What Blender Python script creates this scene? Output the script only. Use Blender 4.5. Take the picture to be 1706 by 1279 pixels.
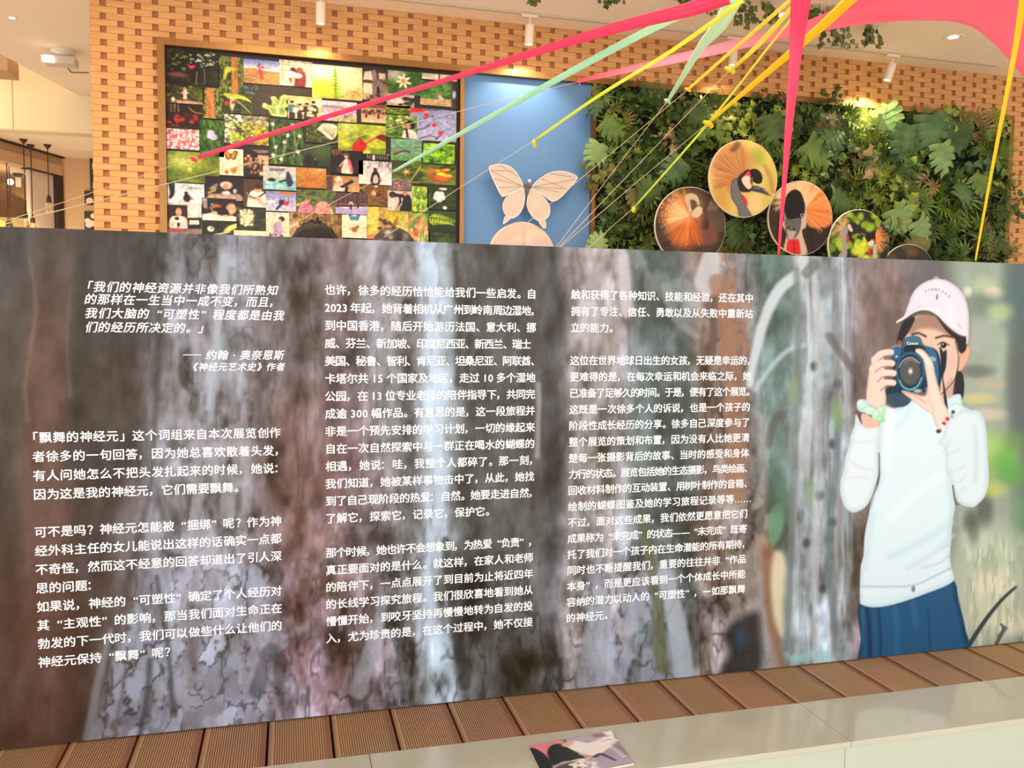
import bpy, bmesh, math, random
import numpy as np
from mathutils import Vector, Matrix
R = math.radians
SC = bpy.context.scene
COL = SC.collection
for o_ in list(bpy.data.objects): bpy.data.objects.remove(o_)

# ------------------------------------------------------------------ camera
YAW, PITCH, ROLL = R(14.896), R(3.707), R(0.566)
CAM = np.array([0.50584, -2.11376, 0.98108]); FPX = 1398.83
_f = np.array([math.sin(YAW)*math.cos(PITCH), math.cos(YAW)*math.cos(PITCH), -math.sin(PITCH)])
_r0 = np.array([math.cos(YAW), -math.sin(YAW), 0.0]); _u0 = np.cross(_r0, _f)
_r = math.cos(ROLL)*_r0 + math.sin(ROLL)*_u0
_u = -math.sin(ROLL)*_r0 + math.cos(ROLL)*_u0
cd = bpy.data.cameras.new('camera'); cam = bpy.data.objects.new('camera', cd); COL.objects.link(cam)
cd.sensor_width = 36.0; cd.lens = 36.0*FPX/1706.0; cd.clip_start = 0.05
cam.matrix_world = Matrix(((_r[0], _u[0], -_f[0], CAM[0]), (_r[1], _u[1], -_f[1], CAM[1]), (_r[2], _u[2], -_f[2], CAM[2]), (0, 0, 0, 1)))
SC.camera = cam
def ray(x, y): return _f + _r*(x-853)/FPX - _u*(y-639.5)/FPX
def at(x, y, Y): d = ray(x, y); return Vector(CAM + d*(Y-CAM[1])/d[1])
def atz(x, y, Z): d = ray(x, y); return Vector(CAM + d*(Z-CAM[2])/d[2])
def to_px(P):
    d = P-CAM; z = d@_f
    return 853+FPX*(d@_r)/z, 639.5-FPX*(d@_u)/z

# ------------------------------------------------------------------ world, lights, exposure
def lin1(v):
    v = v/255.0
    return v/12.92 if v <= 0.04045 else ((v+0.055)/1.055)**2.4
def lin(c): return tuple(lin1(v) for v in c)
SC.view_settings.view_transform = 'Standard'; SC.view_settings.look = 'None'
SC.view_settings.gamma = 1.0; SC.view_settings.exposure = -0.13; SC.view_settings.use_curve_mapping = False
W = bpy.data.worlds.new('world'); SC.world = W; W.use_nodes = True
W.node_tree.nodes['Background'].inputs[0].default_value = (1.0, 0.96, 0.92, 1)
W.node_tree.nodes['Background'].inputs[1].default_value = 1.0
def light(name, kind, loc, energy, color, size=1.0, size_y=None, target=None, spot=None, blend=0.5, parent=None):
    d = bpy.data.lights.new(name, kind); d.energy = energy; d.color = color
    if kind == 'AREA':
        d.size = size
        if size_y: d.shape = 'RECTANGLE'; d.size_y = size_y
    else: d.shadow_soft_size = size
    if spot: d.spot_size = R(spot); d.spot_blend = blend
    o = bpy.data.objects.new(name, d); COL.objects.link(o); o.location = loc
    if target is not None:
        o.rotation_euler = (Vector(target)-Vector(loc)).to_track_quat('-Z', 'Y').to_euler()
    return o
WARM = (1.0, 0.72, 0.42)
light('front_fill', 'AREA', (0.6, -5.6, 2.1), 290, (0.93, 0.97, 1.0), 8.0, 4.4, (0.9, 0, 1.5))  # broad unseen fill added behind the camera for the board and ceiling
for lx, le in ((-1.6, 27), (0.4, 24), (2.4, 18), (4.4, 10), (6.4, 5)):     # unseen area fills added at ceiling height to brighten the hall
    for ly in (0.9, 2.2): light('hall_fill', 'AREA', (lx, ly, 3.055), le, (1.0, 0.78, 0.54), 0.5, 0.5, (lx, ly, 0))
light('coffer_fill', 'AREA', (-2.9, 5.6, 3.33), 60, (1.0, 0.84, 0.56), 0.9, 0.9, (-2.4, 5.9, 2.2))  # unseen fill added in the coffer to brighten the bulkhead side
light('corridor_fill', 'AREA', (-2.6, 7.9, 2.69), 40, (1.0, 0.8, 0.55), 0.5, 0.5, (-2.5, 7.9, 0))  # extra fill, no fitting here; added to lift the dark left end
light('shop_light', 'AREA', (-3.2, 8.6, 2.27), 50, (1.0, 0.72, 0.32), 0.8, 0.8, (-3.3, 8.9, 0.5))
SPOTS = [(0.711, 'first'), (2.06, 'second'), (3.565, 'third'), (4.88, 'fourth')]
SPOT_E = [17, 22, 11, 130]

# ------------------------------------------------------------------ helpers
def mat(name, col, rough=0.6, metal=0.0, emit=0.0, spec=None, noise=None, trans=0.0, bump=None, coat=0.0):
    m = bpy.data.materials.new(name); m.use_nodes = True
    nt = m.node_tree; b = nt.nodes['Principled BSDF']
    c = lin(col)+(1,)
    b.inputs['Base Color'].default_value = c; b.inputs['Roughness'].default_value = rough; b.inputs['Metallic'].default_value = metal
    if spec is not None: b.inputs['Specular IOR Level'].default_value = spec
    if coat: b.inputs['Coat Weight'].default_value = coat
    if emit: b.inputs['Emission Color'].default_value = c; b.inputs['Emission Strength'].default_value = emit
    if noise:
        col2, scale, vec = noise
        tc = nt.nodes.new('ShaderNodeTexCoord'); mp = nt.nodes.new('ShaderNodeMapping'); mp.inputs['Scale'].default_value = vec
        nz = nt.nodes.new('ShaderNodeTexNoise'); nz.inputs['Scale'].default_value = scale; nz.inputs['Detail'].default_value = 5
        rp = nt.nodes.new('ShaderNodeValToRGB'); rp.color_ramp.elements[0].position = 0.35; rp.color_ramp.elements[1].position = 0.68
        rp.color_ramp.elements[0].color = c; rp.color_ramp.elements[1].color = lin(col2)+(1,)
        nt.links.new(tc.outputs['Object'], mp.inputs['Vector']); nt.links.new(mp.outputs[0], nz.inputs['Vector'])
        nt.links.new(nz.outputs['Fac'], rp.inputs['Fac']); nt.links.new(rp.outputs['Color'], b.inputs['Base Color'])
        if bump:
            bp = nt.nodes.new('ShaderNodeBump'); bp.inputs['Strength'].default_value = bump; bp.inputs['Distance'].default_value = 0.01
            nt.links.new(nz.outputs['Fac'], bp.inputs['Height']); nt.links.new(bp.outputs[0], b.inputs['Normal'])
    if trans:
        tr = nt.nodes.new('ShaderNodeBsdfTranslucent'); tr.inputs['Color'].default_value = c
        mx = nt.nodes.new('ShaderNodeMixShader'); mx.inputs[0].default_value = trans
        out = nt.nodes['Material Output']
        nt.links.new(b.outputs[0], mx.inputs[1]); nt.links.new(tr.outputs[0], mx.inputs[2]); nt.links.new(mx.outputs[0], out.inputs[0])
    return m
def print_mat(name, rough, spec=0.3):
    m = bpy.data.materials.new(name); m.use_nodes = True; nt = m.node_tree; b = nt.nodes['Principled BSDF']
    a = nt.nodes.new('ShaderNodeAttribute'); a.attribute_name = 'ink'
    nt.links.new(a.outputs['Color'], b.inputs['Base Color']); b.inputs['Roughness'].default_value = rough
    b.inputs['Specular IOR Level'].default_value = spec
    return m
M_PRINT = print_mat('printed_paper', 0.35); M_BOARD = print_mat('printed_board', 0.5, 0.15)

class MB:
    """collects shapes for ONE mesh"""
    def __init__(s): s.v = []; s.f = []; s.mi = []
    def add(s, vs, fs, mi=0):
        n = len(s.v); s.v += [tuple(p) for p in vs]; s.f += [tuple(i+n for i in q) for q in fs]; s.mi += [mi]*len(fs); return s
    def box(s, a, b, mi=0):
        x0, y0, z0 = a; x1, y1, z1 = b
        return s.add([(x0,y0,z0),(x1,y0,z0),(x1,y1,z0),(x0,y1,z0),(x0,y0,z1),(x1,y0,z1),(x1,y1,z1),(x0,y1,z1)],
                     [(0,3,2,1),(4,5,6,7),(0,1,5,4),(1,2,6,5),(2,3,7,6),(3,0,4,7)], mi)
    def tube(s, pts, rad, n=8, cap=True, mi=0, flat=None, up=None):
        pts = [Vector(p) for p in pts]; k = len(pts)
        rad = rad if isinstance(rad, (list, tuple)) else [rad]*k
        vs = []; prev = None
        for i, p in enumerate(pts):
            d = (pts[min(i+1, k-1)]-pts[max(i-1, 0)]).normalized()
            a = Vector(up) if up else (prev if prev else (Vector((0, 0, 1)) if abs(d.z) < 0.9 else Vector((0, 1, 0))))
            s1 = d.cross(a).normalized(); s2 = s1.cross(d).normalized(); prev = s2
            for j in range(n):
                t = 2*math.pi*j/n
                w = rad[i]; h = rad[i] if flat is None else max(0.0012, rad[i]*flat)
                vs.append(p+s1*math.cos(t)*w+s2*math.sin(t)*h)
        fs = [(i*n+j, i*n+(j+1) % n, (i+1)*n+(j+1) % n, (i+1)*n+j) for i in range(k-1) for j in range(n)]
        if cap: fs += [tuple(range(n))[::-1], tuple(range((k-1)*n, k*n))]
        return s.add(vs, fs, mi)
    def lathe(s, prof, c=(0,0,0), axis='Z', n=24, mi=0):
        vs = []; k = len(prof)
        for r, h in prof:
            for j in range(n):
                t = 2*math.pi*j/n; a, b = r*math.cos(t), r*math.sin(t)
                vs.append({'Z': (c[0]+a, c[1]+b, c[2]+h), 'Y': (c[0]+a, c[1]+h, c[2]+b)}[axis])
        fs = [(i*n+j, i*n+(j+1) % n, (i+1)*n+(j+1) % n, (i+1)*n+j) for i in range(k-1) for j in range(n)]
        fs += [tuple(range(n))[::-1], tuple(range((k-1)*n, k*n))]
        return s.add(vs, fs, mi)
    def ball(s, c, r, n=12, m=8, mi=0):
        r = r if isinstance(r, (tuple, list)) else (r, r, r); vs = []; 
        for i in range(m+1):
            p = math.pi*(i+0.02*(i == 0)-0.02*(i == m))/m
            for j in range(n):
                t = 2*math.pi*j/n
                vs.append((c[0]+r[0]*math.sin(p)*math.cos(t), c[1]+r[1]*math.sin(p)*math.sin(t), c[2]+r[2]*math.cos(p)))
        fs = [(i*n+j, (i+1)*n+j, (i+1)*n+(j+1) % n, i*n+(j+1) % n) for i in range(m) for j in range(n)]
        fs += [tuple(range(n)), tuple(range(m*n, (m+1)*n))[::-1]]
        return s.add(vs, fs, mi)
    def slab(s, pts2, y0, y1, mi=0):
        """outline in the XZ plane given thickness from y0 (front) to y1"""
        n = len(pts2)
        vs = [(p[0], y0, p[1]) for p in pts2]+[(p[0], y1, p[1]) for p in pts2]
        fs = [tuple(range(n)), tuple(range(n, 2*n))[::-1]]+[(i, n+i, n+(i+1) % n, (i+1) % n) for i in range(n)]
        return s.add(vs, fs, mi)
    def mesh(s, name, smooth=False):
        me = bpy.data.meshes.new(name); me.from_pydata(s.v, [], s.f); me.update()
        if smooth: me.polygons.foreach_set('use_smooth', [True]*len(me.polygons))
        if any(s.mi): me.polygons.foreach_set('material_index', s.mi)
        return me
    def build(s, name, m, parent=None, smooth=False, fix=True):
        me = s.mesh(name, smooth)
        if fix:
            bm = bmesh.new(); bm.from_mesh(me); bmesh.ops.recalc_face_normals(bm, faces=bm.faces); bm.to_mesh(me); bm.free()
        return put(name, me, m, parent)
def put(name, me, m, parent=None):
    for x in (m if isinstance(m, (list, tuple)) else [m]):
        if x and x.name not in [q.name for q in me.materials if q]: me.materials.append(x)
    o = bpy.data.objects.new(name, me); COL.objects.link(o)
    if parent: o.parent = parent; o.matrix_parent_inverse = parent.matrix_basis.inverted()
    return o
def tag(o, label, cat, group=None, kind=None):
    o['label'] = label; o['category'] = cat
    if group: o['group'] = group
    if kind: o['kind'] = kind
    return o
def thing(name, label, cat, loc=(0,0,0), group=None):
    o = bpy.data.objects.new(name, None); o.empty_display_size = 0.05; COL.objects.link(o); o.location = loc
    return tag(o, label, cat, group)
def struct(o): o['kind'] = 'structure'; return o

# ------------------------------------------------------------------ a small painter for printed pictures
_rng = np.random.RandomState(7); _TAB = _rng.rand(256, 256)
def vn(x, y):
    xi = np.floor(x).astype(int); yi = np.floor(y).astype(int); fx = x-xi; fy = y-yi
    fx = fx*fx*(3-2*fx); fy = fy*fy*(3-2*fy); g = lambda a, b: _TAB[a % 256, b % 256]
    return (g(xi, yi)*(1-fx)+g(xi+1, yi)*fx)*(1-fy)+(g(xi, yi+1)*(1-fx)+g(xi+1, yi+1)*fx)*fy
def fbm(x, y, o=4, s=0):
    t = 0; a = 0.5; n = 0
    for i in range(o): t = t+a*vn(x*2**i+17.3*i+s*31.7, y*2**i+9.1*i+s*13.3); n += a; a *= 0.5
    return t/n
def sst(a, b, x): t = np.clip((x-a)/(b-a), 0, 1); return t*t*(3-2*t)
def cells(x, y, s=0):
    """cellular pattern: distance to the nearest cell centre, gap to the second nearest, and the cell's own random value"""
    xi = np.floor(x).astype(int); yi = np.floor(y).astype(int); f1 = np.full(x.shape, 9.0); f2 = np.full(x.shape, 9.0); rv = np.zeros(x.shape)
    for a in (-1, 0, 1):
        for b in (-1, 0, 1):
            u, w = (xi+a+s) % 256, (yi+b) % 256
            d = np.hypot(xi+a+.15+.7*_TAB[u, w]-x, yi+b+.15+.7*_TAB[w, u]-y); n = d < f1
            f2 = np.where(n, f1, np.minimum(f2, d)); f1 = np.where(n, d, f1); rv = np.where(n, _TAB[(u*7+3) % 256, (w*5+1) % 256], rv)
    return f1, f2-f1, rv
def spline(pts, k=5, closed=True):
    P = np.array(pts, float); n = len(P); out = []
    for i in range(n if closed else n-1):
        p0 = P[(i-1) % n] if closed or i > 0 else P[0]; p1 = P[i]; p2 = P[(i+1) % n]; p3 = P[(i+2) % n] if closed or i+2 < n else P[-1]
        for j in range(k):
            t = j/k; out.append(0.5*((2*p1)+(p2-p0)*t+(2*p0-5*p1+4*p2-p3)*t*t+(3*p1-p0-3*p2+p3)*t**3))
    if not closed: out.append(P[-1])
    return np.array(out)
class Pic:
    def __init__(s, X, Y, base): s.X = X; s.Y = Y; s.C = np.tile(np.array(base, float), (X.size, 1)); s.soft = 0.01
    def put(s, m, c, idx=None):
        c = np.array(c, float)
        if idx is None: s.C += (c-s.C)*m[:, None]
        else: s.C[idx] += (c-s.C[idx])*m[:, None]
    def box_idx(s, x0, x1, y0, y1): return np.where((s.X > x0) & (s.X < x1) & (s.Y > y0) & (s.Y < y1))[0]
    def ell(s, cx, cy, rx, ry, c, a=1.0, soft=0.25, rot=0):
        k = max(rx, ry)*(1+soft); idx = s.box_idx(cx-k, cx+k, cy-k, cy+k)
        if not len(idx): return s
        dx = s.X[idx]-cx; dy = s.Y[idx]-cy; ca, sa = math.cos(R(rot)), math.sin(R(rot))
        d = np.sqrt(((dx*ca+dy*sa)/rx)**2+((-dx*sa+dy*ca)/ry)**2)
        s.put(a*(1-sst(1-soft, 1+soft, d)), c, idx); return s
    def poly(s, pts, c, a=1.0, soft=None, smooth=True, shade=None):
        P = spline(pts) if smooth else np.array(pts, float); soft = soft or s.soft
        idx = s.box_idx(P[:, 0].min()-soft, P[:, 0].max()+soft, P[:, 1].min()-soft, P[:, 1].max()+soft)
        if not len(idx): return s
        x = s.X[idx]; y = s.Y[idx]; ins = np.zeros(len(idx), bool); d2 = np.full(len(idx), 1e9); n = len(P)
        for i in range(n):
            ax, ay = P[i]; bx, by = P[(i+1) % n]
            if ay != by: ins ^= ((ay > y) != (by > y)) & (x < (bx-ax)*(y-ay)/(by-ay)+ax)
            ex, ey = bx-ax, by-ay; L = ex*ex+ey*ey+1e-12
            t = np.clip(((x-ax)*ex+(y-ay)*ey)/L, 0, 1); d2 = np.minimum(d2, (x-ax-t*ex)**2+(y-ay-t*ey)**2)
        d = np.sqrt(d2)*np.where(ins, 1, -1)
        s.put(a*sst(-soft, soft, d), c, idx)
        if shade: s.put(a*sst(-soft, soft, d)*(1-sst(0, shade[1], d))*shade[2], shade[0], idx)
        return s
    def line(s, pts, w, c, a=1.0, soft=None, smooth=True):
        """stroke; w is a half width or (start, end)"""
        P = spline(pts, 4, False) if smooth and len(pts) > 2 else np.array(pts, float); w0, w1 = w if isinstance(w, tuple) else (w, w)
        soft = soft or s.soft; k = max(w0, w1)+soft
        idx = s.box_idx(P[:, 0].min()-k, P[:, 0].max()+k, P[:, 1].min()-k, P[:, 1].max()+k)
        if not len(idx): return s
        x = s.X[idx]; y = s.Y[idx]; best = np.full(len(idx), 1e9); n = len(P)-1
        for i in range(n):
            ax, ay = P[i]; ex, ey = P[i+1][0]-ax, P[i+1][1]-ay; L = ex*ex+ey*ey+1e-12
            t = np.clip(((x-ax)*ex+(y-ay)*ey)/L, 0, 1); d = np.sqrt((x-ax-t*ex)**2+(y-ay-t*ey)**2)-(w0+(w1-w0)*(i+t)/n)
            best = np.minimum(best, d)
        s.put(a*(1-sst(-soft, soft, best)), c, idx); return s
    def noise(s, c, fx, fy, lo=0.45, hi=0.7, a=1.0, o=4, seed=0, m=None):
        k = a*sst(lo, hi, fbm(s.X*fx, s.Y*fy, o, seed)); s.put(k if m is None else k*m, c); return s
    def grad(s, c0, c1, x0=0, y0=0, x1=0, y1=1, a=1.0):
        dx, dy = x1-x0, y1-y0; t = np.clip(((s.X-x0)*dx+(s.Y-y0)*dy)/(dx*dx+dy*dy), 0, 1)[:, None]
        s.C += a*((np.array(c0, float)*(1-t)+np.array(c1, float)*t)-s.C); return s
    def dots(s, n, x0, y0, x1, y1, r, c, seed=0, a=1.0, el=1.0, soft=0.4):
        g = np.random.RandomState(seed)
        for _ in range(n):
            q = r*(0.6+0.8*g.rand()); s.ell(x0+(x1-x0)*g.rand(), y0+(y1-y0)*g.rand(), q, q*el*(0.7+0.6*g.rand()), np.array(c)*(0.85+0.3*g.rand()), a, soft, g.rand()*180)
        return s
    def write(s, me, gain=1.0):
        c = np.clip(s.C/255.0, 0, 1); c = np.where(c <= 0.04045, c/12.92, ((c+0.055)/1.055)**2.4)*gain
        a = me.color_attributes.new('ink', 'FLOAT_COLOR', 'POINT')
        a.data.foreach_set('color', np.hstack([np.clip(c, 0, 0.93), np.ones((len(c), 1))]).astype(np.float32).ravel())
def grid_mesh(name, xs, zs, y):
    """a flat printed sheet in the XZ plane facing -Y; returns mesh and vertex arrays"""
    xs = np.asarray(xs, float); zs = np.asarray(zs, float); nx, nz = len(xs), len(zs)
    V = np.empty((nz, nx, 3)); V[..., 0] = xs[None]; V[..., 1] = y; V[..., 2] = zs[:, None]; V = V.reshape(-1, 3)
    i = np.arange((nz-1)*(nx-1)); q = (i//(nx-1))*nx+i % (nx-1)
    F = np.stack([q, q+1, q+nx+1, q+nx], 1)
    me = bpy.data.meshes.new(name); me.vertices.add(len(V)); me.vertices.foreach_set('co', V.ravel())
    me.loops.add(F.size); me.loops.foreach_set('vertex_index', F.ravel().astype(np.int32))
    me.polygons.add(len(F)); me.polygons.foreach_set('loop_start', (np.arange(len(F))*4).astype(np.int32))
    me.update(); me.validate()
    return me, V
# ------------------------------------------------------------------ large structure
FL = -0.40; ZC = 3.07; YW = 3.60
M_FLOOR = mat('floor_tiles', (240, 232, 220), 0.35, noise=((232, 222, 208), 3, (1, 1, 1)))
M_CEIL = mat('ceiling_paint', (252, 234, 212), 0.8)
M_BRICK = mat('woven_clay_slats', (208, 150, 90), 0.62, noise=((220, 166, 106), 6, (1.2, 1, 9)), bump=0.12)
M_RECESS = mat('slat_recess', (176, 120, 80), 0.8)
M_BRONZE = mat('brushed_bronze', (158, 116, 70), 0.36, 0.75, noise=((142, 102, 58), 5, (40, 1, 1)))
M_CREAM = mat('cream_paint', (238, 222, 190), 0.7)
M_TAN = mat('tan_paint', (214, 178, 138), 0.75)
M_DARK = mat('dark_frame', (52, 40, 34), 0.5)
M_DECK = None
mb = MB(); mb.box((-6, -6, FL-0.1), (10, 10, FL)); struct(mb.build('floor', M_FLOOR))
# back wall of woven slats, with real recesses; niche for the pictures and plants
NX0, NX1, NZ1 = -0.262, 6.20, 2.748
mb = MB()
WX0, WX1 = -0.645, 8.2
mb.box((WX0+0.012, YW, FL), (WX1, YW+0.22, ZC), 1)
pz = 0.03925; px = 0.197; zt = 2.856
k0 = int((FL-zt)/pz)+1; k1 = int((ZC-zt)/pz)+1
rg = random.Random(3)
for k in range(k0, k1+1):
    z0 = zt+k*pz-0.0193; z1 = z0+0.0386; z1 = min(z1, ZC)
    if z1-z0 < 0.008: continue
    off = -0.571 if k % 2 == 0 else -0.4725
    j = -2
    while True:
        xa = off+0.0175+px*j; xb = xa+0.162; j += 1
        if xa > WX1: break
        xa = max(xa, WX0+rg.uniform(-0.006, 0.006)); xb = min(xb, WX1)
        if xb-xa < 0.01: continue
        segs = [(xa, xb)]
        if z0 < NZ1-0.02 and z1 > 0.3:
            segs = [(xa, min(xb, NX0+0.02)), (max(xa, NX1-0.02), xb)]
        for p, q in segs:
            if q-p < 0.006: continue
            d = rg.uniform(-0.002, 0.002); b = 0.002
            y0 = YW-0.018+d
            # a slat with a slightly bowed, eased front
            vs = [(p, YW+.004, z0), (q, YW+.004, z0), (q, YW+.004, z1), (p, YW+.004, z1), (p, y0+b, z0), (q, y0+b, z0), (q, y0+b, z1), (p, y0+b, z1), (p+b*.6, y0, z0+b*.6), (q-b*.6, y0, z0+b*.6), (q-b*.6, y0, z1-b*.6), (p+b*.6, y0, z1-b*.6)]
            mb.add(vs, [(8, 9, 10, 11)]+[(i, (i+1) % 4, 4+(i+1) % 4, 4+i) for i in range(4)]+[(4+i, 4+(i+1) % 4, 8+(i+1) % 4, 8+i) for i in range(4)])
# return of the wall at its open end
for k in range(k0, k1+1):
    z0 = zt+k*pz-0.018; mb.box((WX0-0.004, YW+.005, z0), (WX0+0.012, YW+0.22, min(z0+.0355, ZC)))
struct(mb.build('wall_back', [M_BRICK, M_RECESS]))
# bronze frame round the niche
mb = MB(); fw = 0.042; yf0, yf1 = YW-0.062, YW-0.001
mb.box((NX0, yf0, NZ1-fw), (NX1, yf1, NZ1)); mb.box((NX0, yf0, 0.2), (NX0+fw, yf1, NZ1-fw)); mb.box((NX1-fw, yf0, 0.2), (NX1, yf1, NZ1-fw))
MX1 = (1.632, 1.660); MX2 = (2.578, 2.606)
for m in (MX1, MX2): mb.box((m[0], yf0+.004, 0.242), (m[1], yf1, NZ1-fw))
mb.box((NX0+fw, yf0, 0.2), (NX1-fw, yf1, 0.242))
struct(mb.build('trim_1', M_BRONZE))
# ceiling over the hall, cut along its raking edge on the far side
mb = MB()
E0, E1 = (-1.638, 5.33), (-1.338, 6.42)
sl = (E1[0]-E0[0])/(E1[1]-E0[1]); ex = lambda y: E0[0]+(y-E0[1])*sl
out = [(ex(-3.0), -3.0), (9, -3.0), (9, 6.42), (ex(6.42), 6.42)]
n = 4; vs = [(x, y, ZC) for x, y in out]+[(x, y, ZC+0.30) for x, y in out]
mb.add(vs, [(0, 3, 2, 1), (4, 5, 6, 7)]+[(i, (i+1) % 4, 4+(i+1) % 4, 4+i) for i in range(4)])
struct(mb.build('ceiling', M_CEIL))
# raised coffer ceiling beyond the edge
mb = MB(); mb.box((-5, -3, 3.36), (ex(6.42)+.3, 6.6, 3.44)); struct(mb.build('ceiling_coffer', mat('coffer_paint', (244, 226, 178), .8)))
# deep bulkhead beyond, and the lower ceiling behind it
mb = MB(); mb.box((-5, 6.42, 2.717), (2.0, 6.56, 3.40)); struct(mb.build('wall_bulkhead', M_CREAM))
mb = MB(); mb.box((-1.868, 6.4165, 2.722), (-1.861, 6.421, 3.36)); mb.box((-5, 6.40, 2.705), (2.0, 6.425, 2.722)); struct(mb.build('trim_bulkhead', mat('bulkhead_trim', (206, 184, 150), .6)))
mb = MB(); mb.box((-5, 6.56, 2.717), (2.0, 10, 2.80)); struct(mb.build('ceiling_low', M_CEIL))
# raking shopfront wall with header, opening, pale sliding panel and dark post
A0 = Vector((-2.1, 6.865, 0)); A1 = Vector((-1.752, 7.618, 0)); D = (A1-A0).normalized(); N = Vector((-D.y, D.x, 0))
def onrake(px_, py_):
    d = ray(px_, py_); n = np.array(N); t = (np.array(A0)-CAM)@n/(d@n); return Vector(CAM+d*t)
def rakebox(mb, s0, s1, z0, z1, t0=0.0, t1=0.12):
    p = [A0+D*s+N*t for s, t in ((s0, t0), (s1, t0), (s1, t1), (s0, t1))]
    vs = [(q.x, q.y, z0) for q in p]+[(q.x, q.y, z1) for q in p]
    return mb.add(vs, [(0, 3, 2, 1), (4, 5, 6, 7), (0, 1, 5, 4), (1, 2, 6, 5), (2, 3, 7, 6), (3, 0, 4, 7)])
srk = lambda px_, py_: (onrake(px_, py_)-A0).dot(D)
zh = onrake(70, 268).z; zh2 = onrake(70, 285).z
sA, sB, sC, sD = -2.6, srk(53, 330), srk(93, 330), srk(103, 330)
mb = MB(); rakebox(mb, sA, (A1-A0).length, zh, 2.717); struct(mb.build('wall_shopfront', mat('header_paint', (200, 160, 120), .75)))
mb = MB(); rakebox(mb, sA, sD, zh2, zh, -.02, .14); rakebox(mb, sD, (A1-A0).length, FL, zh, 0, .1); struct(mb.build('trim_shopfront', M_TAN))
mb = MB(); rakebox(mb, sA, (A1-A0).length, 2.700, 2.7168, -.03, -.001); struct(mb.build('trim_slot', M_DARK))
mb = MB(); rakebox(mb, sB, sC-.005, FL, zh2, .02, .06); struct(mb.build('door_1', mat('pale_panel', (232, 214, 196), .6)))
mb = MB(); rakebox(mb, sC, sD, FL, zh2, -.02, .1); rakebox(mb, sB-.05, sC, zh2-.012, zh2, -.01, .07); struct(mb.build('trim_door', M_DARK))
mb = MB(); mb.box((A1.x, 7.618, FL), (2.0, 7.75, 2.717)); struct(mb.build('wall_corridor', M_TAN))
# lit interior of the shop
mb = MB(); mb.box((-6.2, 9.6, FL), (-1.9, 9.7, 2.75)); struct(mb.build('wall_shop', mat('shop_tiles', (246, 222, 160), .5, noise=((236, 206, 138), 3, (14, 1, .4)))))
mb = MB(); mb.box((-6.2, 7.2, 2.30), (-2.3, 9.6, 2.36)); struct(mb.build('ceiling_shop', mat('shop_ceiling', (120, 84, 58), .8)))
mb = MB(); mb.box((-6.2, 9.35, FL), (-2.2, 9.6, 1.72)); struct(mb.build('wall_counter', mat('shop_dado', (128, 92, 56), .6)))
# hatch lines in the hall ceiling
mb = MB(); a = atz(105, 105, ZC); b = atz(119, 120, ZC); c = atz(148, 120.5, ZC)
mb.tube([a+Vector((0,0,-.001)), b+Vector((0,0,-.001)), c+Vector((0,0,-.001))], 0.006, 4); struct(mb.build('trim_hatch', mat('hatch_gap', (110, 84, 62), .8)))
# deck of grooved boards
M_DECK = mat('grooved_decking', (178, 116, 84), 0.6)
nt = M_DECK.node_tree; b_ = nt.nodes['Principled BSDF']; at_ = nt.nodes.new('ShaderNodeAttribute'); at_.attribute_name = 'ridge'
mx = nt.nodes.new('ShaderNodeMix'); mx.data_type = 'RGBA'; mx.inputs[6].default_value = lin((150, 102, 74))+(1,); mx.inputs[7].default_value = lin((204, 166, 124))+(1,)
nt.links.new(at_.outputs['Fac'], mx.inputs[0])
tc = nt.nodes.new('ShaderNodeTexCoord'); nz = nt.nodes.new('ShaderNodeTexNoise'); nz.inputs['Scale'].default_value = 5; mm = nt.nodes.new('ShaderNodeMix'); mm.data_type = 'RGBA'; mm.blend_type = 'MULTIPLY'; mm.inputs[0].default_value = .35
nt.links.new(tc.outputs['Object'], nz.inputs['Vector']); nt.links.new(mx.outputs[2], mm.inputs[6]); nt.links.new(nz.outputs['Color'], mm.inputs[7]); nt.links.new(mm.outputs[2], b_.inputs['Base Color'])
mb = MB(); rid = []
for k in range(-6, 23):
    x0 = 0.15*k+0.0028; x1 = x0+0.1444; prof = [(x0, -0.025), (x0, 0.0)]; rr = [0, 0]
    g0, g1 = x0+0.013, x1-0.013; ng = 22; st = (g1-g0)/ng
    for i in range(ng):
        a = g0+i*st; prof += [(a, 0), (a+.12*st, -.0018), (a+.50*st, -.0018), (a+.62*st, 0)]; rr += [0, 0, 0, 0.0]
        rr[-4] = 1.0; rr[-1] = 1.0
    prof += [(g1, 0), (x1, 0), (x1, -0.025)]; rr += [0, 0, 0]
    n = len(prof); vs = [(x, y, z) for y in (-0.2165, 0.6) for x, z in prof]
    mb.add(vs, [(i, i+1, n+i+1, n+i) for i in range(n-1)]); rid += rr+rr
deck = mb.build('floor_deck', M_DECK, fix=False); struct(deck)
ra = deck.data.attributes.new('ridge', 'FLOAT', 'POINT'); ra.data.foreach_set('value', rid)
mb = MB()
mb.box((-1.0, -0.21, FL), (3.6, 0.62, -0.026)); struct(mb.build('floor_platform', mat('dark_joists', (40, 32, 28), .9)))
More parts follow.
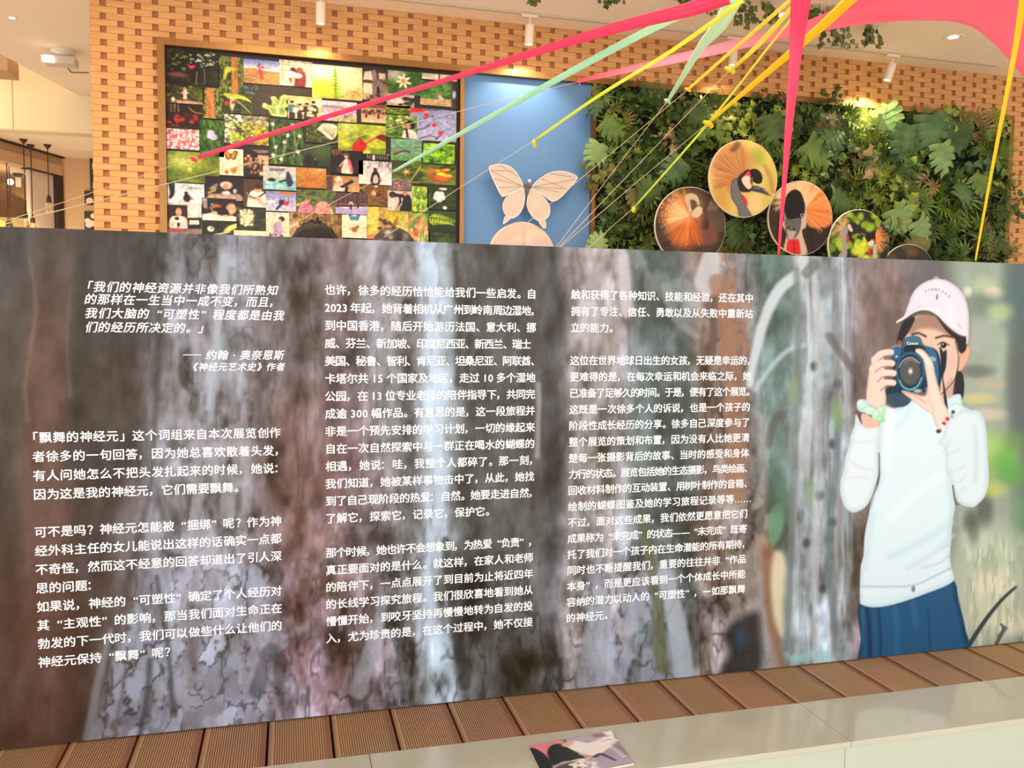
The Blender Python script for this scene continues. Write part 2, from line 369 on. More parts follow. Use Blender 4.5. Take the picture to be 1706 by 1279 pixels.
# ------------------------------------------------------------------ lettering
_dg = bpy.context.evaluated_depsgraph_get()
_glyph = {}
def glyph(ch, bold):
    k = ch
    if k not in _glyph:
        cu = bpy.data.curves.new('glyph', 'FONT'); cu.body = ch; cu.size = 1.0; cu.resolution_u = 2
        o = bpy.data.objects.new('glyph', cu); COL.objects.link(o)
        dg = bpy.context.evaluated_depsgraph_get(); dg.update()
        me = bpy.data.meshes.new_from_object(o.evaluated_get(dg))
        V = np.empty(len(me.vertices)*3); me.vertices.foreach_get('co', V); V = V.reshape(-1, 3)[:, :2].copy()
        F = [tuple(p.vertices) for p in me.polygons]
        bpy.data.objects.remove(o); bpy.data.curves.remove(cu); bpy.data.meshes.remove(me)
        _glyph[k] = (V, F)
    return _glyph[k]
ASC = 0.62
def advance(ch):
    if ch == ' ': return 0.30
    if ord(ch) < 128: return 0.56 if ch.isdigit() else 0.6
    return 1.0
def text_line(mb, s, x0, z, em, y, x1=None, shear=0.0, bold=0.016, asc=ASC):
    """glyphs set from x0; if x1 is given the line is spread so that its last glyph ends at x1; z is the glyph centre"""
    adv = [advance(c) for c in s]; g = 0.0
    if x1 is not None: g = ((x1-x0)/em-sum(adv))/max(1, len(s)-1)
    x = 0.0
    for c, a in zip(s, adv):
        if c != ' ':
            V, F = glyph(c, bold)
            if len(V):
                lo, hi = V[:, 0].min(), V[:, 0].max(); w = hi-lo
                if c in '“「《（': dx = a-0.06-hi
                elif c in '”」》），。、：？': dx = 0.08-lo
                elif ord(c) < 128 or c in '—…·': dx = a/2-(lo+hi)/2
                else: dx = a/2-(lo+hi)/2
                gx = x+dx+V[:, 0]; gz = V[:, 1]-0.38
                X = x0+(gx+shear*gz)*em; Z = z+gz*em*1.0
                for q, (ox, oz) in enumerate(((-1, -.5), (1, -.5), (0, 1))):   # ink spread: heavier strokes
                    mb.add(np.stack([X+ox*bold*em, np.full(len(X), y-q*4e-5), Z+oz*bold*em], 1).tolist(), F)
        x += a+g
    return mb

# ------------------------------------------------------------------ the printed board
H = 1.1985; BX0, BX1 = -0.62, 3.25
M_WHITE = mat('white_ink', (252, 252, 252), 0.5)
M_EDGE = mat('board_edge', (150, 148, 146), 0.5)
M_LEGM = mat('grey_metal', (110, 110, 112), 0.4, 0.7)
board = thing('exhibition_board', 'long grey forest print board with white writing and a child holding a camera', 'exhibition board', (1.3, 0.02, 0))
mb = MB(); mb.box((BX0, 0.0, 0.004), (BX1, 0.035, H)); mb.build('core', M_EDGE, board)
mb = MB()
for x in (-0.4, 0.8, 2.0, 3.1): mb.box((x, 0.035, 0.004), (x+0.04, 0.075, 1.0)); mb.box((x, 0.035, 0.0), (x+0.04, 0.40, 0.03))
mb.build('support_frame', M_LEGM, board)
xs = np.concatenate([np.linspace(BX0, 2.02, 560, endpoint=False), np.linspace(2.02, 2.72, 330, endpoint=False), np.linspace(2.72, BX1, 80)])
zs = np.linspace(0.004, H, 400)
me, V = grid_mesh('printed_face', xs, zs, -0.0006)
X, Y = to_px(V)
P = Pic(X, Y, (112, 104, 99)); P.soft = 1.3
XX, YY = X.copy(), Y.copy()
warp = (fbm(X/90, Y/120, 3, 5)-0.5)*30; P.X = X+warp; P.Y = Y
bark = fbm(X/26, Y/120, 5, 1); fine = fbm(X/9, Y/36, 4, 2); blot = fbm(X/34, Y/34, 5, 3)
# broad columns of trunk and gap:  (x at top, x at bottom, half width top, half width bottom, colour, opacity)
for x0, x1, w0, w1, c, a in [
    (-40, -40, 60, 75, (92, 80, 68), .8), (30, 30, 30, 34, (98, 88, 78), .8), (85, 80, 34, 60, (124, 100, 88), .9), (200, 170, 70, 60, (88, 78, 68), .9),
    (350, 300, 75, 150, (136, 128, 128), .95), (480, 480, 60, 70, (112, 98, 92), .8), (610, 560, 75, 80, (142, 132, 130), .8), (560, 600, 30, 70, (122, 100, 96), .6),
    (722, 735, 26, 34, (166, 172, 178), .85), (820, 830, 66, 60, (96, 90, 82), .95), (925, 935, 20, 26, (82, 76, 72), .9),
    (985, 990, 48, 60, (146, 132, 126), .9), (1040, 1050, 9, 12, (176, 166, 168), .8), (1105, 1120, 56, 70, (100, 102, 96), .95),
    (1190, 1215, 40, 46, (144, 122, 110), .9), (1290, 1300, 40, 20, (112, 122, 114), .95), (1375, 1365, 48, 62, (160, 162, 164), .95), (1470, 1450, 50, 30, (134, 114, 108), .9),
    (1640, 1640, 50, 60, (160, 168, 150), .95), (1715, 1715, 30, 30, (98, 110, 106), .9)]:
    P.line([(x0, 360), ((x0+x1)/2, 800), (x1, 1260)], (w0, w1), c, a, 22, False)
# upper left haze is greyer, lower left redder
P.put(0.55*sst(620, 400, Y)*sst(620, 200, X), (96, 92, 86)); P.put(0.55*sst(700, 1150, Y)*sst(300, 120, X), (98, 70, 56))
P.put(0.6*sst(560, 760, Y)*sst(1200, 1000, Y)*np.exp(-((X-500)/60)**2), (112, 78, 66)); P.put(0.55*sst(860, 1150, Y)*np.exp(-((X-500)/110)**2), (124, 100, 102))
# bark texture: printed light and dark follow the grain
def ramp(*kv):
    return np.interp(X, [k for k, v in kv], [v for k, v in kv])
amp = ramp((0, .3), (120, .35), (235, .5), (275, 1.0), (430, 1.0), (540, .85), (690, 1.05), (752, .8), (800, .55), (900, .5), (955, .95), (1040, .9), (1070, .6), (1150, .7), (1180, 1.15), (1260, 1.1), (1300, .5), (1330, .75), (1425, .7), (1450, .5), (1500, .45), (1560, .15), (1720, .12))
big = fbm(X/70, Y/130, 4, 1)-.5; mid = fbm(X/30, Y/95, 3, 2)-.5; iso = fbm(X/26, Y/30, 3, 4)-.5; fin = fbm(X/8, Y/22, 3, 3)-.5
v = (1.0*big+1.2*mid+.9*iso+.55*fin)*amp
low = sst(780, 1080, Y)
P.C *= np.clip(1+v*(.62+.45*low*sst(240, 300, X)), .55, 1.6)[:, None]
P.C += (v*(1+low))[:, None]*np.array([-6, 3, 18]); P.C *= np.where((X > 240)[:, None], np.array([.965, 1.0, 1.015]), 1.0)
crack = 1-np.abs(2*fbm(X/30+.6*mid, Y/230, 3, 6)-1); P.put(.38*sst(.90, .985, crack)*np.clip(amp-.35, 0, 1), (58, 50, 50))
crack2 = 1-np.abs(2*fbm(X/24, Y/70, 3, 7)-1); P.put(.45*low*sst(.90, .98, crack2)*sst(180, 240, X)*sst(1320, 1260, X), (50, 48, 52))
# pale blue facets on the spreading trunk foot
P.put(.5*sst(.46, .58, fbm(X/28, Y/40, 4, 8))*sst(800, 1060, Y)*sst(300-.26*(Y-600), 340-.26*(Y-600), X)*sst(560, 430, X), (172, 178, 194))
P.put(.55*sst(.46, .58, fbm(X/26, Y/60, 4, 9))*sst(420, 600, Y)*sst(265, 320, X)*sst(450, 400, X), (168, 162, 170))
P.put(.45*sst(.45, .62, fbm(X/30, Y/56, 3, 12))*sst(560, 640, X)*sst(720, 670, X)*sst(700, 480, Y), (186, 178, 178))
P.put(.6*sst(.46, .6, fbm(X/26, Y/66, 4, 13))*sst(820, 980, Y)*sst(960, 1000, X)*sst(1180, 1120, X), (168, 174, 190))
P.put(.6*sst(.48, .62, fbm(X/22, Y/40, 3, 14))*sst(1175, 1195, X)*sst(1265, 1240, X)*sst(900, 560, Y), (168, 126, 102))
P.put(.5*sst(.5, .64, fbm(X/22, Y/34, 3, 15))*sst(1170, 1190, X)*sst(1300, 1270, X)*sst(740, 860, Y), (186, 176, 174))
P.put(.35*sst(.5, .62, fbm(X/26, Y/26, 4, 16))*sst(440, 520, X)*sst(640, 560, X)*sst(560, 760, Y), (128, 92, 88))
P.put(.35*sst(.5, .66, fbm(X/30, Y/44, 4, 17))*sst(1040, 1070, X)*sst(1180, 1140, X)*sst(700, 460, Y), (160, 168, 166))
P.put(.5*sst(.48, .62, fbm(X/12, Y/160, 3, 18))*sst(1312, 1330, X)*sst(1425, 1410, X), (192, 194, 198)); P.put(.35*sst(.5, .38, fbm(X/12, Y/130, 3, 19))*sst(1312, 1330, X)*sst(1425, 1410, X), (110, 112, 114))
for kx, ky in ((1352, 610), (1360, 826), (1388, 740), (1345, 905), (1372, 980), (1395, 640), (1380, 870)): P.ell(kx, ky, 6, 8, (74, 74, 76), .8, .7)
lean = X+.22*(Y-900)*np.clip((420-X)/200, -.6, 1)
jx = (fbm(X/24, Y/30, 3, 30)-.5)*1.5; jy = (fbm(X/24, Y/30, 3, 31)-.5)*1.3
f1, gap_, rv = cells(lean/27+jx, Y/62+jy)
lo_c, hi_c = np.array([118, 112, 118.]), np.array([176, 186, 206.])
for m_, al in ((sst(820, 1020, Y)*sst(310-.3*(Y-620), 350-.3*(Y-620), X)*sst(500, 420, X), .62), (sst(860, 1000, Y)*sst(955, 985, X)*sst(1160, 1110, X), .45), (sst(900, 500, Y)*sst(275, 320, X)*sst(440, 400, X), .22), (sst(560, 640, X)*sst(730, 690, X), .2), (sst(1175, 1195, X)*sst(1275, 1240, X), .25)):
    P.C += ((lo_c+(hi_c-lo_c)*rv[:, None])-P.C)*(m_*al*sst(.02, .3, gap_))[:, None]
    P.put(m_*al*.8*sst(.16, .03, gap_)*(.15+.85*(fbm(X/40, Y/40, 2, 33) > .5)), (62, 58, 62))
streak = fbm(X/12, Y/50, 4, 20)
P.put(.8*np.exp(-((X-722-8*np.sin(Y/90)-14*(streak-.5)*2)/17)**2)*sst(.25, .5, streak), (178, 190, 204))
cm = sst(1580, 1540, X)[:, None]; P.C += cm*((P.C-112)*.28-np.array([7, 5, 2])); P.C *= 1-.13*(sst(300, 230, X)*sst(0, 60, X+30))[:, None]
P.X = X+warp*.4
for pts, w, c, a in [([(745, 900), (752, 1000), (775, 1140)], (6, 10), (52, 52, 50), .7),
    ([(758, 420), (764, 520), (760, 640)], 5, (70, 64, 58), .8), ([(780, 560), (772, 640)], 5, (64, 58, 52), .7), ([(895, 640), (896, 760)], 4, (170, 168, 166), .7),
    ([(372, 430), (362, 560), (346, 680)], (9, 4), (168, 176, 184), .85), ([(372, 560), (348, 700)], 4, (150, 166, 176), .6), ([(268, 410), (258, 700), (232, 900), (150, 1220)], (3, 7), (66, 58, 54), .45),
    ([(150, 1230), (165, 1140), (185, 1050)], (8, 4), (150, 158, 170), .5), ([(186, 1240), (214, 1090)], (3, 2), (64, 58, 58), .5), ([(290, 1190), (276, 1060), (262, 960)], (5, 3), (64, 60, 60), .7), ([(232, 1230), (250, 1100)], 5, (60, 60, 62), .7),
    ([(45, 430), (60, 520), (42, 640), (46, 700)], (2, 3), (158, 130, 116), .35), ([(118, 480), (114, 560), (120, 660)], (2, 2), (150, 124, 112), .3),
    ([(430, 1150), (452, 1080), (470, 1170)], (14, 6), (56, 58, 60), .5), ([(600, 1150), (640, 1000)], (14, 8), (150, 154, 162), .6),
    ([(1038, 430), (1040, 520)], 9, (196, 188, 190), .8), ([(1185, 430), (1180, 470)], (15, 22), (196, 196, 202), .8), ([(1195, 470), (1215, 560), (1225, 700), (1222, 820)], (14, 20), (150, 112, 90), .75),
    ([(1190, 500), (1186, 600)], 7, (92, 78, 68), .8), ([(1235, 560), (1246, 580)], 6, (160, 112, 90), .8),
    ([(1340, 452), (1300, 480), (1272, 530), (1256, 600), (1250, 640)], (10, 6), (196, 206, 212), .95), ([(1335, 575), (1300, 590), (1258, 650)], (4, 3), (184, 194, 198), .8), ([(1345, 455), (1360, 440)], 9, (104, 102, 98), .7),
    ([(1360, 470), (1362, 700), (1358, 1000)], 6, (184, 184, 184), .5), ([(1328, 450), (1322, 800), (1310, 1080)], 6, (112, 122, 118), .7), ([(1392, 450), (1396, 800), (1390, 1090)], 5, (122, 118, 116), .6),
    ([(1400, 700), (1380, 900), (1400, 1080)], 6, (96, 112, 116), .6), ([(1440, 460), (1520, 620)], 6, (104, 92, 88), .5), ([(1380, 560), (1440, 640)], 7, (92, 84, 80), .6),
    ([(1280, 740), (1290, 700), (1300, 690)], 7, (92, 92, 84), .8), ([(1110, 480), (1125, 530), (1160, 560)], (10, 5), (156, 162, 160), .5), ([(1060, 600), (1090, 640), (1110, 720)], 8, (70, 76, 70), .5),
    ([(1212, 900), (1240, 1000)], 5, (90, 92, 60), .6), ([(1072, 860), (1092, 980), (1104, 1110)], (8, 12), (92, 94, 58), .7), ([(1108, 960), (1130, 1040), (1140, 1120)], (14, 18), (170, 178, 192), .8), ([(1000, 1000), (985, 1130)], (14, 26), (152, 158, 170), .6)]:
    P.line(pts, w, c, a, 4)
P.X = X
P.poly([(1262, 900), (1290, 912), (1286, 1000), (1300, 1060), (1306, 1118), (1290, 1122), (1276, 1040)], (142, 100, 76), .85, 6); P.poly([(1220, 960), (1262, 900), (1272, 960), (1278, 1040), (1300, 1120), (1260, 1120), (1244, 1000)], (158, 148, 142), .7, 6)
P.poly([(1290, 920), (1308, 930), (1306, 1000), (1304, 1060), (1290, 1030), (1284, 970)], (226, 208, 172), .85, 7)
P.poly([(1228, 1032), (1262, 1020), (1268, 1060), (1270, 1090), (1264, 1118), (1235, 1128), (1196, 1126), (1214, 1090), (1206, 1060)], (36, 34, 33), .85, 11); P.ell(1234, 1062, 8, 18, (44, 78, 104), .6, .8)
P.poly([(1284, 850), (1302, 838), (1304, 880), (1288, 910), (1278, 885)], (112, 160, 130), .8, 6); P.ell(1296, 820, 16, 40, (76, 104, 84), .6, .6)
P.line([(1270, 700), (1272, 900)], 8, (176, 166, 160), .5, 8)
for cx, cy, rx, ry, c, a in [(1330, 1096, 14, 8, (150, 196, 200), .8), (1368, 1092, 22, 10, (156, 204, 206), .7), (1350, 820, 8, 26, (120, 150, 104), .5), (1322, 650, 7, 24, (140, 170, 110), .5), (1395, 690, 10, 26, (130, 166, 100), .6), (1640, 476, 22, 14, (186, 200, 160), .7), (1612, 486, 7, 8, (236, 226, 206), .8),
    (1656, 488, 16, 10, (236, 216, 190), .8), (1640, 508, 30, 20, (104, 122, 112), .6), (1630, 560, 26, 24, (170, 172, 170), .7), (1625, 618, 30, 10, (104, 104, 98), .7), (1650, 640, 26, 8, (186, 172, 148), .8), (1630, 664, 28, 9, (206, 196, 130), .8), (1645, 690, 30, 10, (214, 196, 176), .7),
    (1690, 500, 22, 60, (86, 108, 108), .7), (1695, 640, 18, 90, (98, 102, 100), .7), (1660, 760, 34, 34, (142, 180, 92), .85), (1690, 790, 26, 20, (104, 150, 84), .8), (1640, 800, 20, 22, (150, 170, 110), .7), (1640, 850, 14, 30, (86, 88, 78), .8), (1615, 870, 10, 20, (80, 80, 72), .6),
    (1660, 930, 60, 50, (184, 196, 170), .85), (1660, 1010, 60, 50, (206, 204, 176), .85), (1600, 1000, 20, 70, (180, 186, 168), .7), (1680, 1040, 30, 20, (222, 214, 190), .7)]:
    P.ell(cx, cy, rx, ry, c, a, .6)
for cx, cy, rx, ry, c, a in [(1665, 520, 20, 14, (186, 206, 150), .7), (1606, 540, 10, 40, (110, 100, 92), .5), (1640, 742, 26, 20, (176, 206, 120), .7), (1676, 775, 18, 26, (96, 170, 80), .7), (1625, 770, 14, 26, (128, 168, 96), .6), (1655, 815, 20, 12, (196, 200, 90), .6), (1690, 735, 16, 16, (110, 150, 80), .7), (1696, 850, 14, 30, (120, 160, 110), .6), (1625, 900, 22, 18, (196, 206, 184), .7), (1660, 966, 40, 20, (226, 218, 190), .6), (1622, 880, 10, 26, (84, 84, 74), .6)]:
    P.ell(cx, cy, rx, ry, c, a, .7)
g_ = sst(870, 930, Y)*sst(1600, 1620, X)
P.put(0.5*g_*sst(.5, .7, fbm(X/5, Y/30, 3, 21)), (232, 226, 204)); P.put(0.4*g_*sst(.5, .3, fbm(X/6, Y/26, 3, 22)), (132, 150, 126))
P.line([(1612, 1078), (1640, 1035), (1668, 1000), (1692, 978)], (4, 2.2), (58, 66, 72), 1, 1.5); P.line([(1660, 1072), (1672, 1048), (1668, 1040)], (3, 2), (70, 76, 80), .9, 1.5)
P.line([(1664, 1060), (1676, 1046)], 3, (86, 92, 94), .8, 2)
# ---- the child with the camera (printed picture)
za = lambda *p: [(1360+x/4.41, 430+y/4.41) for x, y in p]
zb = lambda *p: [(1340+x/2.781, 640+y/2.781) for x, y in p]
SK, SKD = (236, 207, 192), (196, 150, 130)
P.poly(za((1000,860),(1060,830),(1085,900),(1082,1000),(1060,1045),(1005,1010)), (44, 44, 48))
P.poly(zb((255,1020),(330,1005),(540,950),(685,905),(715,1010),(745,1130),(752,1240),(560,1300),(270,1320),(262,1180),(250,1080)), (36, 84, 122), shade=((18, 48, 78), 10, .6))
for pts, w, c, a in [(((290,1040),(300,1120),(305,1270)), 8, (22, 48, 74), .8), (((340,1035),(352,1130),(350,1270)), 5, (24, 56, 86), .8), (((575,1040),(580,1160),(585,1240)), 2.5, (20, 60, 96), .8), (((420,1040),(430,1150),(430,1260)), 12, (48, 100, 140), .6),
    (((500,1000),(520,1120)), 10, (52, 104, 144), .5), (((690,930),(720,1040),(742,1200)), 4, (20, 58, 92), .6), (((270,1050),(268,1200)), 3, (60, 110, 146), .6), (((330,1020),(450,1010),(560,975)), 4, (28, 66, 100), .7)]:
    P.line(zb(*pts), w/2.781*1.3, c, a, 3)
P.poly(zb((365,100),(420,112),(500,75),(560,60),(640,60),(720,48),(730,95),(770,120),(812,130),(835,180),(845,300),(848,480),(760,565),(700,500),(697,570),(685,640),(680,720),(675,800),(682,860),(686,915),(560,970),(440,1012),(340,1032),(270,1022),(258,990),(262,850),(275,790),(280,700),(300,600),(312,540),(350,440),(345,330),(350,200)), (214, 234, 241), shade=((186, 206, 216), 9, .55))
for pts, w, c, a in [(((400,130),(390,250),(380,380)), 16, (228, 242, 247), .8), (((680,640),(540,730),(400,800)), 16, (190, 212, 222), .45), (((690,700),(600,780),(480,850)), 10, (192, 212, 222), .5), (((640,420),(500,520),(400,620)), 22, (222, 240, 246), .7), (((320,600),(300,740),(285,860)), 10, (196, 216, 224), .6),
    (((680,850),(600,890),(510,930),(380,938),(268,935)), 2.2, (150, 168, 178), .8), (((680,870),(590,912),(500,950),(380,960),(270,960)), 6, (228, 238, 242), .6), (((676,790),(620,830),(540,850)), 3, (170, 192, 202), .6), (((678,740),(640,760)), 3, (170, 192, 202), .6), (((500,80),(470,150),(430,200)), 8, (196, 216, 226), .5), (((560,330),(640,300)), 10, (226, 240, 246), .6), (((660,400),(680,560),(672,700)), 8, (190, 208, 218), .6)]:
    P.line(zb(*pts), w/2.781, c, a, 3 if w < 4 else 5)
P.ell(*zb((505, 948))[0], 3.2, 5.4, (120, 124, 124), .9, .3)
P.poly(zb((240,140),(232,190),(215,240),(210,280),(190,340),(185,400),(170,440),(168,500),(185,560),(215,590),(250,588),(290,560),(320,500),(335,450),(345,400),(345,330),(352,195),(320,188),(290,192),(262,180)), (220, 232, 239), shade=((186, 200, 212), 10, .6))
P.line(zb((346,320),(347,410),(338,455)), 1.2, (92, 104, 116), .9, 1); P.line(zb((330,470),(316,530),(306,570)), 1.6, (150, 160, 166), .7, 1.5); P.ell(*zb((339,456))[0], 1.8, 1.6, (90, 94, 98), .9)
for pts in [((225,260),(270,270),(330,255)), ((205,350),(250,380),(320,400)), ((190,440),(240,430),(300,440))]: P.line(zb(*pts), 2, (200, 206, 213), .45, 4)
P.poly(zb((665,165),(690,150),(722,122),(770,120),(812,130),(835,180),(845,260),(848,480),(800,558),(760,566),(715,545),(690,490),(670,420),(655,380),(650,300),(622,270),(642,240)), (216, 231, 239), shade=((184, 200, 213), 9, .55))
for pts, w in [(((640,310),(660,290),(670,260)), 3), (((665,410),(700,400),(740,380)), 2.5), (((680,460),(720,450),(750,420)), 2.5), (((660,330),(720,300)), 3), (((700,520),(740,480)), 3), (((790,200),(800,320),(790,450)), 6)]: P.line(zb(*pts), w*.7, (194, 206, 216), .5, 4)
P.line(zb((688,470),(700,545),(712,556)), 1.5, (84, 84, 84), .8, 1.2)
P.poly(zb((640,66),(690,52),(722,48),(728,95),(700,92),(655,112)), (206, 230, 238), shade=((176, 202, 212), 4, .7))
# head
P.poly(za((640,540),(700,440),(820,420),(960,470),(1060,560),(1062,720),(1032,830),(1012,920),(975,1005),(915,1020),(890,800),(650,620)), (224, 190, 170)); P.poly(za((660,520),(720,440),(830,410),(960,480),(1050,570),(1040,600),(960,560),(860,520),(760,520),(690,560)), (146, 108, 90), .75, 5)
P.poly(za((1080,690),(1108,645),(1130,655),(1126,720),(1095,790),(1062,828),(1040,815),(1050,720)), (222, 172, 148), shade=((176, 116, 94), 3, .6)); P.poly(za((920,980),(1000,880),(1000,1010),(925,1030)), (206, 166, 146), 1, 3)
P.poly(za((635,470),(608,540),(585,640),(602,655),(650,585),(692,515),(725,440),(685,430)), (46, 42, 42)); P.poly(za((880,420),(1000,500),(1092,565),(1104,640),(1086,690),(1050,690),(1022,600),(955,535)), (48, 42, 42)); P.line(za((1022,610),(1045,740),(1020,880),(960,960),(915,1000)), .8, (70, 56, 54), .9, .8)
P.ell(*za((610,625))[0], 4, 5, (190, 80, 80), .8); P.line(za((705,560),(750,550),(805,575)), 1.8, (64, 48, 44), .9, 1.3); P.line(za((880,585),(940,570),(1005,580)), 1.8, (74, 56, 50), .9, 1.3)
P.ell(*za((935,640))[0], 9, 4.6, (236, 226, 222), 1, .3, 5); P.ell(*za((935,640))[0], 5, 4.8, (44, 34, 32), 1, .25); P.line(za((895,635),(930,617),(975,640)), 1.0, (50, 40, 40), 1, 1); P.ell(*za((930,632))[0], 1.2, 1.2, (240, 240, 240)); P.ell(*za((985,760))[0], 10, 9, (236, 176, 160), .5, .8)
P.poly(za((640,440),(680,330),(720,240),(790,180),(870,155),(960,165),(1040,220),(1090,290),(1115,380),(1121,480),(1117,600),(1102,628),(1095,570),(1000,490),(900,405),(800,372),(700,395),(612,462)), (226, 220, 231), shade=((196, 190, 204), 6, .6))
P.line(za((700,300),(760,350),(800,365)), 3, (210, 204, 216), .5, 3); P.line(za((880,160),(960,300),(1000,440)), 5, (236, 232, 240), .6, 4); P.line(za((1040,480),(1092,555)), .8, (176, 168, 184), .9, .8)
P.poly(za((588,465),(640,430),(720,385),(800,360),(880,372),(960,430),(1050,510),(1102,545),(1094,572),(1040,556),(960,495),(880,415),(800,382),(720,400),(650,445),(600,476)), (238, 233, 240), .9, 1); P.line(za((602,478),(655,450),(725,405),(800,388),(876,420),(955,500),(1040,565),(1094,578)), 1.2, (88, 76, 74), .85, 1)
# camera
P.poly(za((555,650),(625,640),(648,592),(700,572),(760,580),(792,640),(860,660),(892,690),(912,760),(917,900),(880,965),(800,985),(600,1005),(500,1012),(488,985),(560,900),(552,720)), (34, 52, 70), smooth=True)
P.poly(za((632,690),(652,595),(700,574),(758,582),(785,640),(800,690),(740,700),(690,700)), (66, 110, 128)); P.poly(za((640,690),(660,640),(770,640),(790,690),(700,720)), (30, 34, 40), .9)
P.poly(za((800,650),(862,668),(890,740),(900,880),(872,900),(850,760)), (52, 108, 140), .95); P.poly(za((560,660),(620,650),(615,720),(590,750),(556,720)), (56, 100, 136)); P.ell(*za((590,722))[0], 2, 2, (180, 200, 214))
P.poly(za((500,1012),(620,992),(695,1040),(640,1092),(545,1080)), (58, 78, 94)); P.line(za((556,655),(590,642),(622,648)), 1.5, (150, 160, 170), .8, 1); P.poly(za((840,720),(878,735),(872,758),(842,748)), (150, 190, 205), .8, 1)
cx, cy = za((690, 830))[0]
for rx, ry, c in [(25, 33, (38, 84, 116)), (22.5, 30.5, (58, 112, 146)), (21, 28.5, (26, 42, 52)), (18.5, 25, (66, 74, 76)), (15.5, 21.5, (88, 86, 82))]: P.ell(cx, cy, rx, ry, c, 1, .06)
P.line(za((612,900),(640,945),(690,965),(745,935),(772,880)), 1.3, (120, 190, 220), .8, 1); P.line(za((608,800),(640,750),(700,730),(760,770)), .9, (190, 186, 196), .8, 1); P.line(za((650,770),(690,745),(740,765)), 1.4, (150, 130, 130), .6, 1)
P.ell(cx+.5, cy, 4, 5.5, (168, 164, 168), .9, .6); P.ell(cx+.5, cy, 2, 3, (236, 234, 236), 1, .6); P.ell(*za((745,975))[0], 7, 3, (206, 214, 220), .8, .5)
P.poly(za((905,650),(935,690),(940,680),(958,685),(952,800),(932,870),(946,960),(962,1060),(966,1112),(944,1090),(926,900),(905,850),(915,760)), (38, 40, 56))
# hands
P.poly(za((400,780),(432,720),(480,690),(500,780),(500,900),(505,960),(512,1050),(482,1125),(440,1105),(375,1065),(368,990),(385,850)), SK, shade=(SKD, 5, .5))
for (a_, b_, c_), w in zip([((425,745),(480,700),(548,690)), ((412,815),(470,775),(556,772)), ((425,890),(480,845),(566,845)), ((450,955),(500,915),(566,915))], (5.2, 5.4, 5.4, 5.0)):
    P.line(za(a_, b_, c_), w, SK, 1, 1.2); P.line(za((a_[0]+22, a_[1]+20), (b_[0]+10, b_[1]+27), (c_[0]-6, c_[1]+22)), 1.0, (160, 108, 92), .75, 1.2)
    P.line(za((b_[0]+10, b_[1]-14), (c_[0]-10, c_[1]-10)), 1.2, (246, 226, 216), .7, 1.2)
P.poly(za((335,1140),(440,1190),(465,1235),(355,1240)), (226, 184, 164))
P.poly(za((728,680),(762,664),(805,692),(855,765),(872,850),(900,950),(932,1050),(968,1120),(962,1185),(920,1245),(880,1235),(850,1150),(790,1112),(720,1052),(640,992),(632,972),(700,988),(790,1012),(818,960),(802,830),(782,742)), (238, 212, 200), shade=(SKD, 4.5, .5))
P.line(za((640,980),(720,1010),(800,1060)), 2, (206, 150, 130), .6, 2); P.line(za((815,960),(830,1040),(860,1120)), 3, (224, 188, 172), .6, 3); P.line(za((742,680),(790,715),(830,790)), 2.5, (248, 230, 222), .8, 2)
for x, y, rx, ry, c in [(345,1085,11,11,(186,214,208)),(325,1065,6,6,(206,228,220)),(395,1120,10,7,(200,226,214)),(450,1150,10,10,(186,226,196)),(480,1120,7,11,(176,222,180)),(470,1185,8,6,(160,212,170))]: P.ell(*za((x, y))[0], rx, ry, c, 1, .15); P.ell(*za((x-8, y-8))[0], rx*.4, ry*.35, (226, 240, 232), .7, .6)
for i, c in enumerate([(60,90,90), (120,170,165), (190,220,215), (200,50,60), (230,190,190), (196,40,52), (240,230,230), (214,90,90), (80,50,60)]):
    t = i/8; P.ell(*za((1005-110*t, 1130+145*t+12*math.sin(i*2)))[0], 3.3, 3.3, c, 1, .3)
P.write(me, 0.91)
put('printed_face', me, M_BOARD, board)

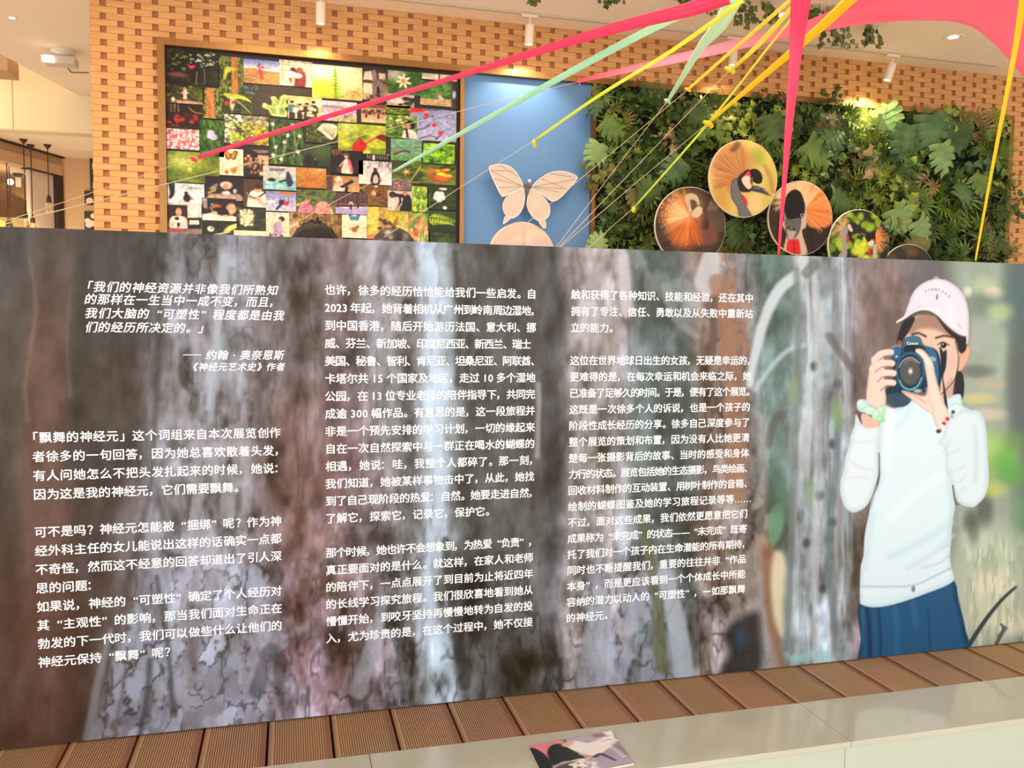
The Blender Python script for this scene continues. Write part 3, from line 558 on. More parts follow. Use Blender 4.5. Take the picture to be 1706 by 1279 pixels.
PV = 0.04361; V0 = [0.7253, 1.0743, 1.0755]; U0 = [-0.0608, 0.5904, 1.2259]; U1 = [0.4853, 1.1318, 1.7659]
EM = 0.0272; YT = -0.0016
COLS = [
"""「飘舞的神经元」这个词组来自本次展览创作
者徐多的一句回答，因为她总喜欢散着头发，
有人问她怎么不把头发扎起来的时候，她说：
因为这是我的神经元，它们需要飘舞。|

可不是吗？神经元怎能被“捆绑”呢？作为神
经外科主任的女儿能说出这样的话确实一点都
不奇怪，然而这不经意的回答却道出了引人深
思的问题：|
如果说，神经的“可塑性”确定了个人经历对
其“主观性”的影响，那当我们面对生命正在
勃发的下一代时，我们可以做些什么让他们的
神经元保持“飘舞”呢？|""",
"""也许，徐多的经历恰恰能给我们一些启发。自
2023 年起，她背着相机从广州到岭南周边湿地，
到中国香港，随后开始游历法国、意大利、挪
威、芬兰、新加坡、印度尼西亚、新西兰、瑞士
美国、秘鲁、智利、肯尼亚、坦桑尼亚、阿联酋、
卡塔尔共 15 个国家及地区，走过 10 多个湿地
公园，在 13 位专业老师的陪伴指导下，共同完
成逾 300 幅作品。有意思的是，这一段旅程并
非是一个预先安排的学习计划，一切的缘起来
自在一次自然探索中与一群正在喝水的蝴蝶的
相遇，她说：哇，我整个人都碎了。那一刻，
我们知道，她被某样事物击中了，从此，她找
到了自己现阶段的热爱：自然。她要走进自然，
了解它，探索它，记录它，保护它。|

那个时候，她也许不会想象到，为热爱“负责”，
真正要面对的是什么。就这样，在家人和老师
的陪伴下，一点点展开了到目前为止将近四年
的长线学习探究旅程。我们很欣喜地看到她从
懵懂开始，到咬牙坚持再慢慢地转为自发的投
入，尤为珍贵的是，在这个过程中，她不仅接""",
"""触和获得了各种知识、技能和经验，还在其中
拥有了专注、信任、勇敢以及从失败中重新站
立的能力。|

这位在世界地球日出生的女孩，无疑是幸运的，
更难得的是，在每次幸运和机会来临之际，她
已准备了足够久的时间。于是，便有了这个展览。
这既是一次徐多个人的诉说，也是一个孩子的
阶段性成长经历的分享。徐多自己深度参与了
整个展览的策划和布置，因为没有人比她更清
楚每一张摄影背后的故事、当时的感受和身体
力行的状态。展览包括她的生态摄影，鸟类绘画、
回收材料制作的互动装置、用树叶制作的音箱、
绘制的蝴蝶图鉴及她的学习旅程记录等等……
不过，面对这些成果，我们依然更愿意把它们
成果称为“未完成”的状态——“未完成”既寄
托了我们对一个孩子内在生命潜能的所有期待，
同时也不断提醒我们，重要的往往并非“作品
本身”，而是更应该看到一个个体成长中所能
容纳的潜力以动人的“可塑性”，一如那飘舞
的神经元。|"""]
for ci, t in enumerate(COLS):
    k = 0
    for para in t.split('\n\n'):
        mb = MB()
        for s in para.split('\n'):
            z = V0[ci]-k*PV; k += 1; x0 = U0[ci]-(0.013 if s[0] == '「' else 0.0); full = not s.endswith('|'); s = s.rstrip('|')
            x1 = U1[ci]+(0.012 if s[-1] in '，、。：…' else 0.0) if full else None
            if s.endswith('瑞士'): x1 = U1[ci]-0.013
            text_line(mb, s, x0, z, EM, YT, x1)
        mb.build('text_paragraph', M_WHITE, board, fix=False); k += 1
for block, nm in (([('「我们的神经资源并非像我们所熟知', 134, 476.7, 463, .0262), ('的那样在一生当中一成不变，而且，', 141, 497.7, 468, .0262), ('我们大脑的“可塑性”程度都是由我', 142, 521, 474, .0262), ('们的经历所决定的。」', 142, 544.4, 350, .0262)], 'quotation_text'),
                  ([('约翰·奥奈恩斯', 343, 591, 474, .0250), ('《神经元艺术史》作者', 314, 611, 475, .0215)], 'attribution_text')):
    mb = MB()
    for s, xl, yl, xr, em in block:
        a = at(xl, yl, YT); b = at(xr, yl+2, YT)
        text_line(mb, s, a.x, a.z, em, YT, b.x, shear=0.21)
    if nm[0] == 'a': a = at(305, 591, YT); b = at(335, 591, YT); mb.box((a.x, YT-.0001, a.z-.0008), (b.x, YT, a.z+.0008))
    mb.build(nm, M_WHITE, board, fix=False)
# words on the printed cap and camera
M_CAPINK = mat('cap_ink', (150, 138, 158), 0.6)
mb = MB(); word = 'STANFORD'
for i, ch in enumerate(word):
    t = i/(len(word)-1); px, py = za((805+172*t, 243-42*math.sin(math.pi*t)*.75+38*t))[0]; p = at(px, py, YT)
    V, F = glyph(ch, 0.0); c = (V.min(0)+V.max(0))/2; ang = R(16-46*t); em = .0125; q = (V-c)*em
    mb.add([(p.x+x*math.cos(ang)-z*math.sin(ang), YT, p.z+x*math.sin(ang)+z*math.cos(ang)) for x, z in q], F)
for dz, w in ((-.002, .0055), (.003, .0045), (.008, .0032)):
    p = at(*za((888, 285))[0], YT); mb.add([(p.x-w, YT, p.z+dz-.004), (p.x+w, YT, p.z+dz-.004), (p.x, YT, p.z+dz+.003)], [(0, 1, 2)])
p = at(*za((888, 300))[0], YT); mb.box((p.x-.0006, YT-.0001, p.z-.003), (p.x+.0006, YT, p.z+.001))
mb.build('cap_lettering', M_CAPINK, board, fix=False)
mb = MB(); a = at(*za((666, 627))[0], YT); b = at(*za((748, 622))[0], YT)
text_line(mb, 'Canon', a.x, a.z+.0015, .0125, YT, b.x, bold=.02)
mb.build('camera_lettering', M_WHITE, board, fix=False)
# ------------------------------------------------------------------ collage of photographs
M_BLACKB = mat('collage_backing', (34, 26, 22), 0.6)
YB = YW-0.02
mb = MB(); mb.box((NX0+fw+.001, YB, 0.243), (MX1[0]-.001, YW-.002, NZ1-fw-.001))
tag(mb.build('collage_board', M_BLACKB), 'dark backing board behind the crowded collage of photo prints, bronze framed', 'display board')
M_PAPER = mat('photo_paper', (236, 226, 210), 0.5)
z2 = lambda x, y: (260+x/6.5615, 60+y/6.5615)
def fig(p, x, y, h, top, bot, hair=(40, 30, 28), skin=(224, 176, 146), asp=1.3):
    w = h*0.17/asp*1.0
    p.poly([(x-w*.9, y), (x-w*.8, y-h*.45), (x+w*.8, y-h*.45), (x+w*.9, y)], bot, 1, .015, False)
    p.poly([(x-w*1.1, y-h*.40), (x-w*1.2, y-h*.62), (x-w*.6, y-h*.80), (x+w*.6, y-h*.80), (x+w*1.2, y-h*.62), (x+w*1.1, y-h*.40)], top, 1, .02)
    p.ell(x, y-h*.90, h*.085/asp, h*.10, skin); p.ell(x, y-h*.95, h*.095/asp, h*.075, hair)
def butterfly(p, cx, cy, s, col, edge, asp, tilt=0):
    for sg in (-1, 1):
        p.poly([(cx, cy), (cx+sg*s*.5/asp, cy-s*.55+tilt), (cx+sg*s/asp, cy-s*.5+tilt), (cx+sg*s*.8/asp, cy-.02), (cx+sg*s*.65/asp, cy+s*.4), (cx+sg*s*.2/asp, cy+s*.45)], edge, 1, .012)
        p.poly([(cx+sg*s*.05/asp, cy), (cx+sg*s*.45/asp, cy-s*.42+tilt), (cx+sg*s*.8/asp, cy-s*.40+tilt), (cx+sg*s*.65/asp, cy-.02), (cx+sg*s*.52/asp, cy+s*.28), (cx+sg*s*.2/asp, cy+s*.33)], col, .9, .015)
    p.line([(cx, cy-s*.3), (cx, cy+s*.3)], s*.05, (40, 30, 30))
G1, G2, G3, G4 = (26, 40, 16), (70, 104, 34), (150, 172, 60), (206, 210, 110)
def foliage(p, base, hi, n=60, r=.05, seed=0, a=.8): p.noise(hi, 7, 7, .42, .68, .8, 4, seed); p.dots(n, 0, 0, 1, 1, r, hi, seed+1, a, .45); p.dots(n//2, 0, 0, 1, 1, r, base, seed+2, a, .5)
def c_poppy(p): p.noise((60, 70, 40), 8, 8, .5, .75, .8, 4, 1); p.dots(40, .45, .0, 1, .45, .028, (190, 200, 170), 2, .9, .6); p.dots(14, 0, 0, .5, .6, .035, (110, 140, 60), 3, .8); p.ell(.22, .72, .18, .07, (150, 92, 66), .8, .6); p.line([(.58, .6), (.56, .95)], .006, (180, 170, 140)); p.line([(.72, .5), (.73, .92)], .006, (170, 160, 130)); p.poly([(.40, .38), (.46, .43), (.55, .40), (.53, .47), (.48, .53), (.43, .47)], (240, 50, 110), 1, .015)
def c_trunk(p): foliage(p, (30, 40, 16), (140, 150, 60), 70, .06, 5); p.line([(.66, 0), (.66, 1)], .13, (196, 132, 60), 1, .04); p.noise((150, 92, 44), 30, 4, .5, .7, .5, 3, 6, (np.abs(p.X-.66) < .13)*1.0); p.poly([(.2, .5), (.3, .3), (.55, .28), (.75, .33), (.55, .38), (.38, .45), (.3, .6), (.22, .62)], (206, 208, 66), 1, .03)
def c_plain(p): p.grad((110, 128, 196), (226, 226, 236), 0, 0, 0, .42); p.poly([(-.1, .42), (.3, .36), (.6, .44), (1.1, .46), (1.1, 1.1), (-.1, 1.1)], (196, 150, 82), 1, .02, False); p.noise((150, 108, 60), 3, 18, .5, .7, .7, 3, 8, sst(.44, .5, p.Y)); p.line([(0, .68), (.5, .72)], .02, (110, 80, 56), .7); p.line([(.45, .42), (.5, .62), (.53, .78)], (.045, .02), (200, 30, 50)); p.line([(.40, .28), (.46, .32), (.54, .30)], .03, (214, 40, 60)); p.ell(.44, .2, .028, .05, (60, 30, 30))
def c_hug(p): p.grad((226, 200, 170), (240, 222, 190)); [p.line([(x, 0), (x, .8)], .008, (120, 96, 90), .8) for x in (.1, .3, .7, .8, .9, .97)]; p.line([(0, .18), (1, .16)], .012, (110, 86, 80)); p.line([(0, .42), (1, .42)], .01, (150, 120, 110)); p.poly([(.3, .5), (.45, .35), (.7, .35), (.8, .6), (.75, 1.05), (.4, 1.05)], (124, 34, 50), 1, .03); p.ell(.42, .36, .09, .10, (50, 30, 34)); p.ell(.62, .34, .1, .1, (120, 70, 60)); p.ell(.35, .55, .16, .13, (240, 226, 210)); p.ell(.55, .58, .14, .1, (244, 232, 220)); p.line([(.42, .6), (.4, 1)], .05, (226, 170, 150))
def c_leaf(p):
    p.grad((56, 44, 34), (70, 56, 42)); p.dots(10, .02, .02, .2, .3, .05, (100, 150, 150), 4, .8, .25)
    L = [(.42, .98), (.36, .8), (.28, .72), (.30, .58), (.40, .66), (.42, .5), (.40, .38), (.46, .34), (.52, .48), (.54, .34), (.60, .26), (.66, .32), (.62, .5), (.66, .62), (.60, .72), (.64, .86), (.6, 1.02)]
    p.poly(L, (232, 232, 150), 1, .012); c = np.array([.5, .68]); p.poly([tuple(c+(np.array(q)-c)*.8) for q in L], (136, 170, 70), 1, .02)
    for q in ((.42, .42), (.58, .36), (.34, .66), (.6, .62)): p.line([(.5, .98), (.5, .75), q], .009, (236, 236, 170))
def c_alley(p): p.noise((130, 130, 60), 8, 8, .45, .7, .9, 4, 11); p.noise((20, 16, 12), 9, 9, .55, .7, .9, 4, 12); p.ell(.8, .4, .2, .3, (90, 110, 40), .7); p.poly([(.2, .8), (1, .85), (1, 1), (.3, 1)], (220, 180, 150), .8, .06, False); p.line([(.5, .3), (.5, .7)], .05, (236, 214, 190)); p.line([(.42, .4), (.58, .4)], .03, (226, 200, 180)); p.ell(.5, .18, .04, .08, (200, 150, 120)); p.ell(.18, .8, .05, .12, (236, 220, 200))
def c_lantern(p): p.noise((90, 34, 24), 5, 5, .45, .7, .9, 4, 13); [p.line([(x, 0), (x, .35)], .012, (200, 180, 160), .7) for x in (.12, .22, .32)]; p.dots(9, .25, .4, .8, .8, .07, (190, 60, 40), 14, .9); p.line([(.6, .1), (.75, .3), (1, .35)], .02, (200, 150, 110), .8); p.dots(6, 0, .8, .3, 1, .05, (170, 30, 40), 15)
def c_trunk2(p): foliage(p, (40, 50, 22), (150, 156, 76), 60, .07, 16); p.line([(.34, 0), (.36, 1)], .2, (206, 136, 74), 1, .06); p.noise((156, 96, 56), 14, 5, .5, .7, .6, 3, 17, (np.abs(p.X-.35) < .2)*1.0)
def c_berry(p): foliage(p, (30, 36, 18), (90, 110, 40), 40, .07, 18); p.poly([(.02, .02), (.4, .0), (.8, .15), (.98, .38), (.6, .25), (.3, .3), (.1, .2)], (196, 206, 70), 1, .03); p.poly([(.3, .15), (.4, .5), (.3, .9), (.22, .5)], (214, 220, 190), .9, .04); p.line([(.4, .3), (.7, .6), (.95, .95)], .03, (150, 160, 110)); p.ell(.12, .5, .07, .09, (214, 52, 40)); p.ell(.34, .45, .07, .09, (226, 62, 44))
def c_cherry(p): p.noise((196, 110, 116), 9, 9, .42, .6, .9, 4, 19); p.dots(120, 0, 0, 1, 1, .03, (190, 70, 90), 20, .8); p.dots(120, 0, 0, 1, 1, .035, (252, 226, 226), 21, .9); [p.line([(.1+.2*i, 1), (.2+.2*i, .4), (.15+.22*i, 0)], .008, (110, 70, 66), .7) for i in range(4)]
def c_lilac(p): foliage(p, (36, 60, 20), (96, 140, 44), 40, .1, 22, .6); p.line([(.5, .5), (.48, 1)], .015, (120, 140, 90)); p.ell(.45, .36, .16, .09, (214, 200, 230)); p.ell(.55, .46, .18, .09, (206, 186, 224)); p.ell(.4, .44, .1, .07, (226, 214, 236))
def c_shrub(p): p.noise((90, 100, 60), 8, 8, .4, .6, .9, 4, 23); p.dots(70, 0, 0, .4, 1, .04, (230, 230, 214), 24, .9, .7); p.dots(90, .45, .15, 1, 1, .035, (226, 192, 40), 25, .9, .7); p.poly([(.28, .4), (.42, .3), (.46, .8), (.4, 1), (.28, .9)], (64, 54, 36), .9, .06); p.dots(30, .4, .0, 1, .3, .04, (170, 166, 150), 26); p.dots(30, .1, .3, .45, .9, .04, (170, 190, 70), 27)
def c_crowd(p): p.grad((240, 220, 180), (214, 190, 150)); foliage(p, (120, 110, 70), (170, 170, 90), 16, .09, 28, .6); [fig(p, x, 1.02, h, t, (40, 34, 34)) for x, h, t in ((.12, .8, (70, 120, 130)), (.35, .7, (60, 44, 40)), (.55, .75, (40, 34, 34)), (.75, .85, (30, 50, 60)))]; p.dots(14, .2, .5, .8, .9, .06, (236, 200, 170), 29)
def c_stars(p):
    foliage(p, (24, 44, 16), (70, 110, 36), 60, .07, 30); g = np.random.RandomState(3)
    for x, y in ((.12, .12), (.7, .12), (.45, .5), (.2, .62), (.12, .8), (.85, .7), (.35, .88), (.55, .35), (.9, .35)):
        p.line([(x, y), (x+g.rand()*.4-.2, y+.45)], .01, (206, 206, 170), .8)
        for k in range(5): p.line([(x, y), (x+.06*math.cos(k*1.26+x*9), y+.05*math.sin(k*1.26+x*9))], (.022, .006), (244, 244, 232), 1, .008)
def c_blur(p): p.grad((90, 120, 40), (180, 186, 60), 0, 0, 1, .4); p.ell(.25, .3, .3, .25, (196, 206, 110), .8, .8); p.ell(.75, .8, .3, .25, (70, 92, 30), .8, .8); p.ell(.9, .25, .15, .3, (84, 104, 34), .8, .8); p.ell(.15, .85, .2, .2, (96, 120, 40), .7, .8)
def paper(p): p.grad((246, 230, 198), (240, 222, 188)); [p.line([(.08, y), (.92, y)], .004, (190, 172, 150), .6, .006) for y in np.linspace(.42, .62, 5)]
def c_monarch(p): paper(p); butterfly(p, .48, .26, .3, (236, 148, 40), (60, 40, 30), 1.0, -.02); p.poly([(.45, .8), (.6, .68), (.76, .66), (.68, .9), (.55, .92)], (222, 150, 60), 1, .02); p.ell(.3, .88, .09, .07, (150, 104, 70), .9, .4); p.ell(.6, .8, .06, .06, (150, 90, 40), .6)
def c_market(p): p.grad((44, 30, 26), (60, 40, 36)); p.poly([(.3, 0), (1, 0), (1, .1), (.6, .14)], (140, 120, 116), .9, .03, False); p.poly([(.55, .2), (1, .2), (1, .7), (.62, .6)], (220, 186, 150), .9, .03, False); [fig(p, x, 1.05, h, t, (30, 22, 24)) for x, h, t in ((.2, .95, (96, 54, 44)), (.5, .85, (50, 34, 34)), (.75, .7, (120, 50, 40)))]; p.dots(16, .05, .3, .6, .9, .05, (206, 150, 120), 31, .8); p.ell(.7, .85, .09, .07, (240, 200, 170))
def c_whitehat(p): p.grad((40, 28, 28), (60, 46, 42)); p.ell(.55, .36, .16, .16, (214, 196, 190)); p.ell(.54, .42, .08, .12, (206, 150, 126)); p.poly([(.44, .66), (.6, .6), (.66, .75), (.56, .85), (.46, .8)], (236, 226, 222), 1, .04); p.poly([(.1, .75), (.9, .72), (1, .9), (.95, 1.05), (0, 1.05)], (196, 170, 150), .9, .05, False); p.poly([(.12, .5), (.32, .3), (.28, .55), (.16, .6)], (150, 150, 150), .9, .04); p.line([(.1, .7), (.25, .6)], .04, (206, 160, 60)); p.ell(.78, .6, .05, .1, (190, 180, 180))
def c_snow(p): p.grad((206, 214, 226), (246, 242, 240)); p.noise((120, 132, 150), 9, 9, .5, .7, .8, 4, 33, sst(.45, .1, p.Y)); p.line([(.1, .0), (.12, .5), (.06, .75)], (.09, .04), (44, 36, 40)); p.ell(.52, .72, .1, .2, (34, 30, 36)); p.ell(.5, .48, .055, .08, (40, 34, 36)); p.line([(.62, .68), (.66, .78)], .03, (214, 50, 70)); p.ell(.46, .92, .2, .03, (120, 120, 130), .6)
def c_curtain(p): p.grad((240, 232, 224), (226, 214, 204)); p.noise((214, 200, 192), 24, 1, .4, .7, .6, 3, 34); p.poly([(.55, .5), (1, .48), (1, .85), (.56, .86)], (40, 32, 32), 1, .015, False); p.poly([(.62, .58), (.92, .56), (.93, .7), (.62, .72)], (236, 226, 214), 1, .015, False); p.poly([(0, .84), (1, .86), (1, 1), (0, 1)], (150, 110, 106), 1, .03, False); p.ell(.25, .95, .2, .04, (190, 60, 50), .9)
def c_show(p): p.grad((54, 38, 36), (70, 46, 44)); p.ell(.55, .28, .24, .26, (44, 28, 28)); p.ell(.55, .3, .16, .18, (226, 166, 136)); p.poly([(.1, .6), (.35, .48), (.75, .48), (.98, .62), (.98, 1.02), (.1, 1.02)], (240, 206, 190), 1, .03); p.poly([(.2, .5), (.85, .5), (.86, .72), (.2, .74)], (246, 238, 230), 1, .02, False); p.ell(.45, .58, .13, .07, (50, 44, 44)); p.poly([(.45, .78), (.62, .78), (.52, .98)], (56, 40, 40), 1, .02)
def c_desk(p): p.grad((50, 34, 36), (60, 40, 38)); p.poly([(0, .75), (.4, .62), (1, .8), (1, 1.05), (0, 1.05)], (244, 230, 214), 1, .03, False); p.ell(.42, .38, .14, .12, (206, 96, 60)); p.ell(.3, .3, .05, .08, (80, 150, 150)); p.ell(.85, .45, .15, .25, (214, 170, 140)); p.poly([(.3, .5), (.5, .4), (.75, .5), (.75, .78), (.4, .7)], (40, 30, 40), 1, .04); p.line([(.24, .42), (.34, .62)], .012, (236, 206, 150)); p.ell(.36, .66, .09, .07, (232, 180, 150)); p.ell(.68, .78, .09, .06, (232, 180, 150)); p.poly([(0, .05), (.15, 0), (.16, .5), (.05, .45)], (200, 190, 196), .8, .03, False)
def c_boy(p): p.grad((84, 58, 48), (96, 66, 54)); p.poly([(.2, 1.05), (.25, .55), (.5, .38), (.85, .42), (1.02, .6), (1.02, 1.05)], (246, 232, 216), 1, .03); p.ell(.66, .34, .15, .13, (226, 160, 124)); p.ell(.66, .26, .16, .09, (60, 34, 28)); p.line([(.3, .6), (.55, .68), (.95, .48)], .025, (60, 44, 40)); p.line([(.6, .66), (.9, .9)], .07, (232, 180, 150)); p.line([(.15, .5), (.3, .7)], .03, (150, 140, 120))
def c_pool(p): p.grad((206, 190, 180), (160, 206, 206)); p.poly([(-.1, .62), (1.1, .56), (1.1, 1.1), (-.1, 1.1)], (130, 190, 192), 1, .03, False); p.noise((220, 236, 226), 8, 14, .55, .7, .7, 3, 36, sst(.6, .7, p.Y)); p.poly([(.2, .1), (.65, .08), (.65, .2), (.2, .22)], (90, 110, 130), .8, .02, False); p.poly([(.68, .05), (1, .05), (1, .3), (.68, .3)], (240, 206, 206), 1, .03, False); p.poly([(.7, .3), (.78, .2), (.9, .6), (.86, .82), (.72, .78)], (50, 54, 88), 1, .03); p.ell(.25, .58, .12, .08, (40, 36, 36)); p.line([(.5, .66), (.7, .56)], .035, (30, 34, 40)); p.line([(.05, .55), (.15, .5)], .04, (226, 180, 150))
def c_para(p): p.grad((138, 140, 190), (206, 206, 226)); p.ell(.68, .0, .25, .13, (236, 140, 70)); p.line([(.45, .06), (.9, .08)], .02, (214, 90, 50)); [p.line([(x, .15), (x+.02, .55)], .006, (60, 60, 80)) for x in (.46, .58, .74)]; p.ell(.52, .55, .1, .14, (70, 50, 50)); p.ell(.68, .6, .08, .12, (206, 50, 70)); p.line([(.5, .65), (.36, .9)], .045, (50, 56, 70)); p.ell(.15, .55, .15, .1, (226, 226, 240), .7)
def c_hydra(p): p.noise((86, 96, 60), 7, 7, .45, .7, .9, 4, 38); p.dots(20, 0, 0, 1, 1, .1, (60, 74, 44), 39, .7); p.ell(.35, .45, .26, .36, (170, 166, 120), .8); p.dots(110, .14, .1, .55, .8, .035, (240, 232, 200), 40, .9)
def c_bird(p): p.noise((70, 80, 40), 6, 6, .45, .7, .9, 4, 42); p.poly([(.6, .7), (.75, .3), (.98, .1), (1.05, .3), (.85, .6), (.7, .8)], (206, 214, 120), 1, .04); p.ell(.25, .55, .1, .2, (220, 214, 196)); p.line([(.4, .95), (.75, .75)], .05, (226, 190, 160)); p.ell(.28, .5, .03, .06, (60, 40, 30))
def c_purple(p): p.grad((240, 222, 196), (236, 214, 186)); p.poly([(.35, .95), (.3, .6), (.45, .38), (.66, .4), (.68, .7), (.62, .98)], (180, 160, 190), 1, .03); p.ell(.68, .26, .13, .1, (50, 38, 36)); p.ell(.6, .32, .06, .06, (220, 170, 150)); p.line([(.6, .55), (.75, .78)], .04, (190, 170, 196)); p.dots(8, .1, .84, .9, .96, .04, (90, 74, 74), 44)
def c_cream(p): paper(p); p.ell(.5, .9, .1, .2, (120, 100, 80), .7)
def c_fern(p):
    p.grad((236, 214, 170), (226, 206, 140)); p.ell(.2, .75, .25, .25, (206, 196, 40), .9, .7); p.ell(.85, .85, .2, .2, (176, 150, 90), .8, .6); p.ell(.4, .95, .25, .12, (170, 176, 70), .9)
    for i in range(9):
        y = .1+i*.095; w = .03+.021*i
        for s in (-1, 1): p.poly([(.46, y-.02), (.46+s*w*.6, y+.03), (.46+s*w, y+.075), (.46+s*w*.4, y+.07), (.46, y+.04)], (110+5*i, 150+4*i, 40), 1, .008)
    p.line([(.46, .04), (.47, 1)], .012, (90, 120, 40))
def c_grey(p): p.grad((70, 54, 48), (190, 170, 140)); p.poly([(.1, .1), (.35, .05), (.4, .35), (.05, .35)], (236, 220, 200), .9, .02, False); p.poly([(.65, .1), (.9, .1), (.9, .3), (.65, .3)], (230, 210, 190), .9, .02, False); p.line([(.02, .4), (1, .42)], .02, (50, 38, 36)); p.poly([(.05, .48), (.4, .46), (.4, .8), (.05, .8)], (226, 206, 180), .9, .02, False); p.line([(.45, .1), (.5, .4), (.6, .6)], (.1, .06), (150, 134, 130)); p.poly([(.42, .4), (.7, .36), (.86, .55), (.8, .98), (.45, .98)], (130, 116, 114), 1, .03); p.line([(.62, .6), (.66, 1)], .05, (44, 34, 34)); p.dots(12, .05, .85, 1, 1, .05, (90, 60, 50), 46)
def c_daisy(p):
    foliage(p, (46, 76, 30), (90, 130, 60), 20, .12, 47, .5); p.ell(.2, .15, .3, .25, (206, 200, 190), .8, .7); p.poly([(.45, .3), (.7, .1), (1, .0), (1, .7), (.7, .6)], (56, 104, 40), .8, .06)
    for k in range(7): a = k*.9+.3; p.poly([(.46, .42), (.46+.13*math.cos(a-.3), .42+.2*math.sin(a-.3)), (.46+.24*math.cos(a), .42+.34*math.sin(a)), (.46+.13*math.cos(a+.3), .42+.2*math.sin(a+.3))], (248, 240, 220), 1, .015)
    p.ell(.45, .42, .06, .1, (226, 160, 40))
def c_lens(p): p.grad((206, 190, 186), (170, 150, 140)); p.ell(.4, .5, .3, .2, (236, 224, 214), .8); p.dots(12, .5, .2, 1, 1, .09, (60, 50, 40), 48); p.ell(.85, .6, .1, .15, (60, 96, 40), .8)
def c_sparrow(p): foliage(p, (40, 80, 34), (110, 160, 90), 60, .05, 49); p.poly([(-.1, .74), (1.1, .7), (1.1, 1.1), (-.1, 1.1)], (206, 172, 136), 1, .04, False); p.noise((170, 130, 96), 12, 30, .5, .7, .6, 3, 50, sst(.74, .8, p.Y)); p.ell(.6, .55, .06, .08, (160, 96, 70)); p.poly([(.56, .58), (.64, .56), (.75, .72), (.62, .72)], (220, 206, 190), 1, .02)
def c_band(p): p.grad((226, 206, 190), (236, 216, 190)); p.ell(.85, .5, .15, .4, (40, 30, 30)); p.line([(.5, 0), (.5, 1)], .02, (90, 70, 60)); p.poly([(.0, .0), (.35, 0), (.2, .5), (0, .6)], (190, 180, 176), .8, .05)
def c_bulb(p): p.grad((60, 44, 36), (70, 54, 46)); p.ell(.55, .5, .35, .15, (150, 170, 220), 1, .3); p.ell(.55, .5, .2, .08, (200, 210, 236)); p.line([(.3, .05), (.3, .95)], .1, (110, 86, 66), .8)
def c_lavender(p): p.grad((196, 190, 206), (220, 206, 206), 0, 0, 0, .35); p.poly([(-.1, .25), (.4, .2), (.8, .3), (1.1, .28), (1.1, .4), (-.1, .36)], (130, 120, 130), .9, .05, False); p.noise((160, 130, 170), 12, 12, .4, .6, .9, 4, 51, sst(.3, .4, p.Y)); p.dots(60, 0, .35, 1, 1, .04, (176, 150, 120), 52, .6, .5); p.dots(50, 0, .4, 1, 1, .03, (170, 110, 180), 53, .7); fig(p, .68, .85, .5, (206, 160, 170), (150, 100, 130)); p.dots(20, .4, .8, 1, 1, .05, (160, 170, 70), 54)
def c_street(p): p.grad((150, 110, 84), (226, 196, 156)); p.dots(24, 0, .25, 1, .55, .07, (190, 140, 110), 55); p.dots(20, 0, .3, 1, .5, .06, (90, 60, 54), 56); p.line([(0, .12), (1, .08)], .06, (110, 76, 60)); p.noise((206, 170, 130), 6, 14, .5, .7, .6, 3, 57, sst(.55, .65, p.Y)); [fig(p, x, .75, .4, (150, 80, 80), (60, 44, 44)) for x in (.2, .7)]
def c_hedge(p): foliage(p, (50, 60, 20), (150, 166, 50), 60, .07, 58)
def c_bush(p): foliage(p, (50, 70, 26), (120, 160, 60), 50, .08, 59); p.dots(24, .0, .0, .8, .5, .05, (216, 206, 150), 60, .8); p.ell(.8, .4, .14, .2, (44, 26, 24)); p.ell(.72, .45, .08, .12, (214, 146, 116)); p.poly([(.55, 1.05), (.6, .65), (.8, .6), (1.02, .8), (1.02, 1.05)], (236, 216, 200), 1, .04); p.line([(.66, .6), (.7, .95)], .04, (60, 40, 40))
def c_kapok(p): p.grad((150, 156, 200), (176, 178, 214)); [p.line(q, .011, (50, 36, 50)) for q in ([(0, .95), (.15, .7), (.3, .62), (.42, .5)], [(.2, .98), (.4, .85), (.6, .9)], [(.0, .12), (.25, .05), (.6, .02)], [(.55, .95), (.7, .75)])]; p.dots(3, .0, .0, .3, .1, .06, (206, 50, 50), 61); [p.ell(x, y, .055, .065, (226, 56, 44)) for x, y in ((.35, .2), (.52, .5), (.66, .74), (.28, .04), (.85, .96), (.1, .08))]; p.dots(12, .2, .1, .9, .9, .015, (80, 50, 60), 62)
def c_paleleaf(p):
    foliage(p, (30, 40, 20), (100, 110, 50), 40, .07, 63); p.poly([(.35, .3), (.6, .0), (.9, .05), (1, .3), (.9, .7), (.75, .8), (.5, .5)], (216, 206, 180), 1, .03); [p.line([(.45+.1*i, .15+.03*i), (.85, .7)], .01, (120, 120, 90), .8) for i in range(5)]
def c_redfl(p): p.grad((150, 170, 40), (196, 196, 60)); p.noise((110, 140, 36), 4, 4, .45, .65, .9, 3, 64); p.ell(.2, .15, .25, .2, (220, 220, 130), .7, .7); p.ell(.85, .2, .2, .25, (206, 206, 80), .7, .7); p.poly([(.28, 1.05), (.32, .7), (.42, .5), (.44, .38), (.47, .5), (.56, .6), (.6, .75), (.5, .95), (.38, 1.05)], (190, 36, 36), 1, .02); p.line([(.55, .7), (.72, .5), (.8, .4)], .02, (196, 50, 40)); p.poly([(.78, .42), (.9, .3), (1.02, .35), (1.02, .55), (.88, .5)], (120, 30, 36), 1, .02)
def c_pond(p): p.noise((120, 170, 140), 8, 14, .4, .65, 1, 4, 66); p.dots(24, 0, .4, .8, 1, .06, (150, 120, 96), 67, .8, .4); p.line([(.1, .75), (.4, .55), (.6, .6)], .04, (90, 66, 56)); p.ell(.8, .35, .1, .05, (150, 90, 70), .8); p.dots(30, 0, .8, 1, 1, .05, (100, 150, 60), 68)
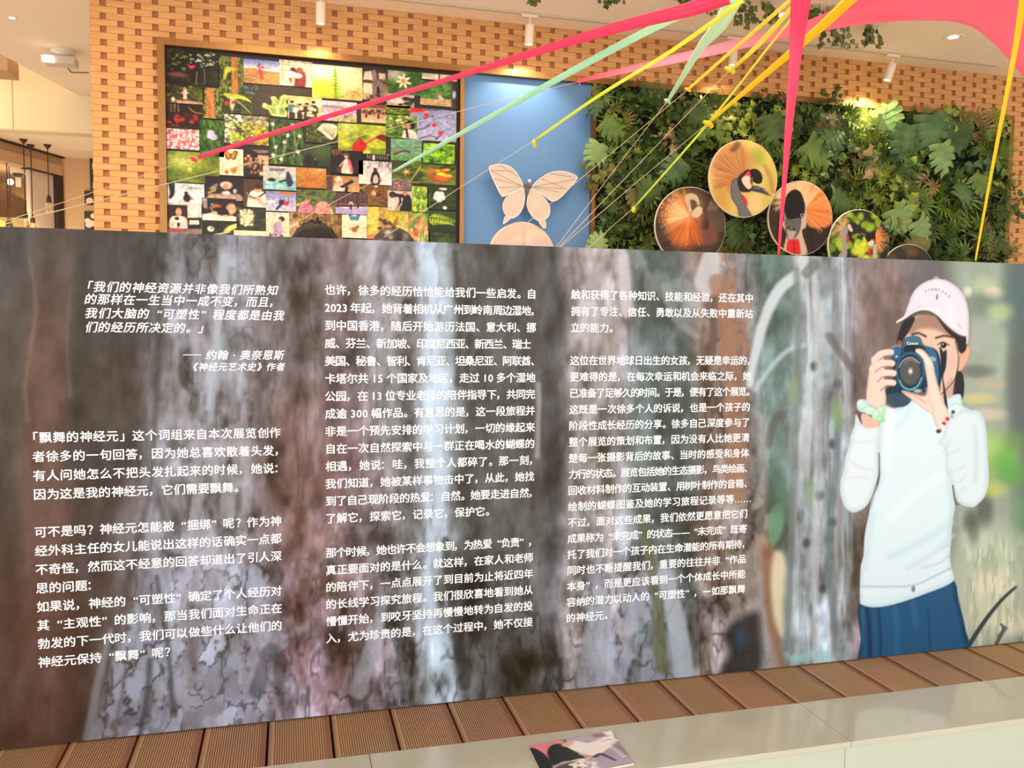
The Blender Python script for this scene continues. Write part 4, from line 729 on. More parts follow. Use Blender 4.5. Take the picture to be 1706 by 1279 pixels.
def c_bright(p): p.C[:] = (30, 36, 20); idx = (p.X > .04)*(p.X < .97)*(p.Y > .04)*(p.Y < .95)*1.0; p.put(idx, (90, 150, 30)); p.noise((176, 214, 60), 6, 6, .42, .58, .95, 4, 69, idx); p.noise((40, 70, 20), 7, 7, .62, .72, .9, 4, 70, idx)
def c_ravens(p): p.grad((60, 80, 50), (44, 60, 36)); p.ell(.2, .75, .16, .28, (24, 24, 24), 1, .4); p.ell(.45, .85, .06, .15, (28, 26, 24)); p.ell(.7, .3, .3, .3, (80, 104, 60), .7, .8); p.ell(.42, .65, .02, .03, (150, 160, 170))
def c_girl(p): p.grad((30, 20, 22), (44, 32, 34)); p.dots(14, .0, .0, .5, .2, .06, (130, 80, 50), 71, .7); p.ell(.3, .85, .15, .1, (90, 60, 46), .8); p.poly([(.34, 1.02), (.38, .55), (.44, .38), (.54, .38), (.62, .6), (.66, 1.02)], (240, 206, 186), 1, .03); p.line([(.56, .45), (.64, .9)], .05, (220, 110, 130)); p.ell(.48, .25, .06, .1, (236, 186, 140)); p.ell(.5, .18, .07, .07, (120, 80, 50)); p.line([(.38, .5), (.28, .7)], .025, (230, 180, 150))
def c_gauge(p): p.C[:] = (26, 20, 20); [p.line([(.15+.09*i, .6), (.18+.09*i, .9)], .01, (220, 210, 196)) for i in range(9)]; p.line([(.38, .6), (.38, 1)], .035, (236, 226, 210)); [p.line([(.88, .1+.1*i), (.96, .1+.1*i)], .012, (206, 196, 180)) for i in range(5)]
def c_desert(p): p.grad((196, 136, 62), (176, 116, 54)); p.line([(.4, .52), (.66, .54)], .035, (226, 80, 44)); p.ell(.6, .3, .15, .05, (206, 140, 80), .8); p.dots(8, .6, .05, .9, .2, .03, (230, 210, 180), 73, .8)
def c_winter(p): p.grad((206, 196, 204), (244, 226, 214)); p.noise((120, 110, 120), 26, 5, .45, .7, .8, 3, 74, sst(.5, .2, p.Y)); p.poly([(.36, .98), (.38, .6), (.46, .42), (.56, .42), (.64, .65), (.62, .98)], (34, 28, 32), 1, .02); p.ell(.5, .36, .05, .08, (44, 32, 34)); p.poly([(.44, .92), (.45, .65), (.55, .6), (.58, .9)], (214, 200, 200), 1, .02); p.line([(.66, .75), (.66, .88)], .02, (206, 50, 70))
def c_scope(p): p.grad((176, 120, 70), (206, 170, 110)); p.poly([(0, .1), (.2, 0), (.22, 1), (0, 1)], (84, 58, 54), .9, .05, False); p.poly([(.2, 1.02), (.28, .55), (.5, .5), (.6, .8), (.5, 1.02)], (240, 200, 180), 1, .03); p.ell(.38, .25, .11, .2, (246, 220, 190)); p.ell(.4, .45, .08, .12, (226, 170, 140)); p.line([(.48, .7), (.85, .25)], .07, (40, 44, 44)); p.ell(.86, .22, .06, .1, (110, 160, 160)); p.line([(.62, .7), (.6, 1)], .05, (50, 40, 40))
def c_spider(p): foliage(p, (60, 84, 24), (130, 150, 40), 30, .08, 76, .5); p.noise((50, 60, 20), 5, 4, .5, .7, .8, 3, 77); p.dots(14, .5, .35, 1, .9, .07, (196, 90, 40), 78, .8); p.dots(7, .65, .3, .9, .65, .05, (236, 190, 40), 79); [p.line([(.24, .5), (.24+.07*math.cos(a), .5+.14*math.sin(a))], .008, (230, 190, 110)) for a in np.arange(0, 6.2, .9)]; p.ell(.24, .5, .025, .06, (230, 180, 90)); p.line([(.3, .9), (.4, .5), (.46, .2)], .008, (206, 206, 110))
def c_ladies(p): foliage(p, (56, 66, 34), (110, 126, 60), 40, .08, 80); p.line([(0, .7), (.35, .45)], .03, (206, 180, 140)); p.poly([(.05, 1.02), (.15, .6), (.3, .55), (.42, .75), (.42, 1.02)], (206, 130, 150), 1, .03); p.ell(.28, .5, .06, .09, (206, 140, 120)); p.poly([(.48, 1.02), (.55, .55), (.7, .48), (.85, .6), (.92, 1.02)], (214, 150, 140), 1, .04); p.dots(14, .5, .5, .9, 1, .04, (236, 190, 176), 81); p.dots(10, .2, .6, .9, .95, .03, (190, 60, 70), 82)
def c_rink(p): p.grad((90, 66, 66), (60, 44, 46)); [p.line([(.15*i, 0), (.15*i+.02, .6)], .007, (150, 120, 116), .6) for i in range(8)]; p.line([(0, .55), (1, .5)], .015, (196, 90, 90)); p.poly([(-.1, .74), (.5, .66), (1.1, .64), (1.1, 1.1), (-.1, 1.1)], (176, 160, 206), 1, .02, False); p.line([(0, .72), (1, .63)], .02, (240, 230, 240)); p.poly([(.4, .55), (.46, .4), (.52, .42), (.56, .56)], (226, 180, 196), 1, .02); p.line([(.47, .55), (.48, .75)], .03, (40, 30, 36)); p.ell(.47, .36, .03, .05, (50, 34, 36)); p.line([(.7, .45), (.7, .68)], .025, (30, 24, 28)); p.ell(.7, .4, .03, .05, (150, 40, 40))
def c_bark(p): p.noise((150, 110, 50), 6, 8, .42, .65, .9, 4, 84); p.noise((60, 40, 20), 9, 9, .55, .7, .8, 4, 85); p.ell(.5, .4, .08, .1, (226, 180, 150)); p.ell(.58, .05, .06, .08, (230, 190, 170)); p.ell(.1, .8, .2, .25, (110, 150, 40), .9)
def c_photog(p): p.grad((206, 186, 176), (226, 206, 196)); p.poly([(.5, 1.02), (.6, .6), (.64, .2), (.85, .15), (.98, .45), (.96, 1.02)], (34, 32, 36), 1, .03); p.ell(.7, .12, .1, .12, (206, 130, 100)); p.ell(.2, .2, .15, .15, (26, 24, 26)); p.line([(.2, .2), (.6, .25)], .09, (40, 38, 40)); p.line([(.5, .3), (.52, .6)], .05, (40, 36, 38)); [p.line([(.5, .5), (x, 1)], .015, (60, 50, 50)) for x in (.3, .42, .52)]; p.ell(.19, .2, .09, .1, (60, 56, 60))
def c_bikes(p): p.noise((150, 130, 130), 8, 10, .4, .65, .9, 4, 87); p.dots(12, .25, .3, .65, .9, .07, (200, 150, 150), 88); p.dots(10, .25, .3, .7, 1, .05, (130, 40, 60), 89); p.line([(0, .9), (1, .3)], .01, (90, 80, 80))
def c_light(p): foliage(p, (90, 120, 40), (186, 214, 90), 50, .09, 90)
def c_whitefl(p): foliage(p, (26, 40, 16), (60, 86, 30), 20, .12, 92, .5); [p.ell(.42+.11*math.cos(a), .42+.13*math.sin(a), .11, .13, (240, 226, 236)) for a in np.arange(.3, 6.3, 1.26)]; p.ell(.42, .42, .05, .06, (250, 240, 200)); p.ell(.55, .06, .14, .06, (226, 206, 216)); p.ell(.62, .92, .07, .08, (220, 214, 236))
def c_bluebut(p): paper(p); butterfly(p, .5, .13, .24, (84, 150, 206), (60, 110, 160), 1.0, .0); p.poly([(.28, .62), (.45, .52), (.7, .44), (.66, .6), (.52, .78), (.4, .7)], (196, 140, 100), 1, .015); p.ell(.5, .64, .08, .07, (90, 60, 50), .8); p.ell(.5, .64, .03, .03, (230, 200, 150)); p.ell(.6, .52, .05, .04, (110, 80, 60), .8)
def c_roo(p): p.grad((206, 190, 50), (196, 180, 70)); p.noise((230, 210, 120), 4, 4, .45, .65, .8, 3, 94); p.poly([(.28, 1.02), (.32, .5), (.28, 0), (.42, 0), (.45, .35), (.6, .6), (.62, 1.02)], (190, 150, 90), 1, .03); p.poly([(.55, .7), (.66, .4), (.74, .25), (.72, .5), (.62, .75)], (150, 110, 60), 1, .02); p.dots(10, .3, .3, .6, .9, .05, (90, 60, 34), 95); p.ell(.12, .95, .12, .1, (206, 110, 80), .8); p.ell(.9, .5, .1, .4, (200, 190, 110), .7)
def c_bfern(p):
    p.grad((60, 80, 24), (36, 50, 20))
    for i in range(9): t = i/8; x = .05+.75*t; y = .3+.2*t*t; L = .42*(1-.6*t); p.poly([(x, y), (x+.08, y+L*.5), (x+.18, y+L), (x+.02, y+L*.6)], (186, 206, 50), 1, .015); p.poly([(x, y), (x+.12, y-L*.3), (x+.25, y-L*.45), (x+.1, y-L*.05)], (170, 196, 50), 1, .015)
    p.line([(0, .25), (.5, .38), (.95, .55)], .014, (130, 150, 40))
def c_redgreen(p): p.noise((150, 176, 70), 7, 7, .4, .6, .95, 4, 97); p.dots(34, 0, 0, 1, 1, .07, (206, 130, 90), 98, .8); p.dots(20, 0, .4, 1, 1, .06, (226, 196, 150), 99, .8); p.ell(.35, .72, .12, .08, (206, 70, 50), .8)
def c_moss(p): p.noise((70, 80, 30), 5, 5, .45, .7, .9, 4, 101); p.ell(.6, .7, .3, .3, (96, 120, 40), .6, .7)
def c_branch(p): p.noise((170, 140, 80), 12, 6, .42, .62, .95, 4, 103); [p.line([(.1*i, 0), (.1*i+.04, 1)], .015, (110, 80, 44), .7) for i in range(1, 10)]
def c_sepia(p): p.grad((176, 140, 96), (196, 160, 116)); p.line([(0, .6), (1, .25)], .05, (230, 200, 160)); p.ell(.3, .15, .12, .12, (110, 70, 50)); p.line([(0, .35), (1, .0)], .03, (150, 110, 70)); p.dots(12, .4, .4, 1, 1, .08, (90, 64, 44), 105)
# (art, base colour, x0, y0, x1, y1 in the photograph, layer, label)
PH = [
 (c_poppy,(26,22,18),273.4,81.3,365.2,145.4,0,'dark night photo print with one small pink poppy at collage corner'), (c_trunk,(50,60,24),363.6,92.8,405.5,157.5,0,'photo print of a yellow leaf on an orange trunk, beside dark poppy print'),
 (c_plain,(190,150,90),405.5,97.3,465.7,142.3,1,'photo print of a red figure standing on tan plain under blue sky'), (c_hug,(230,210,180),465,98.9,520.5,146,1,'photo print of two people in maroon holding white cushions before a grid'),
 (c_alley,(56,50,30),275.2,139.2,339.3,175,1,'photo print of a pale figure in dim green garden, below poppy print'), (c_leaf,(60,46,36),404.8,139.3,519,198,0,'photo print of one yellow edged variegated leaf on dark brown'),
 (c_lantern,(44,22,18),275.2,172,339.3,214,0,'dark photo print of red lanterns, above the pink blossom print'), (c_trunk2,(60,70,30),337.7,145.3,372.8,198.7,1,'narrow photo print of a thick orange trunk among green leaves'),
 (c_berry,(40,48,22),372,154.5,420,191,2,'photo print of two red berries under one yellow green leaf'), (c_cherry,(240,206,206),275.9,213.2,332.4,250.5,1,'photo print filled with pink and white cherry blossom'),
 (c_lilac,(44,76,24),332.8,198.7,373.5,262,2,'upright photo print of a pale lilac flower on green'), (c_shrub,(120,120,80),373.5,189.5,449,243,1,'photo print of white and yellow flowering shrubs around dark trunk'),
 (c_crowd,(236,214,170),479.5,159,536.3,201,2,'bright photo print of a group in dark clothes, backs bent together'), (c_stars,(40,64,24),447.5,197.2,505.4,276,1,'photo print of white starry flowers on long pale stems'),
 (c_blur,(120,150,50),276.5,250.6,365.2,306.2,0,'photo print of soft blurred yellow green, below the blossom print'), (c_monarch,(244,228,196),365.2,246.8,405.5,293.2,2,'cream paper sheet with an orange butterfly and a smaller folded one'),
 (c_market,(60,40,34),405.5,247.5,448.2,297,2,'dark photo print of a crowd under a market canopy'), (c_whitehat,(50,38,36),341.5,292.5,405.5,335,1,'dark photo print of a person in white hat at a pale table'),
 (c_snow,(240,238,238),278.3,303.9,340.8,340.5,1,'photo print of a person in black sitting in white snow'), (c_curtain,(236,226,216),278,335,336.2,389.6,0,'photo print of a white curtain with a black printer below'),
 (c_show,(70,50,46),279.8,340.5,312.6,380.9,2,'small print of a smiling person holding up a white picture'), (c_desk,(60,42,40),336.2,329,394,368.7,2,'photo print of a hand writing on white paper at a desk'),
 (c_boy,(90,64,52),405.5,297.8,442.9,345.8,1,'photo print of a person in white shirt with a dark shoulder strap'), (c_pool,(190,206,206),438.3,275.7,493.2,317.6,3,'photo print of a person in dark blue beside a turquoise pool'),
 (c_para,(160,160,206),442.9,317.6,493.2,352.7,2,'photo print of two people hanging under an orange parachute'), (c_hydra,(50,58,36),394,345,442.9,384.2,1,'photo print of a cream hydrangea head on dark green'),
 (c_bird,(44,48,28),336.2,367.9,395.6,393,0,'photo print of a yellow green leaf and white bird head, cut by the board'), (c_purple,(238,220,194),442.9,352.7,481.8,396,1,'cream photo print of a person in lavender bending down'),
 (c_cream,(244,228,200),389.5,383.2,443,396,1,'cream paper sheet, mostly hidden behind the grey print board'), (c_fern,(230,210,160),519.7,106,603.4,168.3,1,'large photo print of one upright green fern tip on cream'),
 (c_grey,(150,130,116),603.4,114.2,646,168.3,1,'photo print of a person in grey clothes before dark shop windows'), (c_daisy,(80,110,50),646,116.6,702.7,160.1,1,'photo print of a white daisy with orange centre'),
 (c_lens,(190,176,170),644.4,155.2,690,181.5,0,'pale grey photo print below the daisy print'), (c_sparrow,(60,110,50),700.2,133.9,751.9,178.2,2,'photo print of a small bird on sand before green plants'),
 (c_band,(226,206,190),702,121,761,136,1,'pale strip of photo print above the small bird print'), (c_bulb,(64,50,42),750,134,761,182,0,'dark sliver of photo print with a pale blue oval'),
 (c_lavender,(200,190,200),536,166.7,594.4,204.4,2,'photo print of a figure in a hazy lavender field'), (c_street,(170,130,100),601.8,173.2,642.8,206,1,'sepia photo print of small figures on a dusty square'),
 (c_hedge,(80,96,30),641.5,174.5,684,191.5,0,'narrow photo print of yellow green hedge leaves'), (c_bush,(90,120,50),642.8,190.5,694.5,231.5,2,'photo print of a dark haired person photographing a white flowering bush'),
 (c_kapok,(156,160,204),683,179,760.1,237.3,1,'photo print of red blossoms on bare branches against lavender sky'), (c_paleleaf,(50,60,30),509.8,202.8,563.2,239.8,1,'photo print of a large pale cream leaf over dark green'),
 (c_redfl,(170,180,60),563.2,204.4,642.8,258,2,'photo print of a red pointed flower on blurred yellow green'), (c_pond,(100,150,120),651,230,703.5,269.4,2,'photo print of driftwood on teal green water'),
 (c_bright,(80,130,30),702.7,235.7,759.3,276,2,'photo print of bright lime green leaves with a dark border'), (c_ravens,(54,72,44),505,239.8,552.5,279,0,'dark green photo print with two black bird shapes'),
 (c_girl,(40,28,30),550.9,248.9,605,290.7,3,'night photo print of a person in white with a pink sash'), (c_gauge,(26,20,20),605,246.4,650.2,268,1,'black photo print with a row of small white bars'),
 (c_desert,(190,130,60),492.5,278.4,543.5,314.5,1,'plain orange brown photo print with one short red stroke'), (c_winter,(230,220,216),597.7,266.9,652.6,308.8,3,'photo print of a person in black with white front standing in snow'),
 (c_scope,(190,150,100),543.5,291.5,598.5,320.3,2,'photo print of a person in a sun hat looking through a black telescope'), (c_spider,(90,110,40),650,266,759.3,309,0,'photo print of a pale spider and yellow flowers on green'),
 (c_ladies,(90,100,60),492.5,314.5,559,357,1,'photo print of people in pink sitting in front of trees'), (c_rink,(80,60,60),559,320.3,612.4,358,2,'photo print of skaters on a lavender ice rink'),
 (c_bark,(120,86,40),598.5,307,647,344,1,'photo print of brown bark with small pale pink buds'), (c_photog,(214,196,186),646,317,686.3,352.3,2,'photo print of a person in black aiming a very long lens'),
 (c_bikes,(110,96,96),647.7,296.5,686.3,318,1,'grey photo print of red bicycles on a street'), (c_light,(120,150,60),685.5,309.6,713,355,1,'narrow photo print of light green leaves'),
 (c_whitefl,(40,56,24),711.7,311,759.3,350,1,'photo print of a white five petalled flower on dark green'), (c_bluebut,(244,228,198),569.8,357.2,610.8,397,3,'cream paper sheet with a blue butterfly above a brown one'),
 (c_roo,(206,190,60),611,344,681,400,0,'yellow photo print of a long brown animal neck with spots'), (c_bfern,(56,76,24),713,351,759.3,387,2,'photo print of a bright lime fern frond on dark ground'),
 (c_redgreen,(120,140,60),680,352,716,405,1,'photo print of reddish and green leaf tangle'), (c_moss,(44,52,20),714,385,759.3,408,1,'very dark mossy photo print at lower collage corner'),
 (c_branch,(120,90,50),500,355,571,398,1,'photo print of brown twigs, behind the dark haired head'), (c_sepia,(170,136,96),480,353,521,396,0,'sepia photo print of pale crossing beams, beside lavender clothed person print'),
]
for fn, base, x0, y0, x1, y1, layer, lab in PH:
    yy = YB-0.003-0.0035*layer
    a = at(x0, y0, yy); b = at(x1, y1, yy)
    xa, xb = max(a.x, NX0+fw+.002), min(b.x, MX1[0]-.002); z1, z0 = min(a.z, NZ1-fw-.001), b.z
    big = (x1-x0)*(y1-y0); q = 1.35 if big > 2000 else 1.1
    nx, nz = int(max(18, (x1-x0)/q)), int(max(18, (y1-y0)/q))
    me, V = grid_mesh('photo_print', np.linspace(xa, xb, nx), np.linspace(z0, z1, nz), yy-.0012)
    p = Pic((V[:, 0]-xa)/(xb-xa), 1-(V[:, 2]-z0)/(z1-z0), base); p.soft = .02; fn(p)
    gr = (fbm(p.X*14+layer*3+x0, p.Y*12+y0, 3, 150)-.5)*.4+(fbm(p.X*30+x0, p.Y*26, 2, 151)-.5)*.25
    p.C = np.clip(p.C*(1+gr)[:, None], 0, 255); p.C = 255*np.clip((p.C/255-.5)*1.08+.475, 0, 1)
    n = len(V); p.write(me, 0.95)
    # paper thickness: a thin backing under the printed face, in the same mesh
    bm = bmesh.new(); bm.from_mesh(me); lay = bm.verts.layers.float_color['ink']
    q8 = [bm.verts.new(c) for c in ((xa, yy-.0011, z0), (xb, yy-.0011, z0), (xb, yy-.0011, z1), (xa, yy-.0011, z1), (xa, yy+.0003, z0), (xb, yy+.0003, z0), (xb, yy+.0003, z1), (xa, yy+.0003, z1))]
    for v_ in q8: v_[lay] = (.8, .75, .68, 1)
    for f_ in ((4, 5, 6, 7), (0, 1, 5, 4), (1, 2, 6, 5), (2, 3, 7, 6), (3, 0, 4, 7)): bm.faces.new([q8[i] for i in f_])
    bm.to_mesh(me); bm.free()
    tag(put('photo_print', me, M_PRINT), lab, 'photo print', 'prints in the photo collage')

# ------------------------------------------------------------------ blue panel with the paper butterfly
M_BLUE = mat('blue_board', (92, 138, 190), 0.55)
mb = MB(); mb.box((MX1[1]+.001, YB+.002, 0.243), (MX2[0]-.001, YW-.002, NZ1-fw-.001))
tag(mb.build('blue_panel', M_BLUE), 'tall plain sky blue display panel behind the white paper butterfly', 'display panel')
M_WING = mat('wing_paper', (218, 202, 188), 0.7, trans=0.1); M_RIB = mat('wing_ribs', (170, 152, 140), 0.6); M_EDGEW = mat('wing_edge', (238, 224, 212), 0.6); M_BODY = mat('butterfly_body', (120, 84, 50), 0.6)
YF = YB-0.10
zz = lambda *p: [at(780+x/7.75, 255+y/7.75, YF) for x, y in p]
bf = thing('paper_butterfly', 'white paper butterfly with ribbed wings hanging on the blue panel', 'butterfly ornament', zz((770, 450))[0])
def wing(name, pts, ribs=()):
    q = spline([(v.x, v.z) for v in zz(*pts)], 4)
    c = q.mean(0)
    mb = MB(); mb.slab([tuple(p) for p in q], YF-.003, YF+.003); o = mb.build(name, M_WING, bf)
    e = MB(); loop = [(p[0], YF-.003, p[1]) for p in q]; e.tube(loop+[loop[0]], .0035, 6, False); e.build('wing_edge', M_EDGEW, o)
    if ribs:
        r_ = MB()
        for a, b in ribs: P0, P1 = zz(a, b); r_.tube([(P0.x, YF-.0035, P0.z), (P1.x, YF-.0035, P1.z)], .0022, 6)
        r_.build('wing_ribs', M_RIB, o)
    return o
wing('forewing', [(270,185),(330,155),(420,148),(520,170),(600,230),(660,320),(700,400),(700,440),(600,490),(460,560),(410,520),(350,400),(300,290)], [((690,420),(285,225)),((690,425),(335,330)),((690,430),(395,445)),((690,435),(520,500)),((640,300),(410,160)),((560,230),(620,228)),((285,225),(560,228))])
wing('forewing', [(1395,300),(1390,350),(1280,480),(1180,580),(1080,620),(940,520),(840,460),(830,430),(880,370),(960,310),(1060,255),(1170,238),(1280,250)], [((840,430),(1380,340)),((840,435),(1270,460)),((845,440),(1160,500)),((850,445),(1040,600)),((940,330),(1230,445)),((1050,262),(1340,310))])
wing('hindwing', [(700,450),(720,500),(725,600),(705,700),(650,790),(570,840),(500,815),(455,740),(450,660),(480,590),(540,540),(620,490)])
wing('hindwing', [(830,460),(930,530),(1010,620),(1050,700),(1045,790),(1000,850),(920,875),(850,840),(790,760),(760,680),(765,600),(790,500)])
wing('wing_tail', [(485,815),(540,840),(490,890),(455,910),(460,870)]); wing('wing_tail', [(915,880),(985,865),(1000,955),(970,965),(940,930)])
mb = MB(); a, b, c = zz((760, 500), (765, 420), (785, 365))
mb.ball((a.x, YF-.01, a.z), (.010, .010, .018)); mb.ball((b.x, YF-.012, b.z), (.014, .013, .022)); mb.build('body', M_BODY, bf, True)
mb = MB(); mb.ball((c.x, YF-.012, c.z), (.012, .012, .014)); mb.build('head', M_EDGEW, bf, True)
mb = MB(); mb.tube([(b.x, YF-.01, b.z), (b.x, YB+.003, b.z+.02)], .004); 
for p_, q_ in (((700, 430), (750, 420)), ((830, 445), (780, 430))): A_, B_ = zz(p_, q_); mb.tube([(A_.x, YF-.006, A_.z), (B_.x, YF-.01, B_.z)], .003)
mb.build('mounting_wire', M_LEGM, bf)
# pale round disc below it
c = at(870, 427, YB-.06); rr_ = (at(924, 427, YB-.06)-c).length
ds = thing('round_disc', 'large pale peach disc with clouded print below the paper butterfly', 'round panel', (c.x, YB-.06, c.z))
mb = MB(); mb.lathe([(rr_-.004, -.012), (rr_, -.008), (rr_, .055), (rr_-.01, .06)], (c.x, YB-.06, c.z), 'Y', 64); mb.build('rim', mat('disc_rim', (250, 226, 206), .6), ds)
def disc_face(c, r, y, draw, base, parent, n=26, m=96, pxspace=False):
    rad = np.linspace(0.004, 1, n)*r; t = np.linspace(0, 2*math.pi, m, endpoint=False)
    V = np.stack([c.x+np.outer(rad, np.cos(t)), np.full((n, m), y), c.z+np.outer(rad, np.sin(t))], -1).reshape(-1, 3)
    F = [(i*m+j, i*m+(j+1) % m, (i+1)*m+(j+1) % m, (i+1)*m+j) for i in range(n-1) for j in range(m)]+[tuple(range(m))]
    me = bpy.data.meshes.new('printed_face'); me.from_pydata(V.tolist(), [], F); me.update()
    if pxspace: X, Y = to_px(V); p = Pic(X, Y, base); p.soft = .7
    else: p = Pic((V[:, 0]-c.x)/r, -(V[:, 2]-c.z)/r, base); p.soft = .03
    draw(p); p.write(me, .95); return put('printed_face', me, M_PRINT, parent)
def d_cloud(p): p.grad((240, 200, 170), (206, 190, 196), 0, -1, 0, .1); p.noise((246, 214, 190), 2, 4, .45, .65, .8, 3, 120); p.noise((190, 184, 200), 2, 3, .5, .7, .6, 3, 121, sst(-.6, -.1, p.Y)); p.line([(.02, -1), (.04, 1)], .05, (176, 170, 184), .5, .06)
disc_face(c, rr_-.006, YB-.0735, d_cloud, (226, 200, 184), ds)

# ------------------------------------------------------------------ round crane pictures in front of the plants
YD = YW-0.34
zq = lambda *p: [(1080+x/6.089, 220+y/6.089) for x, y in p]
zr = lambda *p: [(1330+x/4.0, 130+y/4.0) for x, y in p]
zs_ = lambda *p: [(1360+x/4.93, 330+y/4.93) for x, y in p]
def fan(p, cx, cy, a0, a1, r0, r1, cols, n, w, seed):
    g = np.random.RandomState(seed)
    for i in range(n):
        a = R(a0+(a1-a0)*g.rand()); rr = r0+(r1-r0)*(.75+.3*g.rand()); c = np.array(cols[g.randint(len(cols))])
        p.line([(cx+2*math.cos(a), cy-2*math.sin(a)), (cx+rr*math.cos(a), cy-rr*math.sin(a))], (w*.8, .25), c, .62, .6, False)
def d_one(p):
    p.grad((44, 34, 26), (60, 44, 34), 0, 320, 0, 430); p.noise((80, 60, 44), .05, .05, .45, .7, .7, 3, 131)
    p.poly(zq((600,780),(660,660),(760,780),(800,980),(700,1000),(620,900)), (88, 72, 60), .9, 2); [p.line(zq((600+i*22, 790), (650+i*20, 690+i*16)), .8, (170, 150, 130), .7, .8) for i in range(6)]
    p.poly(zq((520,1000),(600,900),(680,950),(700,1100),(560,1150)), (120, 76, 60), .8, 4); p.poly(zq((520,930),(560,880),(610,920),(600,980),(550,990)), (40, 30, 26), .9, 3)
    x, y = zq((415, 850))[0]
    p.ell(x-12, y-4, 34, 34, (222, 156, 96), .75, .5); p.ell(x-6, y+24, 24, 28, (204, 104, 44), .8, .6); fan(p, x, y, 100, 275, 20, 52, [(232, 160, 90), (214, 120, 56), (240, 190, 130), (190, 96, 40)], 150, 1.0, 1); fan(p, x, y, 225, 300, 20, 55, [(206, 96, 36), (226, 130, 60), (160, 70, 26)], 90, 1.0, 2); fan(p, x, y, 130, 200, 10, 40, [(246, 216, 170), (240, 196, 140)], 60, .9, 3); p.ell(x-6, y+2, 13, 13, (236, 180, 120), .5, .7)
    p.poly(zq((368,690),(380,640),(430,620),(490,640),(518,700),(515,740),(490,730),(470,690),(430,690),(440,780),(420,830),(400,760)), (200, 180, 150), 1, 1); p.poly(zq((430,690),(480,700),(500,760),(450,790),(430,740)), (84, 70, 60), .9, 1.5)
    p.poly(zq((440,830),(480,770),(520,752),(560,790),(540,830),(500,866),(460,860)), (214, 190, 170), 1, 1); p.poly(zq((552,780),(585,790),(618,828),(590,822),(550,805)), (70, 64, 62)); p.line(zq((470,880),(500,930)), 1.5, (190, 50, 40), .8, 1.5)
def d_two(p):
    p.grad((230, 196, 130), (196, 180, 90), 1180, 240, 1295, 360); p.noise((214, 206, 110), .06, .05, .45, .65, .8, 3, 133); p.ell(1262, 262, 12, 14, (150, 166, 60), .8, .7); p.ell(1200, 330, 14, 30, (190, 140, 60), .7, .7); p.ell(1285, 300, 10, 40, (206, 180, 90), .7, .7); p.line(zq((1180,340),(1240,470),(1260,600)), 3.5, (150, 110, 60), .5, 4); p.ell(1258, 340, 12, 16, (230, 200, 150), .8, .6); p.ell(1195, 275, 10, 26, (220, 180, 120), .6, .7)
    x, y = zq((975, 480))[0]
    p.ell(x-20, y-24, 34, 38, (190, 134, 80), .9, .4); fan(p, x, y, 85, 200, 20, 56, [(200, 140, 84), (170, 104, 56), (206, 156, 100), (160, 104, 60)], 260, .55, 4); fan(p, x, y, 165, 225, 15, 36, [(206, 140, 76), (180, 110, 56)], 70, .9, 5); p.poly(zq((830,180),(890,100),(935,110),(930,150),(870,200)), (70, 50, 34), .6, 3)
    p.poly(zq((840,520),(880,470),(940,480),(940,620),(1000,760),(1050,860),(930,870),(900,760),(840,660)), (104, 108, 110), 1, 1, True, ((70, 72, 74), 3, .6))
    p.poly(zq((905,480),(960,410),(1030,385),(1060,560),(1040,600),(980,610),(930,590)), (34, 26, 24), 1, 1); p.poly(zq((1030,390),(1080,372),(1130,395),(1158,450),(1150,510),(1110,525),(1060,500),(1040,460)), (22, 18, 18), 1, .8); p.poly(zq((950,470),(985,440),(1030,440),(1035,500),(1050,550),(1020,580),(985,555),(955,510)), (240, 206, 190), 1, .8); p.poly(zq((972,445),(1015,395),(1035,420),(1035,450),(1000,440)), (226, 60, 76), 1, .8)
    p.poly(zq((1040,590),(1060,545),(1120,550),(1180,580),(1240,648),(1190,632),(1110,610)), (60, 62, 66), 1, .8); p.line(zq((1080,560),(1150,575),(1200,610)), 1, (130, 134, 140), .9, .8); p.ell(*zq((1152,576))[0], 1.2, .9, (20, 20, 20)); p.ell(*zq((1050,475))[0], 2, 3, (120, 110, 80), .9)
    p.poly(zq((940,640),(965,640),(1005,700),(1003,750),(970,700)), (206, 40, 40), 1, .8)
